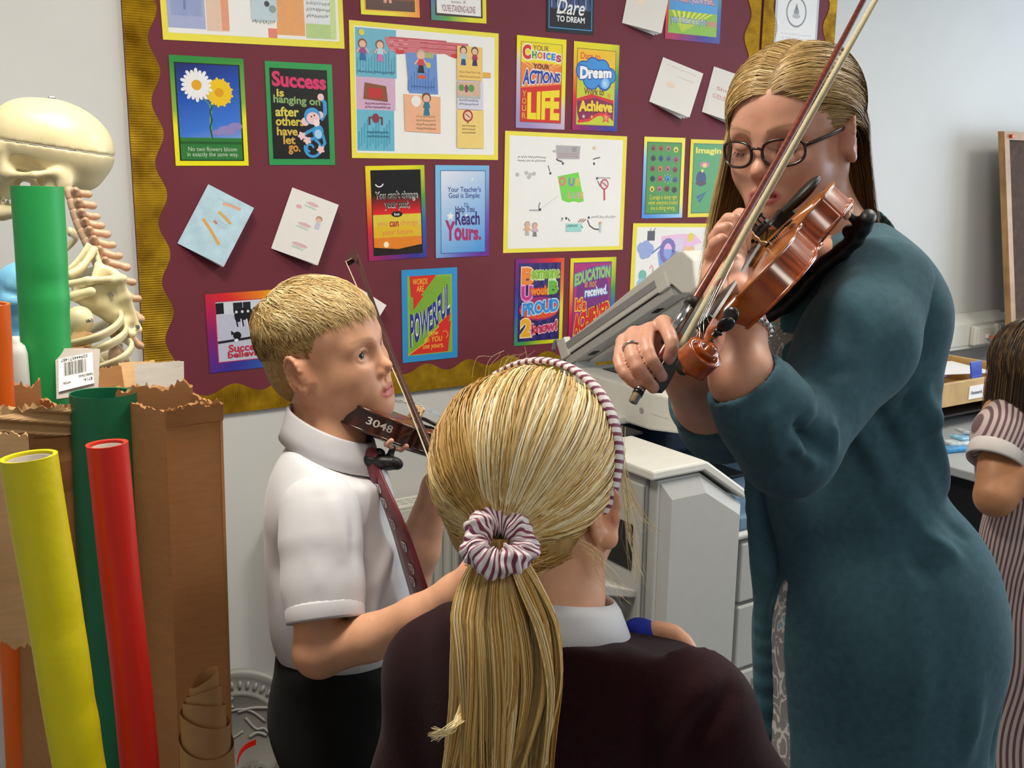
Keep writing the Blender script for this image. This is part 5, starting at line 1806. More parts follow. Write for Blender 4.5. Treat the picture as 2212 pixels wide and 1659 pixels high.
tb = obj('blade', arr_mesh('blade', np.array(Vt), np.array(Ft)), M_TIE); inv_parent(tb, tie)
v = Vol(.0025, .006); v.cone(at(803, 990, 1.50), at(812, 1030, 1.492), .017, .012, flat=(nrmv, .7))
inv_parent(vol_obj('knot', v, M_TIE, None), tie)
shield = [(-.5, .6), (.5, .6), (.5, 0), (.3, -.4), (0, -.7), (-.3, -.4), (-.5, 0)]
for (px_, py_) in ((828, 1055), (866, 1088), (868, 1140), (894, 1174), (898, 1228), (918, 1262), (913, 1310)):
    i = int(np.argmin([abs((RW.T @ (p - [0, 0, CAM_H]))[1] / (RW.T @ (p - [0, 0, CAM_H]))[2] * FPX + CY - py_) for p in cl]))
    t_ = ang(cl[min(i + 1, 25)] - cl[max(i - 1, 0)])
    off = ((px_ - 863) % 40 - 20) / 20 * .010
    bm = bmesh.new()
    for sc_, dz in ((.0125, .0042), ):
        vs = [bm.verts.new(cl[i] + sidev * (a * sc_ + off) - t_ * (b * sc_) + nrmv * dz) for a, b in shield]
        bm.faces.new(vs)
    o_ = inv_parent(obj('crest', bm, flat('#e4dcdc')), tb)
    bm = bmesh.new()
    for a0, b0, a1, b1 in ((-.35, .45, -.1, .1), (.1, .45, .35, .1), (-.3, 0, .3, -.08), (-.15, -.15, .15, -.4)):
        vs = [bm.verts.new(cl[i] + sidev * (a * .0125 + off) - t_ * (b * .0125) + nrmv * .0045) for a, b in ((a0, b0), (a1, b0), (a1, b1), (a0, b1))]
        bm.faces.new(vs)
    o2 = inv_parent(obj('crest_mark', bm, flat('#5a2230')), tb)
# ---- trousers and shoes
M_TROU = mat('black school trousers', '#141415', rough=.85, var=.15, scale=80, bump=.1, bscale=400, sheen=.04, spec=.15)
hipc = at(757, 1462, 1.56)
v = Vol(.010, .03)
v.ell(hipc, (.125, .108, .11), BB_)
v.ell(hipc + UP * .05, (.118, .105, .06), BB_)
v.ell(hipc - b_f * .035 - UP * .06, (.11, .09, .10), BB_)
for sx in (-1, 1):
    a = hipc + b_l * sx * .062 - UP * .08
    v.chain([a, np.array([a[0] + b_l[0] * sx * .01, a[1] + b_l[1] * sx * .01, .42]), np.array([a[0] + b_l[0] * sx * .02, a[1] + b_l[1] * sx * .02, .09])], [.088, .068, .062])
v.plane_cut(at(750, 1385, 1.56), UP, hipc - .4, hipc + .4, .008)
vol_obj('trousers', v, M_TROU, boy, it=2)
for sx in (-1, 1):
    a = hipc + b_l * sx * .084
    v = Vol(.006, .02)
    v.cone((a[0], a[1], .035), np.array((a[0], a[1], .030)) + b_f * .11, .036, .032, flat=((0, 0, 1), 1.0))
    v.plane_cut((a[0], a[1], .002), (0, 0, -1), (a[0] - .3, a[1] - .3, -.1), (a[0] + .3, a[1] + .3, .02), .002)
    vol_obj('shoe', v, M_BLACKP, boy)
# ================================================================== THE GIRL IN FRONT (seen from behind)
g_f = ang((.850, .529, 0)); g_r = np.array((g_f[1], -g_f[0], 0))            # facing, her right
GT = at(1148, 1058, .97)
_p = math.radians(6)
GR = np.stack([g_r, g_f * math.cos(_p) - UP * math.sin(_p), UP * math.cos(_p) + g_f * math.sin(_p)], 1)
GFR = Fr(GR, GT, .97)
girl = empty('person', (GT[0], GT[1], 0), label='girl with striped scrunchie on a long blonde ponytail, seen from behind', cat='person')
bpy.context.view_layer.update()
GB = np.stack([g_r, g_f, UP], 1)
v = Vol(.0026, .012)
gnk = at(1180, 1300, .965)
head_volume(v, GFR, child=1, eyes_open=1.0, neck=([gnk, gnk - UP * .05], [.047, .056]))
hv = v.mesh()
# right hand held up in front of the right shoulder
va = Vol(.0025, .010)
HC = at(1462, 1408, .995)
fo = at(1560, 1640, 1.02)
va.chain([fo, HC - UP * .03], [.028, .022]); va.ell(HC - UP * .012, (.026, .018, .026), GB)
for k in range(4):
    b0 = HC + g_r * (.012 - .010 * k) + UP * (.002 + .006 * (k < 2)) - g_f * .004
    finger(va, [b0, b0 + UP * .012 - g_r * .014, b0 + UP * .010 - g_r * .030, b0 + UP * .000 - g_r * .042], .0082, .0068)
finger(va, [HC - UP * .01, HC - g_r * .02 - UP * .004 - g_f * .01, HC - g_r * .036 - UP * .004 - g_f * .012], .009, .0075)
av = va.mesh()
V = np.concatenate([hv[0], av[0]]); F = np.concatenate([hv[1], av[1] + len(hv[0])])
V = lap(V, F, 1)
cf = head_colors(GFR, '#dba584', '#c06a62', None, '#dd8a6c')
inv_parent(obj('body', arr_mesh('body', V, F, cf(V)), M_SKIN), girl)
eyeballs(GFR, girl, '#4c6a88')
# ---- hair
H_GIRL = hair_mat('long blonde hair', [(0, '#80561f'), (.28, '#b3853f'), (.55, '#d3ab62'), (.8, '#e8cd90'), (1, '#f9edca')], rough=.36)
HCAP_G = mat('blonde hair mass', '#a8854e', rough=.6, var=.3, scale=120, stretch=(1, 1, .2))
hc, hr_ = np.array((0, -.014, .030)), np.array((.0795, .101, .0865))
v = Vol(.0034, .004)
v.ell(GFR.w(hc), hr_ * 1.0 * GFR.s, GFR.R)
v.ell(GFR.w((0, -.045, -.030)), np.array((.058, .045, .046)) * GFR.s, GFR.R, .03)
lo_, hi_ = GT - .3, GT + .3
v.plane_cut(GFR.w((0, .070, .062)), GFR.R @ np.array((0, .86, -.50)), lo_, hi_, .006)
for sx in (-1, 1): v.ell(GFR.w((sx * .086, .004, -.016)), np.array((.03, .022, .036)) * GFR.s, GFR.R, .006, '-')
gcap = vol_obj('hair', v, HCAP_G, girl)
TIE = at(1080, 1168, .862)
tl = GFR.inv(TIE[None])[0]
tq = (tl - hc) / hr_; trad = np.linalg.norm(tq); tq = tq / trad


def gmask(P):
    front = (P - np.array((0, .072, .060))) @ np.array((0, .86, -.50)) < 0
    low = P[:, 2] > -.072 + .25 * np.abs(P[:, 0]) * 0
    face = (P[:, 1] > .0) & (P[:, 2] < -.03)
    ear = ((np.abs(P[:, 0]) > .05) & (np.linalg.norm((P[:, 1:] - np.array((.0, -.014))) / np.array((.020, .034)), axis=1) < 1))
    return front & low & ~ear & ~face


def to_tie(roots, K, lift, spread, bulge):
    q = (roots - hc) / hr_; q /= np.linalg.norm(q, axis=1, keepdims=True)
    d = np.clip(q @ tq, -1, .9999); om = np.arccos(d)
    N = len(q)
    nz = rng.normal(size=(N, 3)) * .03 + spread
    out = []
    for t in np.linspace(0, 1, K):
        a = np.sin((1 - t) * om) / np.sin(om); b = np.sin(t * om) / np.sin(om)
        p = q * a[:, None] + tq * b[:, None]
        p = p + nz * (math.sin(math.pi * t))
        p /= np.linalg.norm(p, axis=1, keepdims=True)
        rad = 1.0 + (lift * math.sin(math.pi * min(t * 1.15, 1)) ** .7) + (trad - 1.0) * t ** 3
        out.append(hc + hr_ * p * np.reshape(rad, (-1, 1)))
    return np.stack(out, 1)


roots = scalp(15500, gmask, hc, hr_)
az = np.arctan2((roots - tl)[:, 0], (roots - tl)[:, 2])
sk = np.sin(az * 17) * .4 + np.sin(az * 41 + 1) * .3 + np.sin(az * 7 + 2) * .6
lift = .015 + .06 * rng.random(len(roots)) ** 1.5 + .022 * np.sin(az * 21) + .012 * np.sin(az * 47)
# strands of a lock lean together
lkk = np.floor(az * 14 + 3 * np.sin(roots[:, 1] * 60)).astype(int) % 97
swl = rng.normal(size=(97, 3))[lkk] * .055
S = to_tie(roots, 11, lift, swl, 0)
S = GFR.wv(S.reshape(-1, 3)).reshape(S.shape)
rn = np.clip(.58 + .26 * sk + .18 * rng.normal(size=len(roots)) + .12 * np.clip((roots[:, 2] - .0) / .1, -1, 1), 0, 1)
inv_parent(strands('hair_strands', S, .0005 + .0004 * rng.random(len(roots)), .0004, H_GIRL, rnd=rn, ctr=GFR.w((0, 0, .02))), gcap)
nN = 2400
xx = rng.uniform(-.058, .062, nN); zz = -.086 + .034 * rng.random(nN) + .60 * np.abs(xx)
P0 = np.stack([xx, -.048 - .018 * np.cos(xx * 22) + .35 * np.abs(xx), zz], 1)
P0[:, 1] -= .012 * rng.random(nN)
te = tl + np.array((0, .004, -.006))
tt = np.linspace(0, 1, 10)
NP = np.stack([P0 * (1 - u) + (te + rng.normal(size=(nN, 3)) * .004) * u + np.array((0, -.016, -.010)) * math.sin(math.pi * u) for u in tt], 1)
NP = GFR.wv(NP.reshape(-1, 3)).reshape(NP.shape)
inv_parent(strands('nape_hair', NP, .0006, .0004, H_GIRL, ctr=GFR.w((0, 0, -.03)), rnd=np.clip(.42 + .2 * np.sin(xx * 300) + .15 * rng.normal(size=nN), 0, 1)), gcap)
# loose wisps
W = []
for k in range(70):
    if k < 26: p = [(1335 + rng.normal() * 6, 960 + rng.normal() * 30, .94), (1352 + rng.normal() * 5, 1060, .93), (1362 + rng.normal() * 10, 1160, .93), (1385 + rng.normal() * 14, 1250 + rng.normal() * 14, .93)]
    elif k < 40: p = [(1330 + rng.normal() * 8, 1000 + rng.normal() * 30, .95), (1372 + rng.normal() * 8, 1080, .94), (1400 + rng.normal() * 14, 1130, .94), (1408 + rng.normal() * 12, 1150, .94)]
    elif k < 58: p = [(1255 + rng.normal() * 14, 1170 + rng.normal() * 12, .91), (1288 + rng.normal() * 10, 1200, .91), (1310 + rng.normal() * 18, 1240, .91), (1338 + rng.normal() * 22, 1290 + rng.normal() * 14, .91)]
    else:
        x_ = 1085 + rng.normal() * 30
        p = [(x_, 815, .93), (x_ + 4, 790, .93), (x_ + 14 + rng.normal() * 5, 770, .93), (x_ + 30 + rng.normal() * 12, 762 + rng.normal() * 8, .93)]
    W.append(catmull([at(*q) for q in p], 10))
inv_parent(strands('loose_hair', np.array(W), .00030, .00012, H_GIRL, rnd=.7 + .3 * rng.random(len(W))), gcap)
# ponytail
cen = catmull([at(1080, 1165, .850), at(1079, 1200, .857), at(1078, 1250, .860), at(1082, 1310, .852), at(1092, 1400, .842), at(1092, 1500, .838), at(1078, 1600, .836), at(1065, 1690, .836)], 18)
rad = np.interp(np.linspace(0, 1, 18), [0, .12, .26, .48, .66, .82, 1], [.009, .015, .028, .042, .041, .034, .026])
cr_ = RW[:, 0]
N = 8000
th = rng.random(N) * 2 * math.pi; rr = np.sqrt(rng.random(N))
lk = np.floor(th * 5 + rr * 4).astype(int)
lsw = rng.normal(size=(64, 2))[lk % 64] * .012
t = np.linspace(0, 1, 18)
lnf = .80 + .22 * rng.random(N); lnf[rng.random(N) < .15] *= .85
PT = []
for i in range(18):
    u = t[i] * lnf
    c = np.stack([np.interp(u, t, cen[:, j]) for j in range(3)], 1)
    r_ = np.interp(u, t, rad)
    x = rr * np.cos(th) * r_ + lsw[:, 0] * u ** 2 + .0025 * np.sin(6 * u + th * 3)
    y = rr * np.sin(th) * r_ * .55
    PT.append(c + np.outer(x, cr_) + np.outer(y + lsw[:, 1] * .3 * u, RW[:, 2]))
PT = np.stack(PT, 1)
sk = np.sin(th * 7 + rr * 9) * .4 + np.sin(th * 13 + 1) * .3
rn = np.clip(.60 + .26 * sk + .16 * rng.normal(size=N), 0, 1)
# a stray lock flicking out to the left
FL = []
for k in range(70):
    p = [(1075 + rng.normal() * 10, 1330, .866), (1006 + rng.normal() * 6, 1520, .838), (975 + rng.normal() * 4, 1575 + rng.normal() * 4, .812), (938 + rng.normal() * 7, 1588 + rng.normal() * 8, .812)]
    FL.append(catmull([at(*q) for q in p], 18))
pony = strands('ponytail', np.concatenate([PT, np.array(FL)]), .00055, .00025, H_GIRL, ctr=at(1085, 1400, 1.0), curl=.8, rnd=np.concatenate([rn, .75 + .25 * rng.random(70)]))
inv_parent(pony, gcap)
v = Vol(.003, .01)
v.chain(cen[2:14], rad[2:14] * .5, .01, flat=(RW[:, 2], .6))
inv_parent(vol_obj('ponytail_core', v, HCAP_G, None), gcap)


# ---- striped band and scrunchie
def stripe_mat(name, ca, cb, freq, duty=.5, attr='along', rough=.7, bump=True, soft=.06):
    m, nt, b = new_mat(name)
    a = nt.nodes.new('ShaderNodeAttribute'); a.attribute_name = attr
    mu = nt.nodes.new('ShaderNodeMath'); mu.operation = 'MULTIPLY'; mu.inputs[1].default_value = freq
    fr_ = nt.nodes.new('ShaderNodeMath'); fr_.operation = 'FRACT'
    nt.links.new(a.outputs['Fac'], mu.inputs[0]); nt.links.new(mu.outputs[0], fr_.inputs[0])
    r = ramp(nt, [(0, lin(ca)), (duty - soft, lin(ca)), (duty, lin(cb)), (1 - soft, lin(cb)), (1, lin(ca))], fr_.outputs[0])
    nt.links.new(r.outputs[0], b.inputs['Base Color'])
    b.inputs['Roughness'].default_value = rough
    b.inputs['Sheen Weight'].default_value = .2
    if bump:
        n2 = noise_node(nt, 700, 2); bp = nt.nodes.new('ShaderNodeBump'); bp.inputs['Strength'].default_value = .15; bp.inputs['Distance'].default_value = .001
        nt.links.new(n2.outputs['Fac'], bp.inputs['Height']); nt.links.new(bp.outputs[0], b.inputs['Normal'])
    return m


M_STRIPE = stripe_mat('maroon striped cotton', '#e6dcdc', '#7c3050', 1.0, .58)
# scrunchie: a gathered ring round the tie
ax = ang(-UP * .62 + RW[:, 2] * .62 - RW[:, 0] * .10)
u_ = ang(np.cross(ax, UP)); w_ = np.cross(ax, u_)
nu, nv = 150, 26
V, A_ = [], []
sc0 = at(1078, 1172, .845)
for i in range(nu):
    a = 2 * math.pi * i / nu
    gather = .0012 * math.sin(a * 7) + .0009 * math.sin(a * 17 + 1) + .0006 * math.sin(a * 29)
    Rm = .0200 + .0016 * math.sin(3 * a + .5)
    c = sc0 + (u_ * math.cos(a) + w_ * math.sin(a)) * Rm + ax * (.003 * math.sin(4 * a + 1))
    e = u_ * math.cos(a) + w_ * math.sin(a)
    for j in range(nv):
        b = 2 * math.pi * j / nv
        r_ = .0112 + gather + .0012 * math.sin(b * 5 + a * 7)
        V.append(c + e * math.cos(b) * r_ + ax * math.sin(b) * r_)
        A_.append(i / nu * 30 + .40 * math.sin(b + a * 3) + .30 * math.sin(b * 2 + a * 5))
F = [(i * nv + j, ((i + 1) % nu) * nv + j, ((i + 1) % nu) * nv + (j + 1) % nv, i * nv + (j + 1) % nv) for i in range(nu) for j in range(nv)]
A_ = np.array(A_)
A_[(np.arange(len(A_)) // nv) == 0] += 0
inv_parent(obj('scrunchie', arr_mesh('scrunchie', np.array(V), np.array(F), fattr={'along': A_}), M_STRIPE), girl)
# headband over the crown from ear to ear
nu, V, A_ = 90, [], []
for i in range(nu):
    a = math.pi * (-.13 + 1.26 * i / (nu - 1))
    x, z = math.cos(a), math.sin(a)
    yo = .012 + .020 * z
    p = hc + hr_ * np.array((x, 0, z)) * 1.075; p[1] += yo
    nrm = np.array((x / hr_[0], 0, z / hr_[2])); nrm /= np.linalg.norm(nrm)
    for dy, dn in ((-.010, 0), (-.009, .0035), (0, .005), (.009, .0035), (.010, 0), (0, -.003)):
        V.append(GFR.w(p + np.array((0, dy, 0)) + nrm * dn))
        A_.append(i / nu * 46 + dy * 25)
F = [(i * 6 + j, i * 6 + (j + 1) % 6, (i + 1) * 6 + (j + 1) % 6, (i + 1) * 6 + j) for i in range(nu - 1) for j in range(6)]
inv_parent(obj('headband', arr_mesh('headband', np.array(V), np.array(F)[:, ::-1], fattr={'along': np.array(A_)}), M_STRIPE), girl)
# ---- white collar, maroon jumper, skirt
v = Vol(.003, .008)
cc = at(1190, 1322, .975)
n_ = 44
rings = []
for off, rd in ((-.020, .060), (.016, .0575), (.019, .060), (.010, .066), (-.016, .076), (-.018, .074), (.006, .063)):
    ring_ = []
    for k in range(n_):
        a = 2 * math.pi * k / n_
        ring_.append(cc + UP * (off - .016 * math.cos(a)) + g_f * math.cos(a) * rd + g_r * math.sin(a) * rd)
    rings.append(ring_)
Vc = np.concatenate(rings)
Fc = [(i * n_ + k, i * n_ + (k + 1) % n_, (i + 1) * n_ + (k + 1) % n_, (i + 1) * n_ + k) for i in range(len(rings) - 1) for k in range(n_)]
inv_parent(obj('collar', arr_mesh('collar', Vc, np.array(Fc)), M_SHIRT), girl)
M_JUMP = mat('dark maroon knitted jumper', '#260b11', rough=.97, var=.18, scale=160, bump=.35, bscale=700, sheen=.05, spec=.15)
v = Vol(.0058, .03)
Cb = at(1205, 1560, 1.00)
v.ell(Cb, (.150, .10, .17), GB)
LS, RS = at(950, 1452, 1.055), at(1492, 1548, .92)
v.cone(at(1150, 1385, 1.00), LS, .062, .052); v.cone(at(1225, 1395, .975), RS, .064, .052)
v.cone(LS, at(905, 1700, 1.06), .052, .046); v.cone(RS, at(1600, 1740, .93), .054, .047)
v.cone(at(1600, 1740, .93), at(1560, 1640, 1.02), .045, .036)
v.cone(at(905, 1700, 1.06), at(1000, 1800, 1.16), .045, .036)
v.ell(Cb - UP * .16, (.145, .105, .16), GB)
v.cone(cc - UP * .05, cc - UP * .03, .075, .068, .03)
lo_, hi_ = cc - .3, cc + .3
v.plane_cut(cc - UP * .014, UP + g_f * .25, cc - np.array((.09, .09, .1)), cc + np.array((.09, .09, .1)), .006)
v.plane_cut(Cb - UP * .30, -UP, Cb - .5, Cb + .5, .01)
cr = [([at(1440, 1470, .90), at(1400, 1540, .88), at(1390, 1640, .88)], -.010, .014), ([at(1570, 1500, .88), at(1500, 1570, .86), at(1470, 1660, .86)], -.012, .012), ([at(1540, 1470, .88), at(1480, 1530, .86), at(1440, 1620, .86)], .007, .012),
      ([at(980, 1400, .96), at(1010, 1470, .93), at(990, 1560, .93)], -.006, .014), ([at(1340, 1400, .92), at(1360, 1480, .9), at(1340, 1600, .89)], .005, .016)]
vol_obj('jumper', v, M_JUMP, girl, creases=cr, it=2)
M_SKIRT = mat('grey school skirt', '#3a3c42', rough=.9, var=.1, scale=100)
bm = bmesh.new()
bm_lathe(bm, [(.0, .42), (.20, .42), (.19, .55), (.16, .75), (.135, .88), (.0, .88)], 36, Matrix.Translation((Cb[0], Cb[1], 0)))
inv_parent(obj('skirt', bm, M_SKIRT, sm=True), girl)
for sx in (-1, 1):
    b = np.array((Cb[0], Cb[1], 0)) + g_r * sx * .07
    v = Vol(.006, .02)
    v.chain([b + UP * .5, b + UP * .30, b + UP * .08], [.055, .046, .034]); v.cone(b + UP * .036, b + UP * .03 + g_f * .11, .035, .032)
    v.plane_cut(b + UP * .002, -UP, b - .3, b + np.array((.3, .3, .02)), .002)
    vol_obj('leg', v, mat('grey tights', '#2c2c30', rough=.9), girl)
# blue cloth just over the shoulder
v = Vol(.002, .006)
for px_, py_ in ((1372, 1352), (1388, 1350), (1404, 1358), (1415, 1368), (1396, 1372), (1380, 1372)):
    v.ell(at(px_, py_ + 6, 1.0), (.009, .012, .009))
cloth = vol_obj('cloth', v, mat('dark blue cloth', '#1c2f9c', rough=.9, var=.15, bump=.3, bscale=300))
tag(cloth, 'small dark blue cloth showing over the shoulder of the girl with the scrunchie', 'cloth')
# ================================================================== THE WOMAN
TFR = Fr([[-0.2466, -0.9503, -0.19], [0.9686, -0.2483, -0.0153], [-0.0326, -0.1878, 0.9817]], (1.1335, 1.0286, 1.6536), .99)
t_f = ang((-.96, .28, 0)); t_l = np.array((-t_f[1], t_f[0], 0))          # facing, her left (towards the camera)
TB = np.stack([t_l, t_f, UP], 1)
teacher = empty('person', (1.25, 1.03, 0), label='woman in glasses and long teal cardigan playing a violin', cat='person')
bpy.context.view_layer.update()
VT = lambda p: RV @ (np.array(p, float) * .82) + TV
v = Vol(.0017, .012)
tnk = at(1800, 545, 1.47)
head_volume(v, TFR, child=0, eyes_open=0, neck=([tnk], [.056]), mouth_open=.35)
v.cone(tnk, at(1790, 640, 1.45), .058, .075, .03)
hv = v.mesh()
va = Vol(.0025, .012)
va.ell(at(1770, 680, 1.43), (.12, .085, .11), TB)                          # chest
EL, CU, WL = at(1702, 968, 1.15), at(1602, 816, 1.10), at(1600, 706, 1.135)
va.chain([at(1880, 660, 1.33), EL], [.045, .034]); va.chain([EL, EL + (WL - EL) * .35, CU, WL], [.034, .037, .033, .0265])
# left hand wraps the neck of the violin
PL = at(1566, 590, 1.185)
va.cone(WL, at(1580, 650, 1.13), .026, .027); va.cone(at(1580, 650, 1.13), PL, .027, .026)
for p0, p1, p2, yy in (((1548, 592, 1.175), (1539, 548, 1.165), (1558, 520, 1.15), .300), ((1552, 562, 1.195), (1546, 516, 1.19), (1570, 494, 1.18), .276), ((1562, 538, 1.215), (1561, 492, 1.215), (1588, 474, 1.20), .252), ((1576, 520, 1.235), (1585, 478, 1.235), (1610, 466, 1.22), .230)):
    va.cone(at(*p0), at(1578, 640, 1.14), .0125, .02)
    finger(va, [at(*p0), at(*p1), at(*p2), VT((-.002, yy, .030))], .0098, .0072, .002)
finger(va, [at(1582, 650, 1.12), VT((.004, .365, -.034)), VT((-.012, .362, -.014))], .0105, .008)
# right arm and bow hand
ELR_, WR_ = at(1560, 905, 1.42), at(1474, 792, 1.19)
va.chain([at(1730, 640, 1.62), ELR_], [.055, .045]); va.chain([ELR_, ELR_ + (WR_ - ELR_) * .4, WR_], [.044, .044, .029])
FN = [[(1432, 698, 1.095), (1447, 726, 1.062), (1452, 752, 1.053), (1444, 776, 1.058)],
      [(1402, 714, 1.095), (1396, 744, 1.058), (1408, 779, 1.042), (1429, 813, 1.048)],
      [(1369, 722, 1.095), (1364, 757, 1.058), (1378, 794, 1.040), (1411, 837, 1.042)],
      [(1346, 738, 1.090), (1338, 778, 1.062), (1351, 808, 1.048), (1377, 831, 1.046)]]
for i, f_ in enumerate(FN):
    P = [at(*q) for q in f_]
    finger(va, P, .0082 - .0008 * (i == 3), .0066 - .0006 * (i == 3), .0012)
    va.cone(P[0] + (WR_ - P[0]) * .05, WR_, .0105, .022, .006)
finger(va, [at(1462, 765, 1.14), at(1440, 785, 1.105), at(1424, 800, 1.075)], .0125, .0100)
av = va.mesh()
V = np.concatenate([hv[0], av[0]]); F = np.concatenate([hv[1], av[1] + len(hv[0])])
V = lap(V, F, 1)
cf0 = head_colors(TFR, '#c8947c', '#b05a56', ('#8a6848', .8), '#cf8270')


def tcol(V):
    C = cf0(V)
    for f_ in FN:                                                          # finger nails
        d = np.linalg.norm(V - (at(*f_[3]) - RW[:, 2] * .007 + (at(*f_[3]) - at(*f_[2])) * .06), axis=1)
        m = (np.clip(1 - d / .0065, 0, 1) > .12)[:, None]
        C = np.where(m, np.array(lin('#dca79a')), C)
    return C


inv_parent(obj('body', arr_mesh('body', V, F, tcol(V)), M_SKIN), teacher)
# lashes
for sx in (-1, 1):
    t = rng.random(46); x = .020 + .027 * t
    p0 = np.stack([sx * x, .0825 - 8.5 * (x - .033) ** 2 - .0025 * t, -.0090 - .003 * np.sin(t * 3.14)], 1)
    p1 = p0 + np.stack([sx * (.003 * (t - .3)), .005 + 0 * t, -.0045 + 0 * t], 1)
    S = np.stack([p0, (p0 + p1) / 2 + [0, .0012, -.0008], p1], 1)
    inv_parent(strands('eyelashes', TFR.wv(S.reshape(-1, 3)).reshape(S.shape), .00035, .0001, hair_mat('dark lashes', [(0, '#241a14'), (1, '#3a2a20')])), teacher)
    n = 150; t = rng.random(n); x = .014 + .040 * t
    z = .0180 + .0065 * np.sin(t * 2.3) + rng.normal(size=n) * .0014
    p0 = np.stack([sx * x, .0905 - 6.4 * x * x, z], 1)
    p1 = p0 + np.stack([sx * (.006 + 0 * x), -.003 - .05 * x, .0015 - .004 * t], 1)
    S = np.stack([p0, (p0 + p1) / 2 + [0, .0012, .0005], p1], 1)
    inv_parent(strands('eyebrow', TFR.wv(S.reshape(-1, 3)).reshape(S.shape), .0003, .0001, hair_mat('brown brow hair', [(0, '#6a4a30'), (1, '#8a6848')])), teacher)
# ---- hair
H_TEA = hair_mat('dark blonde straight hair', [(0, '#6a4a2a'), (.3, '#9c7a48'), (.6, '#c4a468'), (.85, '#dcc48e'), (1, '#f0e2b8')], rough=.36)
HCAP_T = mat('dark blonde hair mass', '#7a5c36', rough=.6, var=.3, scale=120)
hc, hr_ = np.array((0, -.016, .036)), np.array((.0800, .103, .0860))
v = Vol(.0034, .004)
v.ell(TFR.w(hc), hr_ * TFR.s * 1.0, TFR.R)
lo_, hi_ = TFR.T - .3, TFR.T + .3
v.plane_cut(TFR.w((0, .080, .064)), TFR.R @ np.array((0, .82, -.57)), lo_, hi_, .004)
for sx in (-1, 1): v.ell(TFR.w((sx * .086, .006, -.014)), np.array((.034, .026, .036)) * TFR.s, TFR.R, .006, '-')
tcap = vol_obj('hair', v, HCAP_T, teacher)
g_loc = TFR.R.T @ np.array((0, 0, -1.0))


def tmask(P):
    return ((P - np.array((0, .080, .062))) @ np.array((0, .82, -.57)) < 0) & ~((np.abs(P[:, 0]) > .05) & (P[:, 1] > -.03) & (P[:, 2] < .008))


def flow(roots, d0, d1, L, K, lift, switch, ear=False, spread=0.0):
    """swept strands that leave the skull and then hang straight down"""
    P = roots.copy(); N = len(P)
    out = [P.copy()]
    jit = rng.normal(size=(N, 3)) * .05
    trav = np.zeros(N)
    for i in range(K - 1):
        st = L / (K - 1)
        q = (P - hc) / hr_; rad = np.linalg.norm(q, axis=1)
        nrm = q / hr_; nrm /= np.linalg.norm(nrm, axis=1, keepdims=True)
        t = np.clip((trav / switch), 0, 1)[:, None]
        side = d0(P) * (1 - t) + d1(P) * t
        side = side + jit * (1 - t * .7)
        low = np.clip((.05 - P[:, 2]) / .05, 0, 1)[:, None]
        if ear: low = low * np.clip((-.030 - P[:, 1]) / .03, 0, 1)[:, None]
        d = side * (1 - low) + (g_loc + jit * .30 + spread * np.sign(P[:, :1]) * np.array((1.0, 0, 0))) * low
        inward = np.minimum((d * nrm).sum(1, keepdims=True), 0)
        near = np.clip((1.14 - rad) / .1, 0, 1)[:, None]
        d = d - nrm * (d * nrm).sum(1, keepdims=True) * near * (1 - low) - nrm * inward * near
        d /= np.linalg.norm(d, axis=1, keepdims=True) + 1e-9
        P = P + d * st[:, None]; trav = trav + st
        q = (P - hc) / hr_; rad = np.linalg.norm(q, axis=1)
        mn = 1.015 + lift * min(1, i / 3)
        mx_ = np.where(P[:, 2] > .0, mn + .05, 9)
        f_ = np.where(rad < mn, mn / rad, np.where(rad > mx_, mx_ / rad, 1.0))
        P = hc + hr_ * q * f_[:, None]
        out.append(P.copy())
    return np.stack(out, 1)


roots = scalp(16500, tmask, hc, hr_)
part_x = -.012
isR = roots[:, 0] > part_x
back = roots[:, 1] < -.045
gR, gL = roots[isR], roots[~isR]
LR_ = .235 + .05 * rng.random(len(gR)) - .3 * np.clip(gR[:, 1] * 0, 0, 1)
SR = flow(gR, lambda P: np.stack([np.full(len(P), .95), -.10 - 1.2 * np.clip(-P[:, 1] - .02, 0, .1), np.full(len(P), -.15)], 1), lambda P: np.tile(np.array((.45, -.15, -.85)), (len(P), 1)), LR_, 14, .02 + .06 * rng.random(len(gR)), .11, spread=.18)
LL_ = .215 + .04 * rng.random(len(gL))
SL = flow(gL, lambda P: np.stack([np.full(len(P), -.55), -.80 + 0 * P[:, 0], .05 - .5 * np.clip(P[:, 2] - .04, 0, 1) * 6], 1), lambda P: np.tile(np.array((-.10, -.80, -.45)), (len(P), 1)), LL_, 14, .02 + .05 * rng.random(len(gL)), .10, ear=True, spread=.10)
Sx = np.concatenate([SR, SL])
rx = np.concatenate([gR, gL])
sk = np.sin(rx[:, 1] * 240 + 2 * rx[:, 0] * 50) * .4 + np.sin(rx[:, 1] * 530 + 1) * .3
rn = np.clip(.52 + .18 * sk + .11 * rng.normal(size=len(rx)) + .15 * np.clip(rx[:, 0] / .06, -1, 1), 0, 1)
inv_parent(strands('hair_strands', TFR.wv(Sx.reshape(-1, 3)).reshape(Sx.shape), .0004 + .0003 * rng.random(len(rx)), .0003, H_TEA, rnd=rn, ctr=TFR.w((0, -.01, .0)), curl=.14), tcap)
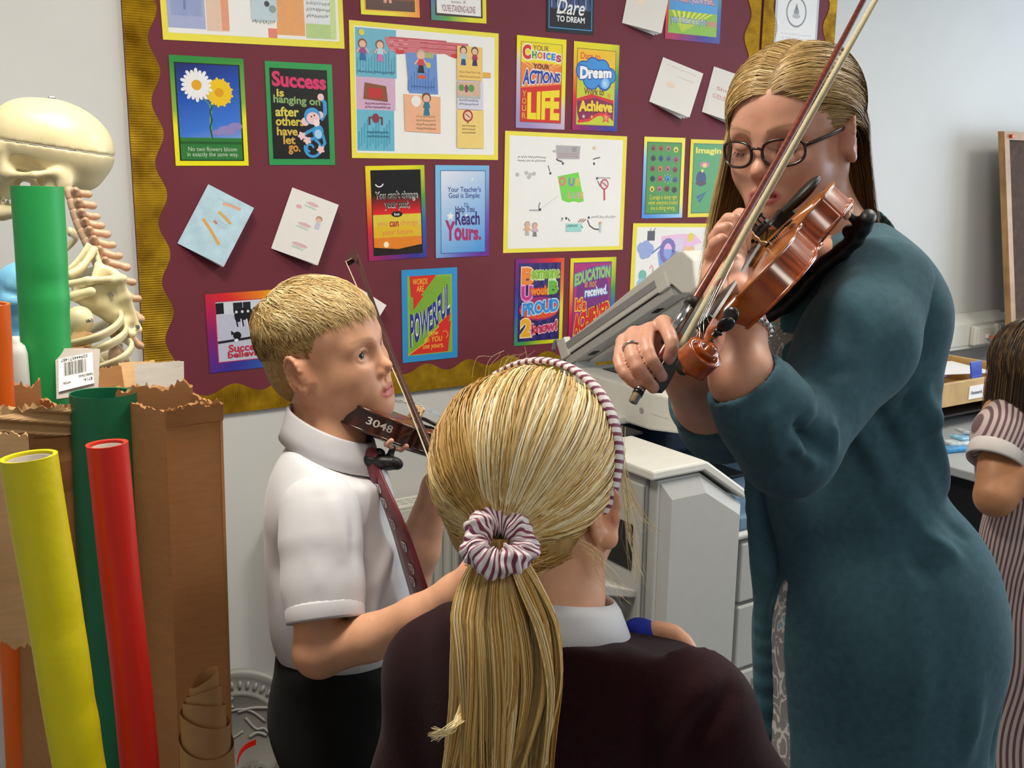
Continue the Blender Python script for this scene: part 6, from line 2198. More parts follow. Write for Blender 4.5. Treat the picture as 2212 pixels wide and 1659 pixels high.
# ---- glasses
M_TORT = mat('dark tortoiseshell frame', '#2a1812', rough=.25, var=.5, scale=120)
gl = empty('glasses', (0, 0, 0)); gl.parent = teacher; gl.matrix_parent_inverse = teacher.matrix_world.inverted()
m_lens, nt_, b_ = new_mat('clear lens')
nt_.nodes.remove(b_)
tr = nt_.nodes.new('ShaderNodeBsdfTransparent'); gs = nt_.nodes.new('ShaderNodeBsdfGlossy'); gs.inputs['Roughness'].default_value = .03
mxs = nt_.nodes.new('ShaderNodeMixShader'); lw = nt_.nodes.new('ShaderNodeLayerWeight'); lw.inputs[0].default_value = .08
tr.inputs[0].default_value = (.93, .93, .94, 1)
nt_.links.new(lw.outputs['Fresnel'], mxs.inputs[0]); nt_.links.new(tr.outputs[0], mxs.inputs[1]); nt_.links.new(gs.outputs[0], mxs.inputs[2]); nt_.links.new(mxs.outputs[0], nt_.nodes['Material Output'].inputs[0])
for sx in (-1, 1):
    cx_, cz_ = sx * .0345, -.010
    loop = []
    for k in range(40):
        a = 2 * math.pi * k / 40
        ca, sa = math.cos(a), math.sin(a)
        x = .0265 * math.copysign(abs(ca) ** .75, ca); z = .0185 * math.copysign(abs(sa) ** .8, sa) * (1.0 if sa < 0 else .88)
        X = cx_ + x
        loop.append(TFR.w((X, .1005 - 5.2 * X * X, cz_ + z)))
    bm = bmesh.new(); bm_tube(bm, loop, .0018, 8, closed=True, sx=1.0, sy=1.4)
    rim = inv_parent(obj('rim', bm, M_TORT, sm=True), gl)
    bm = bmesh.new(); bm.faces.new([bm.verts.new(p) for p in loop]); bmesh.ops.triangulate(bm, faces=bm.faces[:])
    inv_parent(obj('lens', bm, m_lens), gl)
    bm = bmesh.new(); bm_tube(bm, [TFR.w(p) for p in ((sx * .061, .0810, -.004), (sx * .068, .070, -.002), (sx * .0765, .035, .002), (sx * .0800, -.004, .006), (sx * .0790, -.028, -.004), (sx * .0770, -.036, -.020))], .0016, 8, sx=1, sy=1.6)
    inv_parent(obj('temple', bm, M_TORT, sm=True), gl)
bm = bmesh.new(); bm_tube(bm, [TFR.w(p) for p in ((-.0095, .1000, -.006), (-.004, .1030, -.003), (.004, .1030, -.003), (.0095, .1000, -.006))], .0018, 8)
inv_parent(obj('nose_bridge', bm, M_TORT, sm=True), gl)
# ---- ring and bracelet
rc = at(1364, 752, 1.062); rd_ = ang(at(1377, 792, 1.040) - at(1363, 745, 1.065))
u_ = ang(np.cross(rd_, RW[:, 2])); w_ = np.cross(rd_, u_)
bm = bmesh.new(); bm_tube(bm, [rc + (u_ * math.cos(a) + w_ * math.sin(a)) * .0088 for a in np.linspace(0, 2 * math.pi, 28, endpoint=False)], .0013, 8, closed=True)
for k in range(6):
    a = math.pi * (.8 + .14 * k) + math.pi * .35
    r = bmesh.ops.create_icosphere(bm, subdivisions=1, radius=.0016)
    bmesh.ops.translate(bm, verts=r['verts'], vec=Vector(rc + (u_ * math.cos(a) + w_ * math.sin(a)) * .0100))
inv_parent(obj('ring', bm, M_STEEL, sm=True), teacher)
br = empty('bracelet', (0, 0, 0)); br.parent = teacher; br.matrix_parent_inverse = teacher.matrix_world.inverted()
bc = WL + (CU - WL) * .12; bd = ang(CU - WL); u_ = ang(np.cross(bd, RW[:, 2])); w_ = np.cross(bd, u_)
bm0 = bmesh.new(); bmesh.ops.create_icosphere(bm0, subdivisions=2, radius=.0042); bme = bpy.data.meshes.new('bead'); bm0.to_mesh(bme); bm0.free(); smooth(bme); bme.materials.append(M_STEEL)
for k in range(22):
    a = 2 * math.pi * k / 22
    o_ = bpy.data.objects.new('bead', bme); COL.objects.link(o_)
    o_.location = bc + (u_ * math.cos(a) + w_ * math.sin(a)) * .031; o_.parent = br
# ---- patterned dress under the cardigan
def dress_mat():
    m, nt, b = new_mat('grey paisley print')
    tc = nt.nodes.new('ShaderNodeTexCoord')
    vo = nt.nodes.new('ShaderNodeTexVoronoi'); vo.inputs['Scale'].default_value = 24; vo.feature = 'F1'
    v2 = nt.nodes.new('ShaderNodeTexVoronoi'); v2.inputs['Scale'].default_value = 110
    nz = nt.nodes.new('ShaderNodeTexNoise'); nz.inputs['Scale'].default_value = 14
    mx = nt.nodes.new('ShaderNodeMix'); mx.data_type = 'VECTOR'; mx.inputs[0].default_value = .06
    nt.links.new(tc.outputs['Object'], mx.inputs[4]); nt.links.new(nz.outputs['Color'], mx.inputs[5])
    nt.links.new(mx.outputs[1], vo.inputs['Vector']); nt.links.new(tc.outputs['Object'], v2.inputs['Vector'])
    g, w = lin('#8e8a88'), lin('#d8d4d0')
    r = ramp(nt, [(0, lin('#86b0b4')), (.14, lin('#86b0b4')), (.16, w), (.22, w), (.24, g), (.42, g), (.44, w), (.50, w), (.52, g), (1, g)], vo.outputs['Distance'])
    r2 = ramp(nt, [(0, (1, 1, 1)), (.14, (1, 1, 1)), (.18, (0, 0, 0)), (1, (0, 0, 0))], v2.outputs['Distance'])
    m2 = nt.nodes.new('ShaderNodeMix'); m2.data_type = 'RGBA'
    nt.links.new(r2.outputs[0], m2.inputs[0]); nt.links.new(r.outputs[0], m2.inputs[6]); m2.inputs[7].default_value = (*w, 1)
    nt.links.new(m2.outputs[2], b.inputs['Base Color']); b.inputs['Roughness'].default_value = .7
    return m


v = Vol(.008, .04)
v.ell(at(1775, 760, 1.41), (.12, .085, .12), TB); v.ell(at(1830, 900, 1.42), (.11, .095, .15), TB); v.ell(at(1835, 1080, 1.43), (.10, .100, .15), TB)
v.ell(at(1880, 1330, 1.45), (.14, .135, .2), TB)
hp = at(1890, 1330, 1.45)
v.cone(hp, np.array((hp[0], hp[1], .52)), .142, .165)
v.plane_cut((hp[0], hp[1], .50), -UP, hp - np.array((.4, .4, .9)), hp + .4, .01)
v.plane_cut(at(1700, 690, 1.37), UP * .8 + t_f * .6, at(1700, 690, 1.37) - .16, at(1700, 690, 1.37) + .16, .008)
vol_obj('dress', v, dress_mat(), teacher, it=2)
# ---- cardigan
M_CARD = mat('teal knitted cardigan', '#3a5a66', rough=.95, var=.14, scale=90, bump=.16, bscale=2600, sheen=.06, spec=.2)
v = Vol(.0058, .035)
v.ell(at(1850, 665, 1.42), (.160, .092, .10), TB)
v.ell(at(1815, 805, 1.42), (.150, .116, .17), TB)
v.ell(at(1830, 1030, 1.43), (.132, .120, .17), TB)
v.ell(at(1890, 1350, 1.46), (.170, .160, .21), TB)
v.ell(at(1930, 1310, 1.44), (.15, .125, .15), TB)
hp2 = at(1892, 1390, 1.46)
v.chain([hp2, np.array((hp2[0], hp2[1], .62)), np.array((hp2[0], hp2[1], .42))], [.158, .165, .165], flat=(t_l, 1.08))
v.cone(at(1895, 600, 1.36), at(1845, 540, 1.46), .052, .058); v.cone(at(1740, 600, 1.60), at(1830, 520, 1.50), .055, .06)
fc = lambda x, y, z: at(x, y, z)
# front opening and neck
op = at(1700, 640, 1.38)
for (a, b, w0, w1) in ((at(1720, 560, 1.46), at(1660, 800, 1.37), .034, .020), (at(1660, 800, 1.37), at(1630, 1050, 1.345), .020, .020), (at(1622, 1080, 1.37), at(1598, 1700, 1.43), .018, .046)):
    v.chain([a + t_f * .015, b + t_f * .015], [w0, w1], .006, '-', flat=(t_f, 2.6))
v.cone(tnk + UP * .03, tnk - UP * .03, .075, .060, .01, '-')
v.plane_cut((hp2[0], hp2[1], .40), -UP, hp2 - np.array((.4, .4, .9)), hp2 + .4, .01)
cr = [([at(1800, 930, 1.29), at(1900, 1090, 1.28), at(2000, 1230, 1.30)], -.010, .014), ([at(1830, 900, 1.29), at(1935, 1060, 1.28), at(2050, 1200, 1.32)], .009, .015),
      ([at(1870, 860, 1.29), at(1980, 1010, 1.28), at(2080, 1150, 1.34)], -.008, .014), ([at(1780, 960, 1.29), at(1830, 1120, 1.28), at(1880, 1250, 1.28)], .006, .018),
      ([at(1960, 800, 1.29), at(2010, 930, 1.31), at(2040, 1050, 1.36)], .007, .016), ([at(1700, 1150, 1.30), at(1710, 1400, 1.29), at(1705, 1650, 1.29)], .006, .016),
      ([at(1800, 1300, 1.27), at(1795, 1480, 1.27), at(1790, 1650, 1.28)], .006, .022), ([at(1900, 1350, 1.27), at(1905, 1500, 1.27), at(1900, 1650, 1.28)], -.006, .022), ([at(2050, 1300, 1.31), at(2090, 1480, 1.31), at(2100, 1650, 1.31)], .007, .018), ([at(2110, 1350, 1.36), at(2140, 1500, 1.37), at(2150, 1650, 1.37)], -.006, .014),
      ([at(1960, 650, 1.29), at(1985, 720, 1.30), at(1975, 800, 1.29)], -.006, .010), ([at(1990, 780, 1.30), at(1960, 880, 1.28), at(1900, 960, 1.27)], -.007, .012), ([at(2020, 830, 1.32), at(2000, 950, 1.29), at(1960, 1060, 1.28)], .005, .014), ([at(1740, 1010, 1.29), at(1760, 1200, 1.27), at(1755, 1400, 1.27)], -.005, .016), ([at(1850, 1200, 1.27), at(1850, 1400, 1.27), at(1845, 1640, 1.28)], .005, .018), ([at(1970, 1200, 1.28), at(1990, 1400, 1.27), at(1985, 1640, 1.28)], .005, .02), ([at(2060, 1180, 1.33), at(2100, 1300, 1.33), at(2120, 1450, 1.34)], -.005, .012)]
card = vol_obj('cardigan', v, M_CARD, teacher, creases=[(p, a * 1.9, w * .85) for p, a, w in cr], it=2)
# far front panel, hanging open
pan = [[at(1690, 600, 1.47), at(1655, 620, 1.47)], [at(1672, 800, 1.44), at(1640, 810, 1.44)], [at(1660, 1000, 1.43), at(1624, 1010, 1.43)], [at(1676, 1180, 1.43), at(1634, 1185, 1.43)], [at(1690, 1300, 1.44), at(1644, 1300, 1.44)], [at(1672, 1480, 1.45), at(1643, 1480, 1.45)], [at(1660, 1720, 1.47), at(1640, 1720, 1.47)]]
A0 = catmull([p[0] for p in pan], 30); A1 = catmull([p[1] for p in pan], 30)
v = Vol(.004, .01)
for i in range(29):
    v.cone(A0[i], A0[i + 1], .009, .009, .01); v.cone(A1[i], A1[i + 1], .009, .009, .01); v.cone((A0[i] + A1[i]) / 2, (A0[i + 1] + A1[i + 1]) / 2, .011, .011, .01)
inv_parent(vol_obj('front_panel', v, M_CARD, None, it=2), card)
# sleeves
v = Vol(.0042, .02)
v.chain([at(1898, 625, 1.325), at(1850, 745, 1.25), EL], [.069, .066, .050], .03)
v.chain([EL, at(1655, 895, 1.115), CU], [.049, .047, .043], .03)
dcu = ang(CU - at(1655, 895, 1.115))
v.plane_cut(CU, dcu, CU - .12, CU + .12, .002)
v.chain([CU - dcu * .03, CU + dcu * .05], [.036, .040], .002, '-')
cr = [([at(1700, 840, 1.10), at(1730, 930, 1.07), at(1800, 980, 1.1)], -.009, .012), ([at(1680, 880, 1.08), at(1720, 960, 1.07), at(1760, 1000, 1.09)], .007, .010), ([at(1690, 800, 1.12), at(1660, 900, 1.07), at(1680, 990, 1.08)], .006, .012), ([at(1750, 850, 1.12), at(1760, 920, 1.09), at(1740, 990, 1.08)], -.006, .010),
      ([at(1850, 600, 1.25), at(1800, 700, 1.19), at(1790, 800, 1.15)], .005, .018), ([at(1920, 640, 1.25), at(1890, 760, 1.2), at(1840, 850, 1.17)], -.005, .018), ([at(1600, 850, 1.03), at(1640, 940, 1.05), at(1660, 1010, 1.08)], -.004, .012), ([at(1720, 820, 1.12), at(1700, 880, 1.08), at(1712, 950, 1.07)], -.006, .007), ([at(1770, 880, 1.13), at(1790, 930, 1.11), at(1800, 970, 1.11)], .005, .008), ([at(1980, 640, 1.28), at(1940, 700, 1.25), at(1880, 720, 1.22)], .004, .012), ([at(1700, 760, 1.14), at(1760, 800, 1.13), at(1830, 800, 1.16)], -.004, .012)]
inv_parent(vol_obj('sleeve', v, M_CARD, None, creases=[(p, a * 1.9, w * .9) for p, a, w in cr], it=2), card)
v = Vol(.0042, .02)
c2 = ELR_ + (WR_ - ELR_) * .42
v.chain([at(1720, 640, 1.60), at(1630, 790, 1.46), ELR_], [.074, .068, .058], .03); v.chain([ELR_, c2], [.057, .052], .02)
dc2 = ang(WR_ - ELR_)
v.plane_cut(c2, dc2, c2 - .12, c2 + .12, .002)
v.chain([c2 - dc2 * .03, c2 + dc2 * .04], [.043, .046], .002, '-')
inv_parent(vol_obj('sleeve', v, M_CARD, None, it=2), card)
# legs and shoes
for sx in (-1, 1):
    b = np.array((hp[0], hp[1], 0)) + t_l * sx * .08
    v = Vol(.006, .02)
    v.chain([b + UP * .6, b + UP * .35, b + UP * .08], [.075, .055, .036])
    v.cone(b + UP * .04, b + UP * .032 + t_f * .14, .036, .032)
    v.plane_cut(b + UP * .002, -UP, b - .3, b + np.array((.3, .3, .02)), .002)
    vol_obj('leg', v, mat('dark tights', '#1c1c20', rough=.85), teacher)
# ================================================================== PHOTOCOPIER, RADIATOR
M_COP = mat('light grey copier plastic', '#b6b5b1', rough=.5, var=.02, scale=30, bump=.06, bscale=700)
M_COPW = mat('cream copier plastic', '#dcdad2', rough=.45, var=.02, scale=30, bump=.05, bscale=700)
M_COPD = mat('mid grey copier plastic', '#9b9b9a', rough=.5, var=.03)
M_COPB = mat('slate blue copier plastic', '#6f8aa4', rough=.45, var=.04)
M_COPN = mat('dark blue grey inner plastic', '#39444f', rough=.5, var=.08)
M_DARK = mat('black recess', '#101113', rough=.6)
cop = empty('photocopier', (2.15, 2.2, 0), label='grey office photocopier with its lid standing open against the notice board', cat='photocopier')
bpy.context.view_layer.update()


def cpart(o, parent=None):
    return inv_parent(o, parent or cop)


XZ = ((0, 0, 0), (1, 0, 0), (0, 0, 1), (0, 1, 0))
YZ = ((0, 0, 0), (0, 1, 0), (0, 0, 1), (1, 0, 0))
PY = 1.82
# left unit: carcass, front panel with raised face, lid of the unit
prof = [(1.602, .03), (1.900, .03), (1.900, .770), (1.757, .868), (1.602, .868)]
cpart(prism('side_unit', prof, XZ, PY + .030, 2.46, M_COPD, bev=.006))
pan = [(1.612, .04), (1.902, .04), (1.902, .762), (1.752, .866), (1.612, .866)]
fp = cpart(prism('front_panel', pan, XZ, PY, PY + .030, M_COP, bev=.004))
bm = bmesh.new()
o1 = [(1.622, .045), (1.900, .045), (1.900, .757), (1.750, .858), (1.622, .858)]
o2 = [(1.645, .060), (1.885, .060), (1.885, .735), (1.762, .815), (1.650, .815)]
a = [bm.verts.new((x, PY - .0005, z)) for x, z in o1]; b = [bm.verts.new((x, PY - .014, z)) for x, z in o2]
for i in range(5): bm.faces.new((a[i], a[(i + 1) % 5], b[(i + 1) % 5], b[i]))
bm.faces.new(b[::-1])
bmesh.ops.recalc_face_normals(bm, faces=bm.faces[:])
cpart(obj('raised_face', bm, M_COP), fp)
cov = [(1.585, .872), (1.755, .872), (1.905, .772), (1.905, .800), (1.764, .897), (1.585, .897)]
cpart(prism('unit_cover', cov, XZ, PY - .012, 2.30, M_COPW, bev=.006))
cpart(prism('rear_rim', [(1.585, .900), (1.90, .900), (1.90, .925), (1.585, .925)], XZ, 2.20, 2.46, M_COPW, bev=.006))
cpart(box('paper_slot', (1.70, 2.16, .8995), (.20, .12, .006), M_DARK))
cpart(box('left_door', (1.597, 2.02, .45), (.010, .34, .80), M_COP, bev=.004))
# output tray on the far left
cpart(prism('output_tray', [(1.42, .60), (1.60, .55), (1.60, .57), (1.42, .64)], XZ, 1.86, 2.14, M_COP, bev=.004))
cpart(prism('tray_bracket', [(1.50, .45), (1.60, .40), (1.60, .55), (1.46, .60)], XZ, 1.90, 2.10, M_COPD, bev=.004))
cpart(box('tray_recess', (1.594, 2.0, .68), (.012, .24, .12), M_DARK))
# main body
BX0, BX1, FY = 1.905, 2.52, 1.845
cpart(box('body', ((BX0 + BX1) / 2, (FY + .02 + 2.5) / 2, .34), (BX1 - BX0, 2.5 - FY - .02, .66), M_COP, bev=.008))
for z0, z1, hd in ((.02, .045, 0), (.05, .155, 1), (.16, .265, 1), (.27, .46, 2), (.465, .64, 0)):
    d = cpart(box('drawer' if hd == 1 else 'door', ((BX0 + BX1) / 2 + .012, FY + .006, (z0 + z1) / 2), (BX1 - BX0 - .03, .028, z1 - z0 - .006), M_COP, bev=.006))
    if hd == 1: cpart(box('handle', (2.06, FY - .009, (z0 + z1) / 2), (.12, .006, .045), M_COPD, bev=.002), d)
    if hd == 2: cpart(box('vent_window', (2.06, FY - .009, (z0 + z1) / 2 + .02), (.10, .005, .12), M_DARK, bev=.002), d)
bm = bmesh.new(); bm_box(bm, ((BX0 + BX1) / 2, 2.17, .662), (BX1 - BX0 + .006, .68, .025), bev=.010)
cpart(obj('body_top_rim', bm, M_COPW))
cpart(prism('exit_tray', [(BX0 + .005, .675), (BX1 - .01, .675), (BX1 - .01, .74), (2.2, .785), (BX0 + .005, .770)], XZ, FY + .005, 2.30, M_COPB, bev=.008))
cpart(prism('exit_tray_step', [(BX0 + .008, .675), (BX1 - .01, .675), (BX1 - .01, .715), (BX0 + .008, .715)], XZ, FY - .012, FY + .03, M_COPB, bev=.006))
cpart(box('tray_hollow', (2.02, 2.02, .782), (.07, .14, .006), M_DARK, bev=.002))
# inner back wall of the paper gap with its dark blue mouth
bk = cpart(box('gap_back', ((BX0 + BX1) / 2 - .05, 2.36, .83), (BX1 - BX0 + .12, .10, .28), M_COPN, bev=.006))
cpart(box('gap_block', (2.10, 2.24, .86), (.30, .16, .12), mat('dark blue plastic', '#2b3a52', rough=.4), bev=.012))
for k in range(9): cpart(box('vent_slit', (1.84 + .012 * k, 2.306, .905), (.006, .006, .03), M_DARK))
cpart(box('gap_side', (1.86, 2.40, .86), (.10, .16, .20), M_COPD, bev=.006))
# scanner unit
SX0, SX1 = 1.82, 2.54
sp = [(1.900, .935), (1.915, .930), (2.10, .905), (2.46, .905), (2.46, 1.020), (1.960, 1.010), (1.900, .985)]
sc = cpart(prism('scanner_unit', sp, YZ, SX0, SX1, M_COPW, bev=.007))
cpart(box('platen_glass', (2.18, 2.2, 1.016), (.58, .40, .010), mat('platen glass', '#1e2428', rough=.08), bev=.001), sc)
cpart(box('platen_edge', (2.18, 1.985, 1.014), (.60, .03, .012), M_COPD, bev=.002), sc)
bm = bmesh.new(); bm_tube(bm, [(SX0 - .001, 2.13, .955), (SX0 - .003, 2.13, .955)], .008, 14); cpart(obj('round_cap', bm, M_COPD), sc)
cpart(box('side_plate', (SX0 - .0008, 2.05, .965), (.002, .07, .022), M_COPW), sc)
# control panel at the front of the scanner
cpart(prism('control_panel', [(1.80, .955), (1.905, .945), (1.905, 1.0), (1.80, .990)], YZ, 1.98, 2.45, M_COPW, bev=.006), sc)
# the lid, hinged at the back
lx = 1.82
poly = [atX(*p, lx)[1:] for p in ((1214, 775), (1234, 728), (1243, 722), (1462, 543), (1474, 541), (1496, 560), (1503, 622), (1492, 634), (1472, 634), (1449, 614))]
lid = cpart(prism('lid', poly, YZ, lx, 2.52, M_COPW, bev=.006, seg=3))
e0 = np.array(atX(1214, 775, lx)[1:]); e1 = np.array(atX(1449, 614, lx)[1:])
dl = ang(e1 - e0); nl = np.array([-dl[1], dl[0]]); nl = nl if nl[1] > 0 else -nl
Ll = np.linalg.norm(e1 - e0)


def lidbox(name, s0, s1, n0, n1, x0, x1, m, bev=.003):
    P = [e0 + dl * s0 + nl * n0, e0 + dl * s1 + nl * n0, e0 + dl * s1 + nl * n1, e0 + dl * s0 + nl * n1]
    return cpart(prism(name, P, YZ, x0, x1, m, bev=bev), lid)


lidbox('lid_side_band', .02, Ll - .01, .016, .036, lx - .003, lx + .01, M_COPD, .001)
lidbox('lid_lower_tray', .01, Ll - .01, -.028, -.002, lx + .004, 2.50, M_COP)
lidbox('lid_pad', .04, Ll - .03, -.036, -.028, lx + .06, 2.46, M_COPW)
for s_ in (.10, .30, .42): lidbox('lid_slot', s_, s_ + .030, -.0300, -.0275, lx + .022, lx + .045, M_DARK, 0)
lidbox('lid_catch', Ll - .05, Ll - .005, -.004, .040, lx - .006, lx + .012, M_COPW, .002)
lidbox('lid_hinge', -.04, .05, -.05, .01, lx + .01, lx + .08, M_COPD)
lidbox('lid_hinge', -.04, .05, -.05, .01, 2.38, 2.46, M_COPD)
lidbox('lid_hinge_cover', .0, .045, -.004, .055, lx - .004, lx + .02, M_COPW)
lidbox('lid_seam', .0, Ll, -.0030, -.0010, lx + .001, lx + .01, M_DARK, 0)
bm = bmesh.new(); bm_tube(bm, catmull([np.array((1.84, *(e0 + nl * .05 - dl * .01))), np.array((1.84, *(e0 + nl * .07 - dl * .03))), np.array((1.84, *(e0 + nl * .05 - dl * .06)))], 8), .006, 8)
cpart(obj('cable_loop', bm, M_COPD, sm=True), lid)
# ---- radiator under the board
M_RAD = mat('white enamelled steel', '#d9d8cf', rough=.35, var=.02)
rad_ = empty('radiator', (1.28, 2.74, 0), label='white panel radiator on the wall below the notice board', cat='radiator')
bpy.context.view_layer.update()
x0, x1, zt, zb = .98, 1.56, .585, .12
n = 200
V, F = [], []
for i in range(n):
    x = x0 + (x1 - x0) * i / (n - 1)
    u = ((x - x0) / .0333) % 1
    d = .010 * min(1, max(0, (abs(u - .5) - .18) * 9))
    for z in (zb + .03, zt - .045): V.append((x, 2.690 + d, z))
for i in range(n - 1): F.append((2 * i, 2 * i + 2, 2 * i + 3, 2 * i + 1))
me = arr_mesh('fluted_front', np.array(V), np.array(F)); smooth(me, False)
inv_parent(obj('fluted_front', me, M_RAD), rad_)
for z in (zb + .015, zt - .0225): inv_parent(box('front_band', ((x0 + x1) / 2, 2.697, z), (x1 - x0, .016, .03 if z < .3 else .045), M_RAD, bev=.004), rad_)
inv_parent(box('rear_panel', ((x0 + x1) / 2, 2.765, (zt + zb) / 2), (x1 - x0, .012, zt - zb), M_RAD), rad_)
for xx in (x0 + .006, x1 - .006): inv_parent(box('end_cap', (xx, 2.732, (zt + zb) / 2), (.012, .085, zt - zb), M_RAD, bev=.004), rad_)
inv_parent(box('grille_edge', ((x0 + x1) / 2, 2.695, zt + .004), (x1 - x0, .012, .012), M_RAD, bev=.003), rad_)
inv_parent(box('grille_edge', ((x0 + x1) / 2, 2.768, zt + .004), (x1 - x0, .012, .012), M_RAD, bev=.003), rad_)
me0 = None
for k in range(20):
    o_ = box('grille_bar', (0, 0, 0), (.006, .066, .006), M_RAD) if me0 is None else bpy.data.objects.new('grille_bar', me0)
    if me0 is None: me0 = o_.data
    else: COL.objects.link(o_)
    o_.location = (x0 + .02 + (x1 - x0 - .04) * k / 19, 2.732, zt + .004)
    inv_parent(o_, rad_)
for k in range(4): inv_parent(box('grille_slat', ((x0 + x1) / 2, 2.706 + .017 * k, zt + .007), (x1 - x0, .006, .004), M_RAD), rad_)
for xx in (x0 + .05, x1 - .05): inv_parent(box('pipe', (xx, 2.735, .06), (.015, .015, .14), M_RAD), rad_)
# ================================================================== RIGHT: trunking, desk, tray, leaning board
M_PVC = mat('white pvc', '#dedcd2', rough=.35, var=.02)
tk = empty('cable_trunking', (3.9, WALL_Y, .83), label='white plastic cable trunking along the wall behind the woman', cat='trunking')
bpy.context.view_layer.update()
inv_parent(prism('duct', [(2.742, .828), (2.80, .828), (2.80, .985), (2.742, .945)], YZ, 3.30, 4.56, M_PVC, bev=.003), tk)
inv_parent(box('cover_seam', (3.93, 2.7415, .845), (1.25, .002, .002), M_COPD), tk)
inv_parent(box('end_cap', (4.563, 2.77, .90), (.006, .062, .145), M_PVC, bev=.002), tk)
M_ORC = mat('orange cable', '#d85a1c', rough=.5)
for i, (xs, lab) in enumerate(((4.325, 'white wall socket with an orange cable nearer the woman'), (4.495, 'white wall socket with a black plug and orange cable'))):
    s = empty('wall_socket', (xs, 2.742, .889), label=lab, cat='socket', group='sockets on the trunking')
    bpy.context.view_layer.update()
    inv_parent(box('back_box', (xs, 2.727, .889), (.135, .030, .090), M_PVC, bev=.008, seg=3), s)
    inv_parent(box('face_plate', (xs, 2.709, .889), (.115, .008, .075), M_PVC, bev=.003), s)
    if i == 0:
        inv_parent(box('plug', (xs + .01, 2.700, .888), (.022, .014, .020), M_PVC, bev=.003), s)
    else:
        inv_parent(box('plug', (xs + .03, 2.690, .905), (.050, .034, .042), M_BLACKP, bev=.006), s)
    c = tube('cable', catmull([(xs + .01 + .02 * i, 2.69, .886), (xs + .02 + .02 * i, 2.66, .888), (xs + .05 - .03 * i, 2.645, .86), (xs + .06 - .07 * i, 2.65, .80), (xs + .06 - .07 * i, 2.66, .755)], 14), .0045, M_ORC, None, 8)
    inv_parent(c, s)
# leaning pin board
W = [atY(2183, 288, 2.62), atY(2203, 690, 2.62)]
lb = empty('pin_board', (4.75, 2.6, .0), label='brown board in a pale wooden frame leaning on the wall at the far right', cat='pin board')
bpy.context.view_layer.update()
xl = W[0][0]
th = .10
def lean(x, s): return np.array((x + .12 * (1.78 - s), 2.60 + .08 * (s - 1.0), s))
M_FRAME = wood_mat('pale frame wood', '#8a6238', '#b08656', '#c49c6c', scale=12, rough=.5, coat=0, stripe=False)
bm = bmesh.new()
def slab(x0_, x1_, s0, s1, y0, y1):
    P = [lean(x0_, s0), lean(x1_, s0), lean(x1_, s1), lean(x0_, s1)]
    vs = [bm.verts.new(p + np.array((0, y0, 0))) for p in P] + [bm.verts.new(p + np.array((0, y1, 0))) for p in P]
    for f_ in ((3, 2, 1, 0), (4, 5, 6, 7), (0, 1, 5, 4), (1, 2, 6, 5), (2, 3, 7, 6), (3, 0, 4, 7)): bm.faces.new([vs[i] for i in f_])
slab(xl + .03, xl + .80, .80, 1.76, -.004, .012); inv_parent(obj('panel', bm, mat('dark brown hessian', '#4a3426', rough=.9, var=.25, scale=30, bump=.2)), lb)
for a_ in ((xl, xl + .035, .78, 1.785), (xl + .795, xl + .83, .78, 1.785), (xl + .035, xl + .795, 1.75, 1.785), (xl + .035, xl + .795, .78, .815)):
    bm = bmesh.new(); slab(*a_, -.014, .016); inv_parent(obj('frame_bar', bm, M_FRAME), lb)
inv_parent(box('pin', tuple(lean(xl + .045, 1.765) + np.array((0, -.020, 0))), (.016, .012, .016), flat('#d8402c'), bev=.003), lb)
# desk with tray unit
M_DESK = mat('grey laminate', '#a3a5a6', rough=.35, var=.03)
dk = empty('desk', (3.6, 2.2, 0), label='grey laminate desk behind the girl in the striped dress', cat='desk')
bpy.context.view_layer.update()
inv_parent(box('desk_top', (3.62, 2.08, .727), (1.75, 1.05, .028), M_DESK, bev=.004), dk)
for xx in (2.82, 4.42): inv_parent(box('leg_panel', (xx, 2.10, .356), (.03, .9, .712), mat('black desk panel', '#15161a', rough=.6)), dk)
inv_parent(box('modesty_panel', (3.62, 1.75, .42), (1.57, .02, .56), MATS['black desk panel']), dk)
M_BEECH = wood_mat('beech veneer', '#b08a50', '#c8a366', '#d8b67c', scale=10, rough=.45, coat=.1, stripe=False)
tr_ = empty('desk_tray', (3.25, 2.3, .742), label='beech tray unit full of papers on the grey desk', cat='tray')
bpy.context.view_layer.update()
inv_parent(box('tray_front', (3.23, 2.056, .872), (.60, .016, .082), M_BEECH, bev=.002), tr_)
inv_parent(box('tray_base', (3.23, 2.35, .836), (.60, .58, .010), M_BEECH), tr_)
inv_parent(box('tray_back', (3.23, 2.63, .872), (.60, .016, .10), M_BEECH, bev=.002), tr_)
for xx in (2.938, 3.522): inv_parent(box('tray_side', (xx, 2.35, .835), (.016, .57, .185), M_BEECH, bev=.002), tr_)
lbw = atY(2107, 865, 2.047)
ch = inv_parent(box('card_label', (lbw[0], 2.0465, .868), (.085, .002, .046), M_PAPER), tr_)
Vg, Fg = glyphs('Homework', .02)
me = bpy.data.meshes.new('lettering'); me.from_pydata([(lbw[0] - .033 + .066 * a, 2.0450, .860 + .014 * b) for a, b in Vg], [], Fg)
inv_parent(obj('lettering', me, flat('#3a3e48')), ch)
inv_parent(box('inner_shelf', (3.23, 2.36, .775), (.57, .5, .008), mat('dark brown shelf', '#2a1810', rough=.7)), tr_)
def sheetpile(name, c, s, rz, m, label, group=None):
    o_ = box(name, (0, 0, 0), s, m, bev=.001)
    o_.location = c; o_.rotation_euler = (rz[0], rz[1], rz[2])
    return tag(o_, label, 'paper' if name == 'paper_sheet' else 'folder', group)
zt = .860
sheetpile('paper_sheet', (3.14, 2.30, .905), (.30, .21, .003), (.05, .0, .1), M_PAPER, 'loose white paper lying in the beech tray')
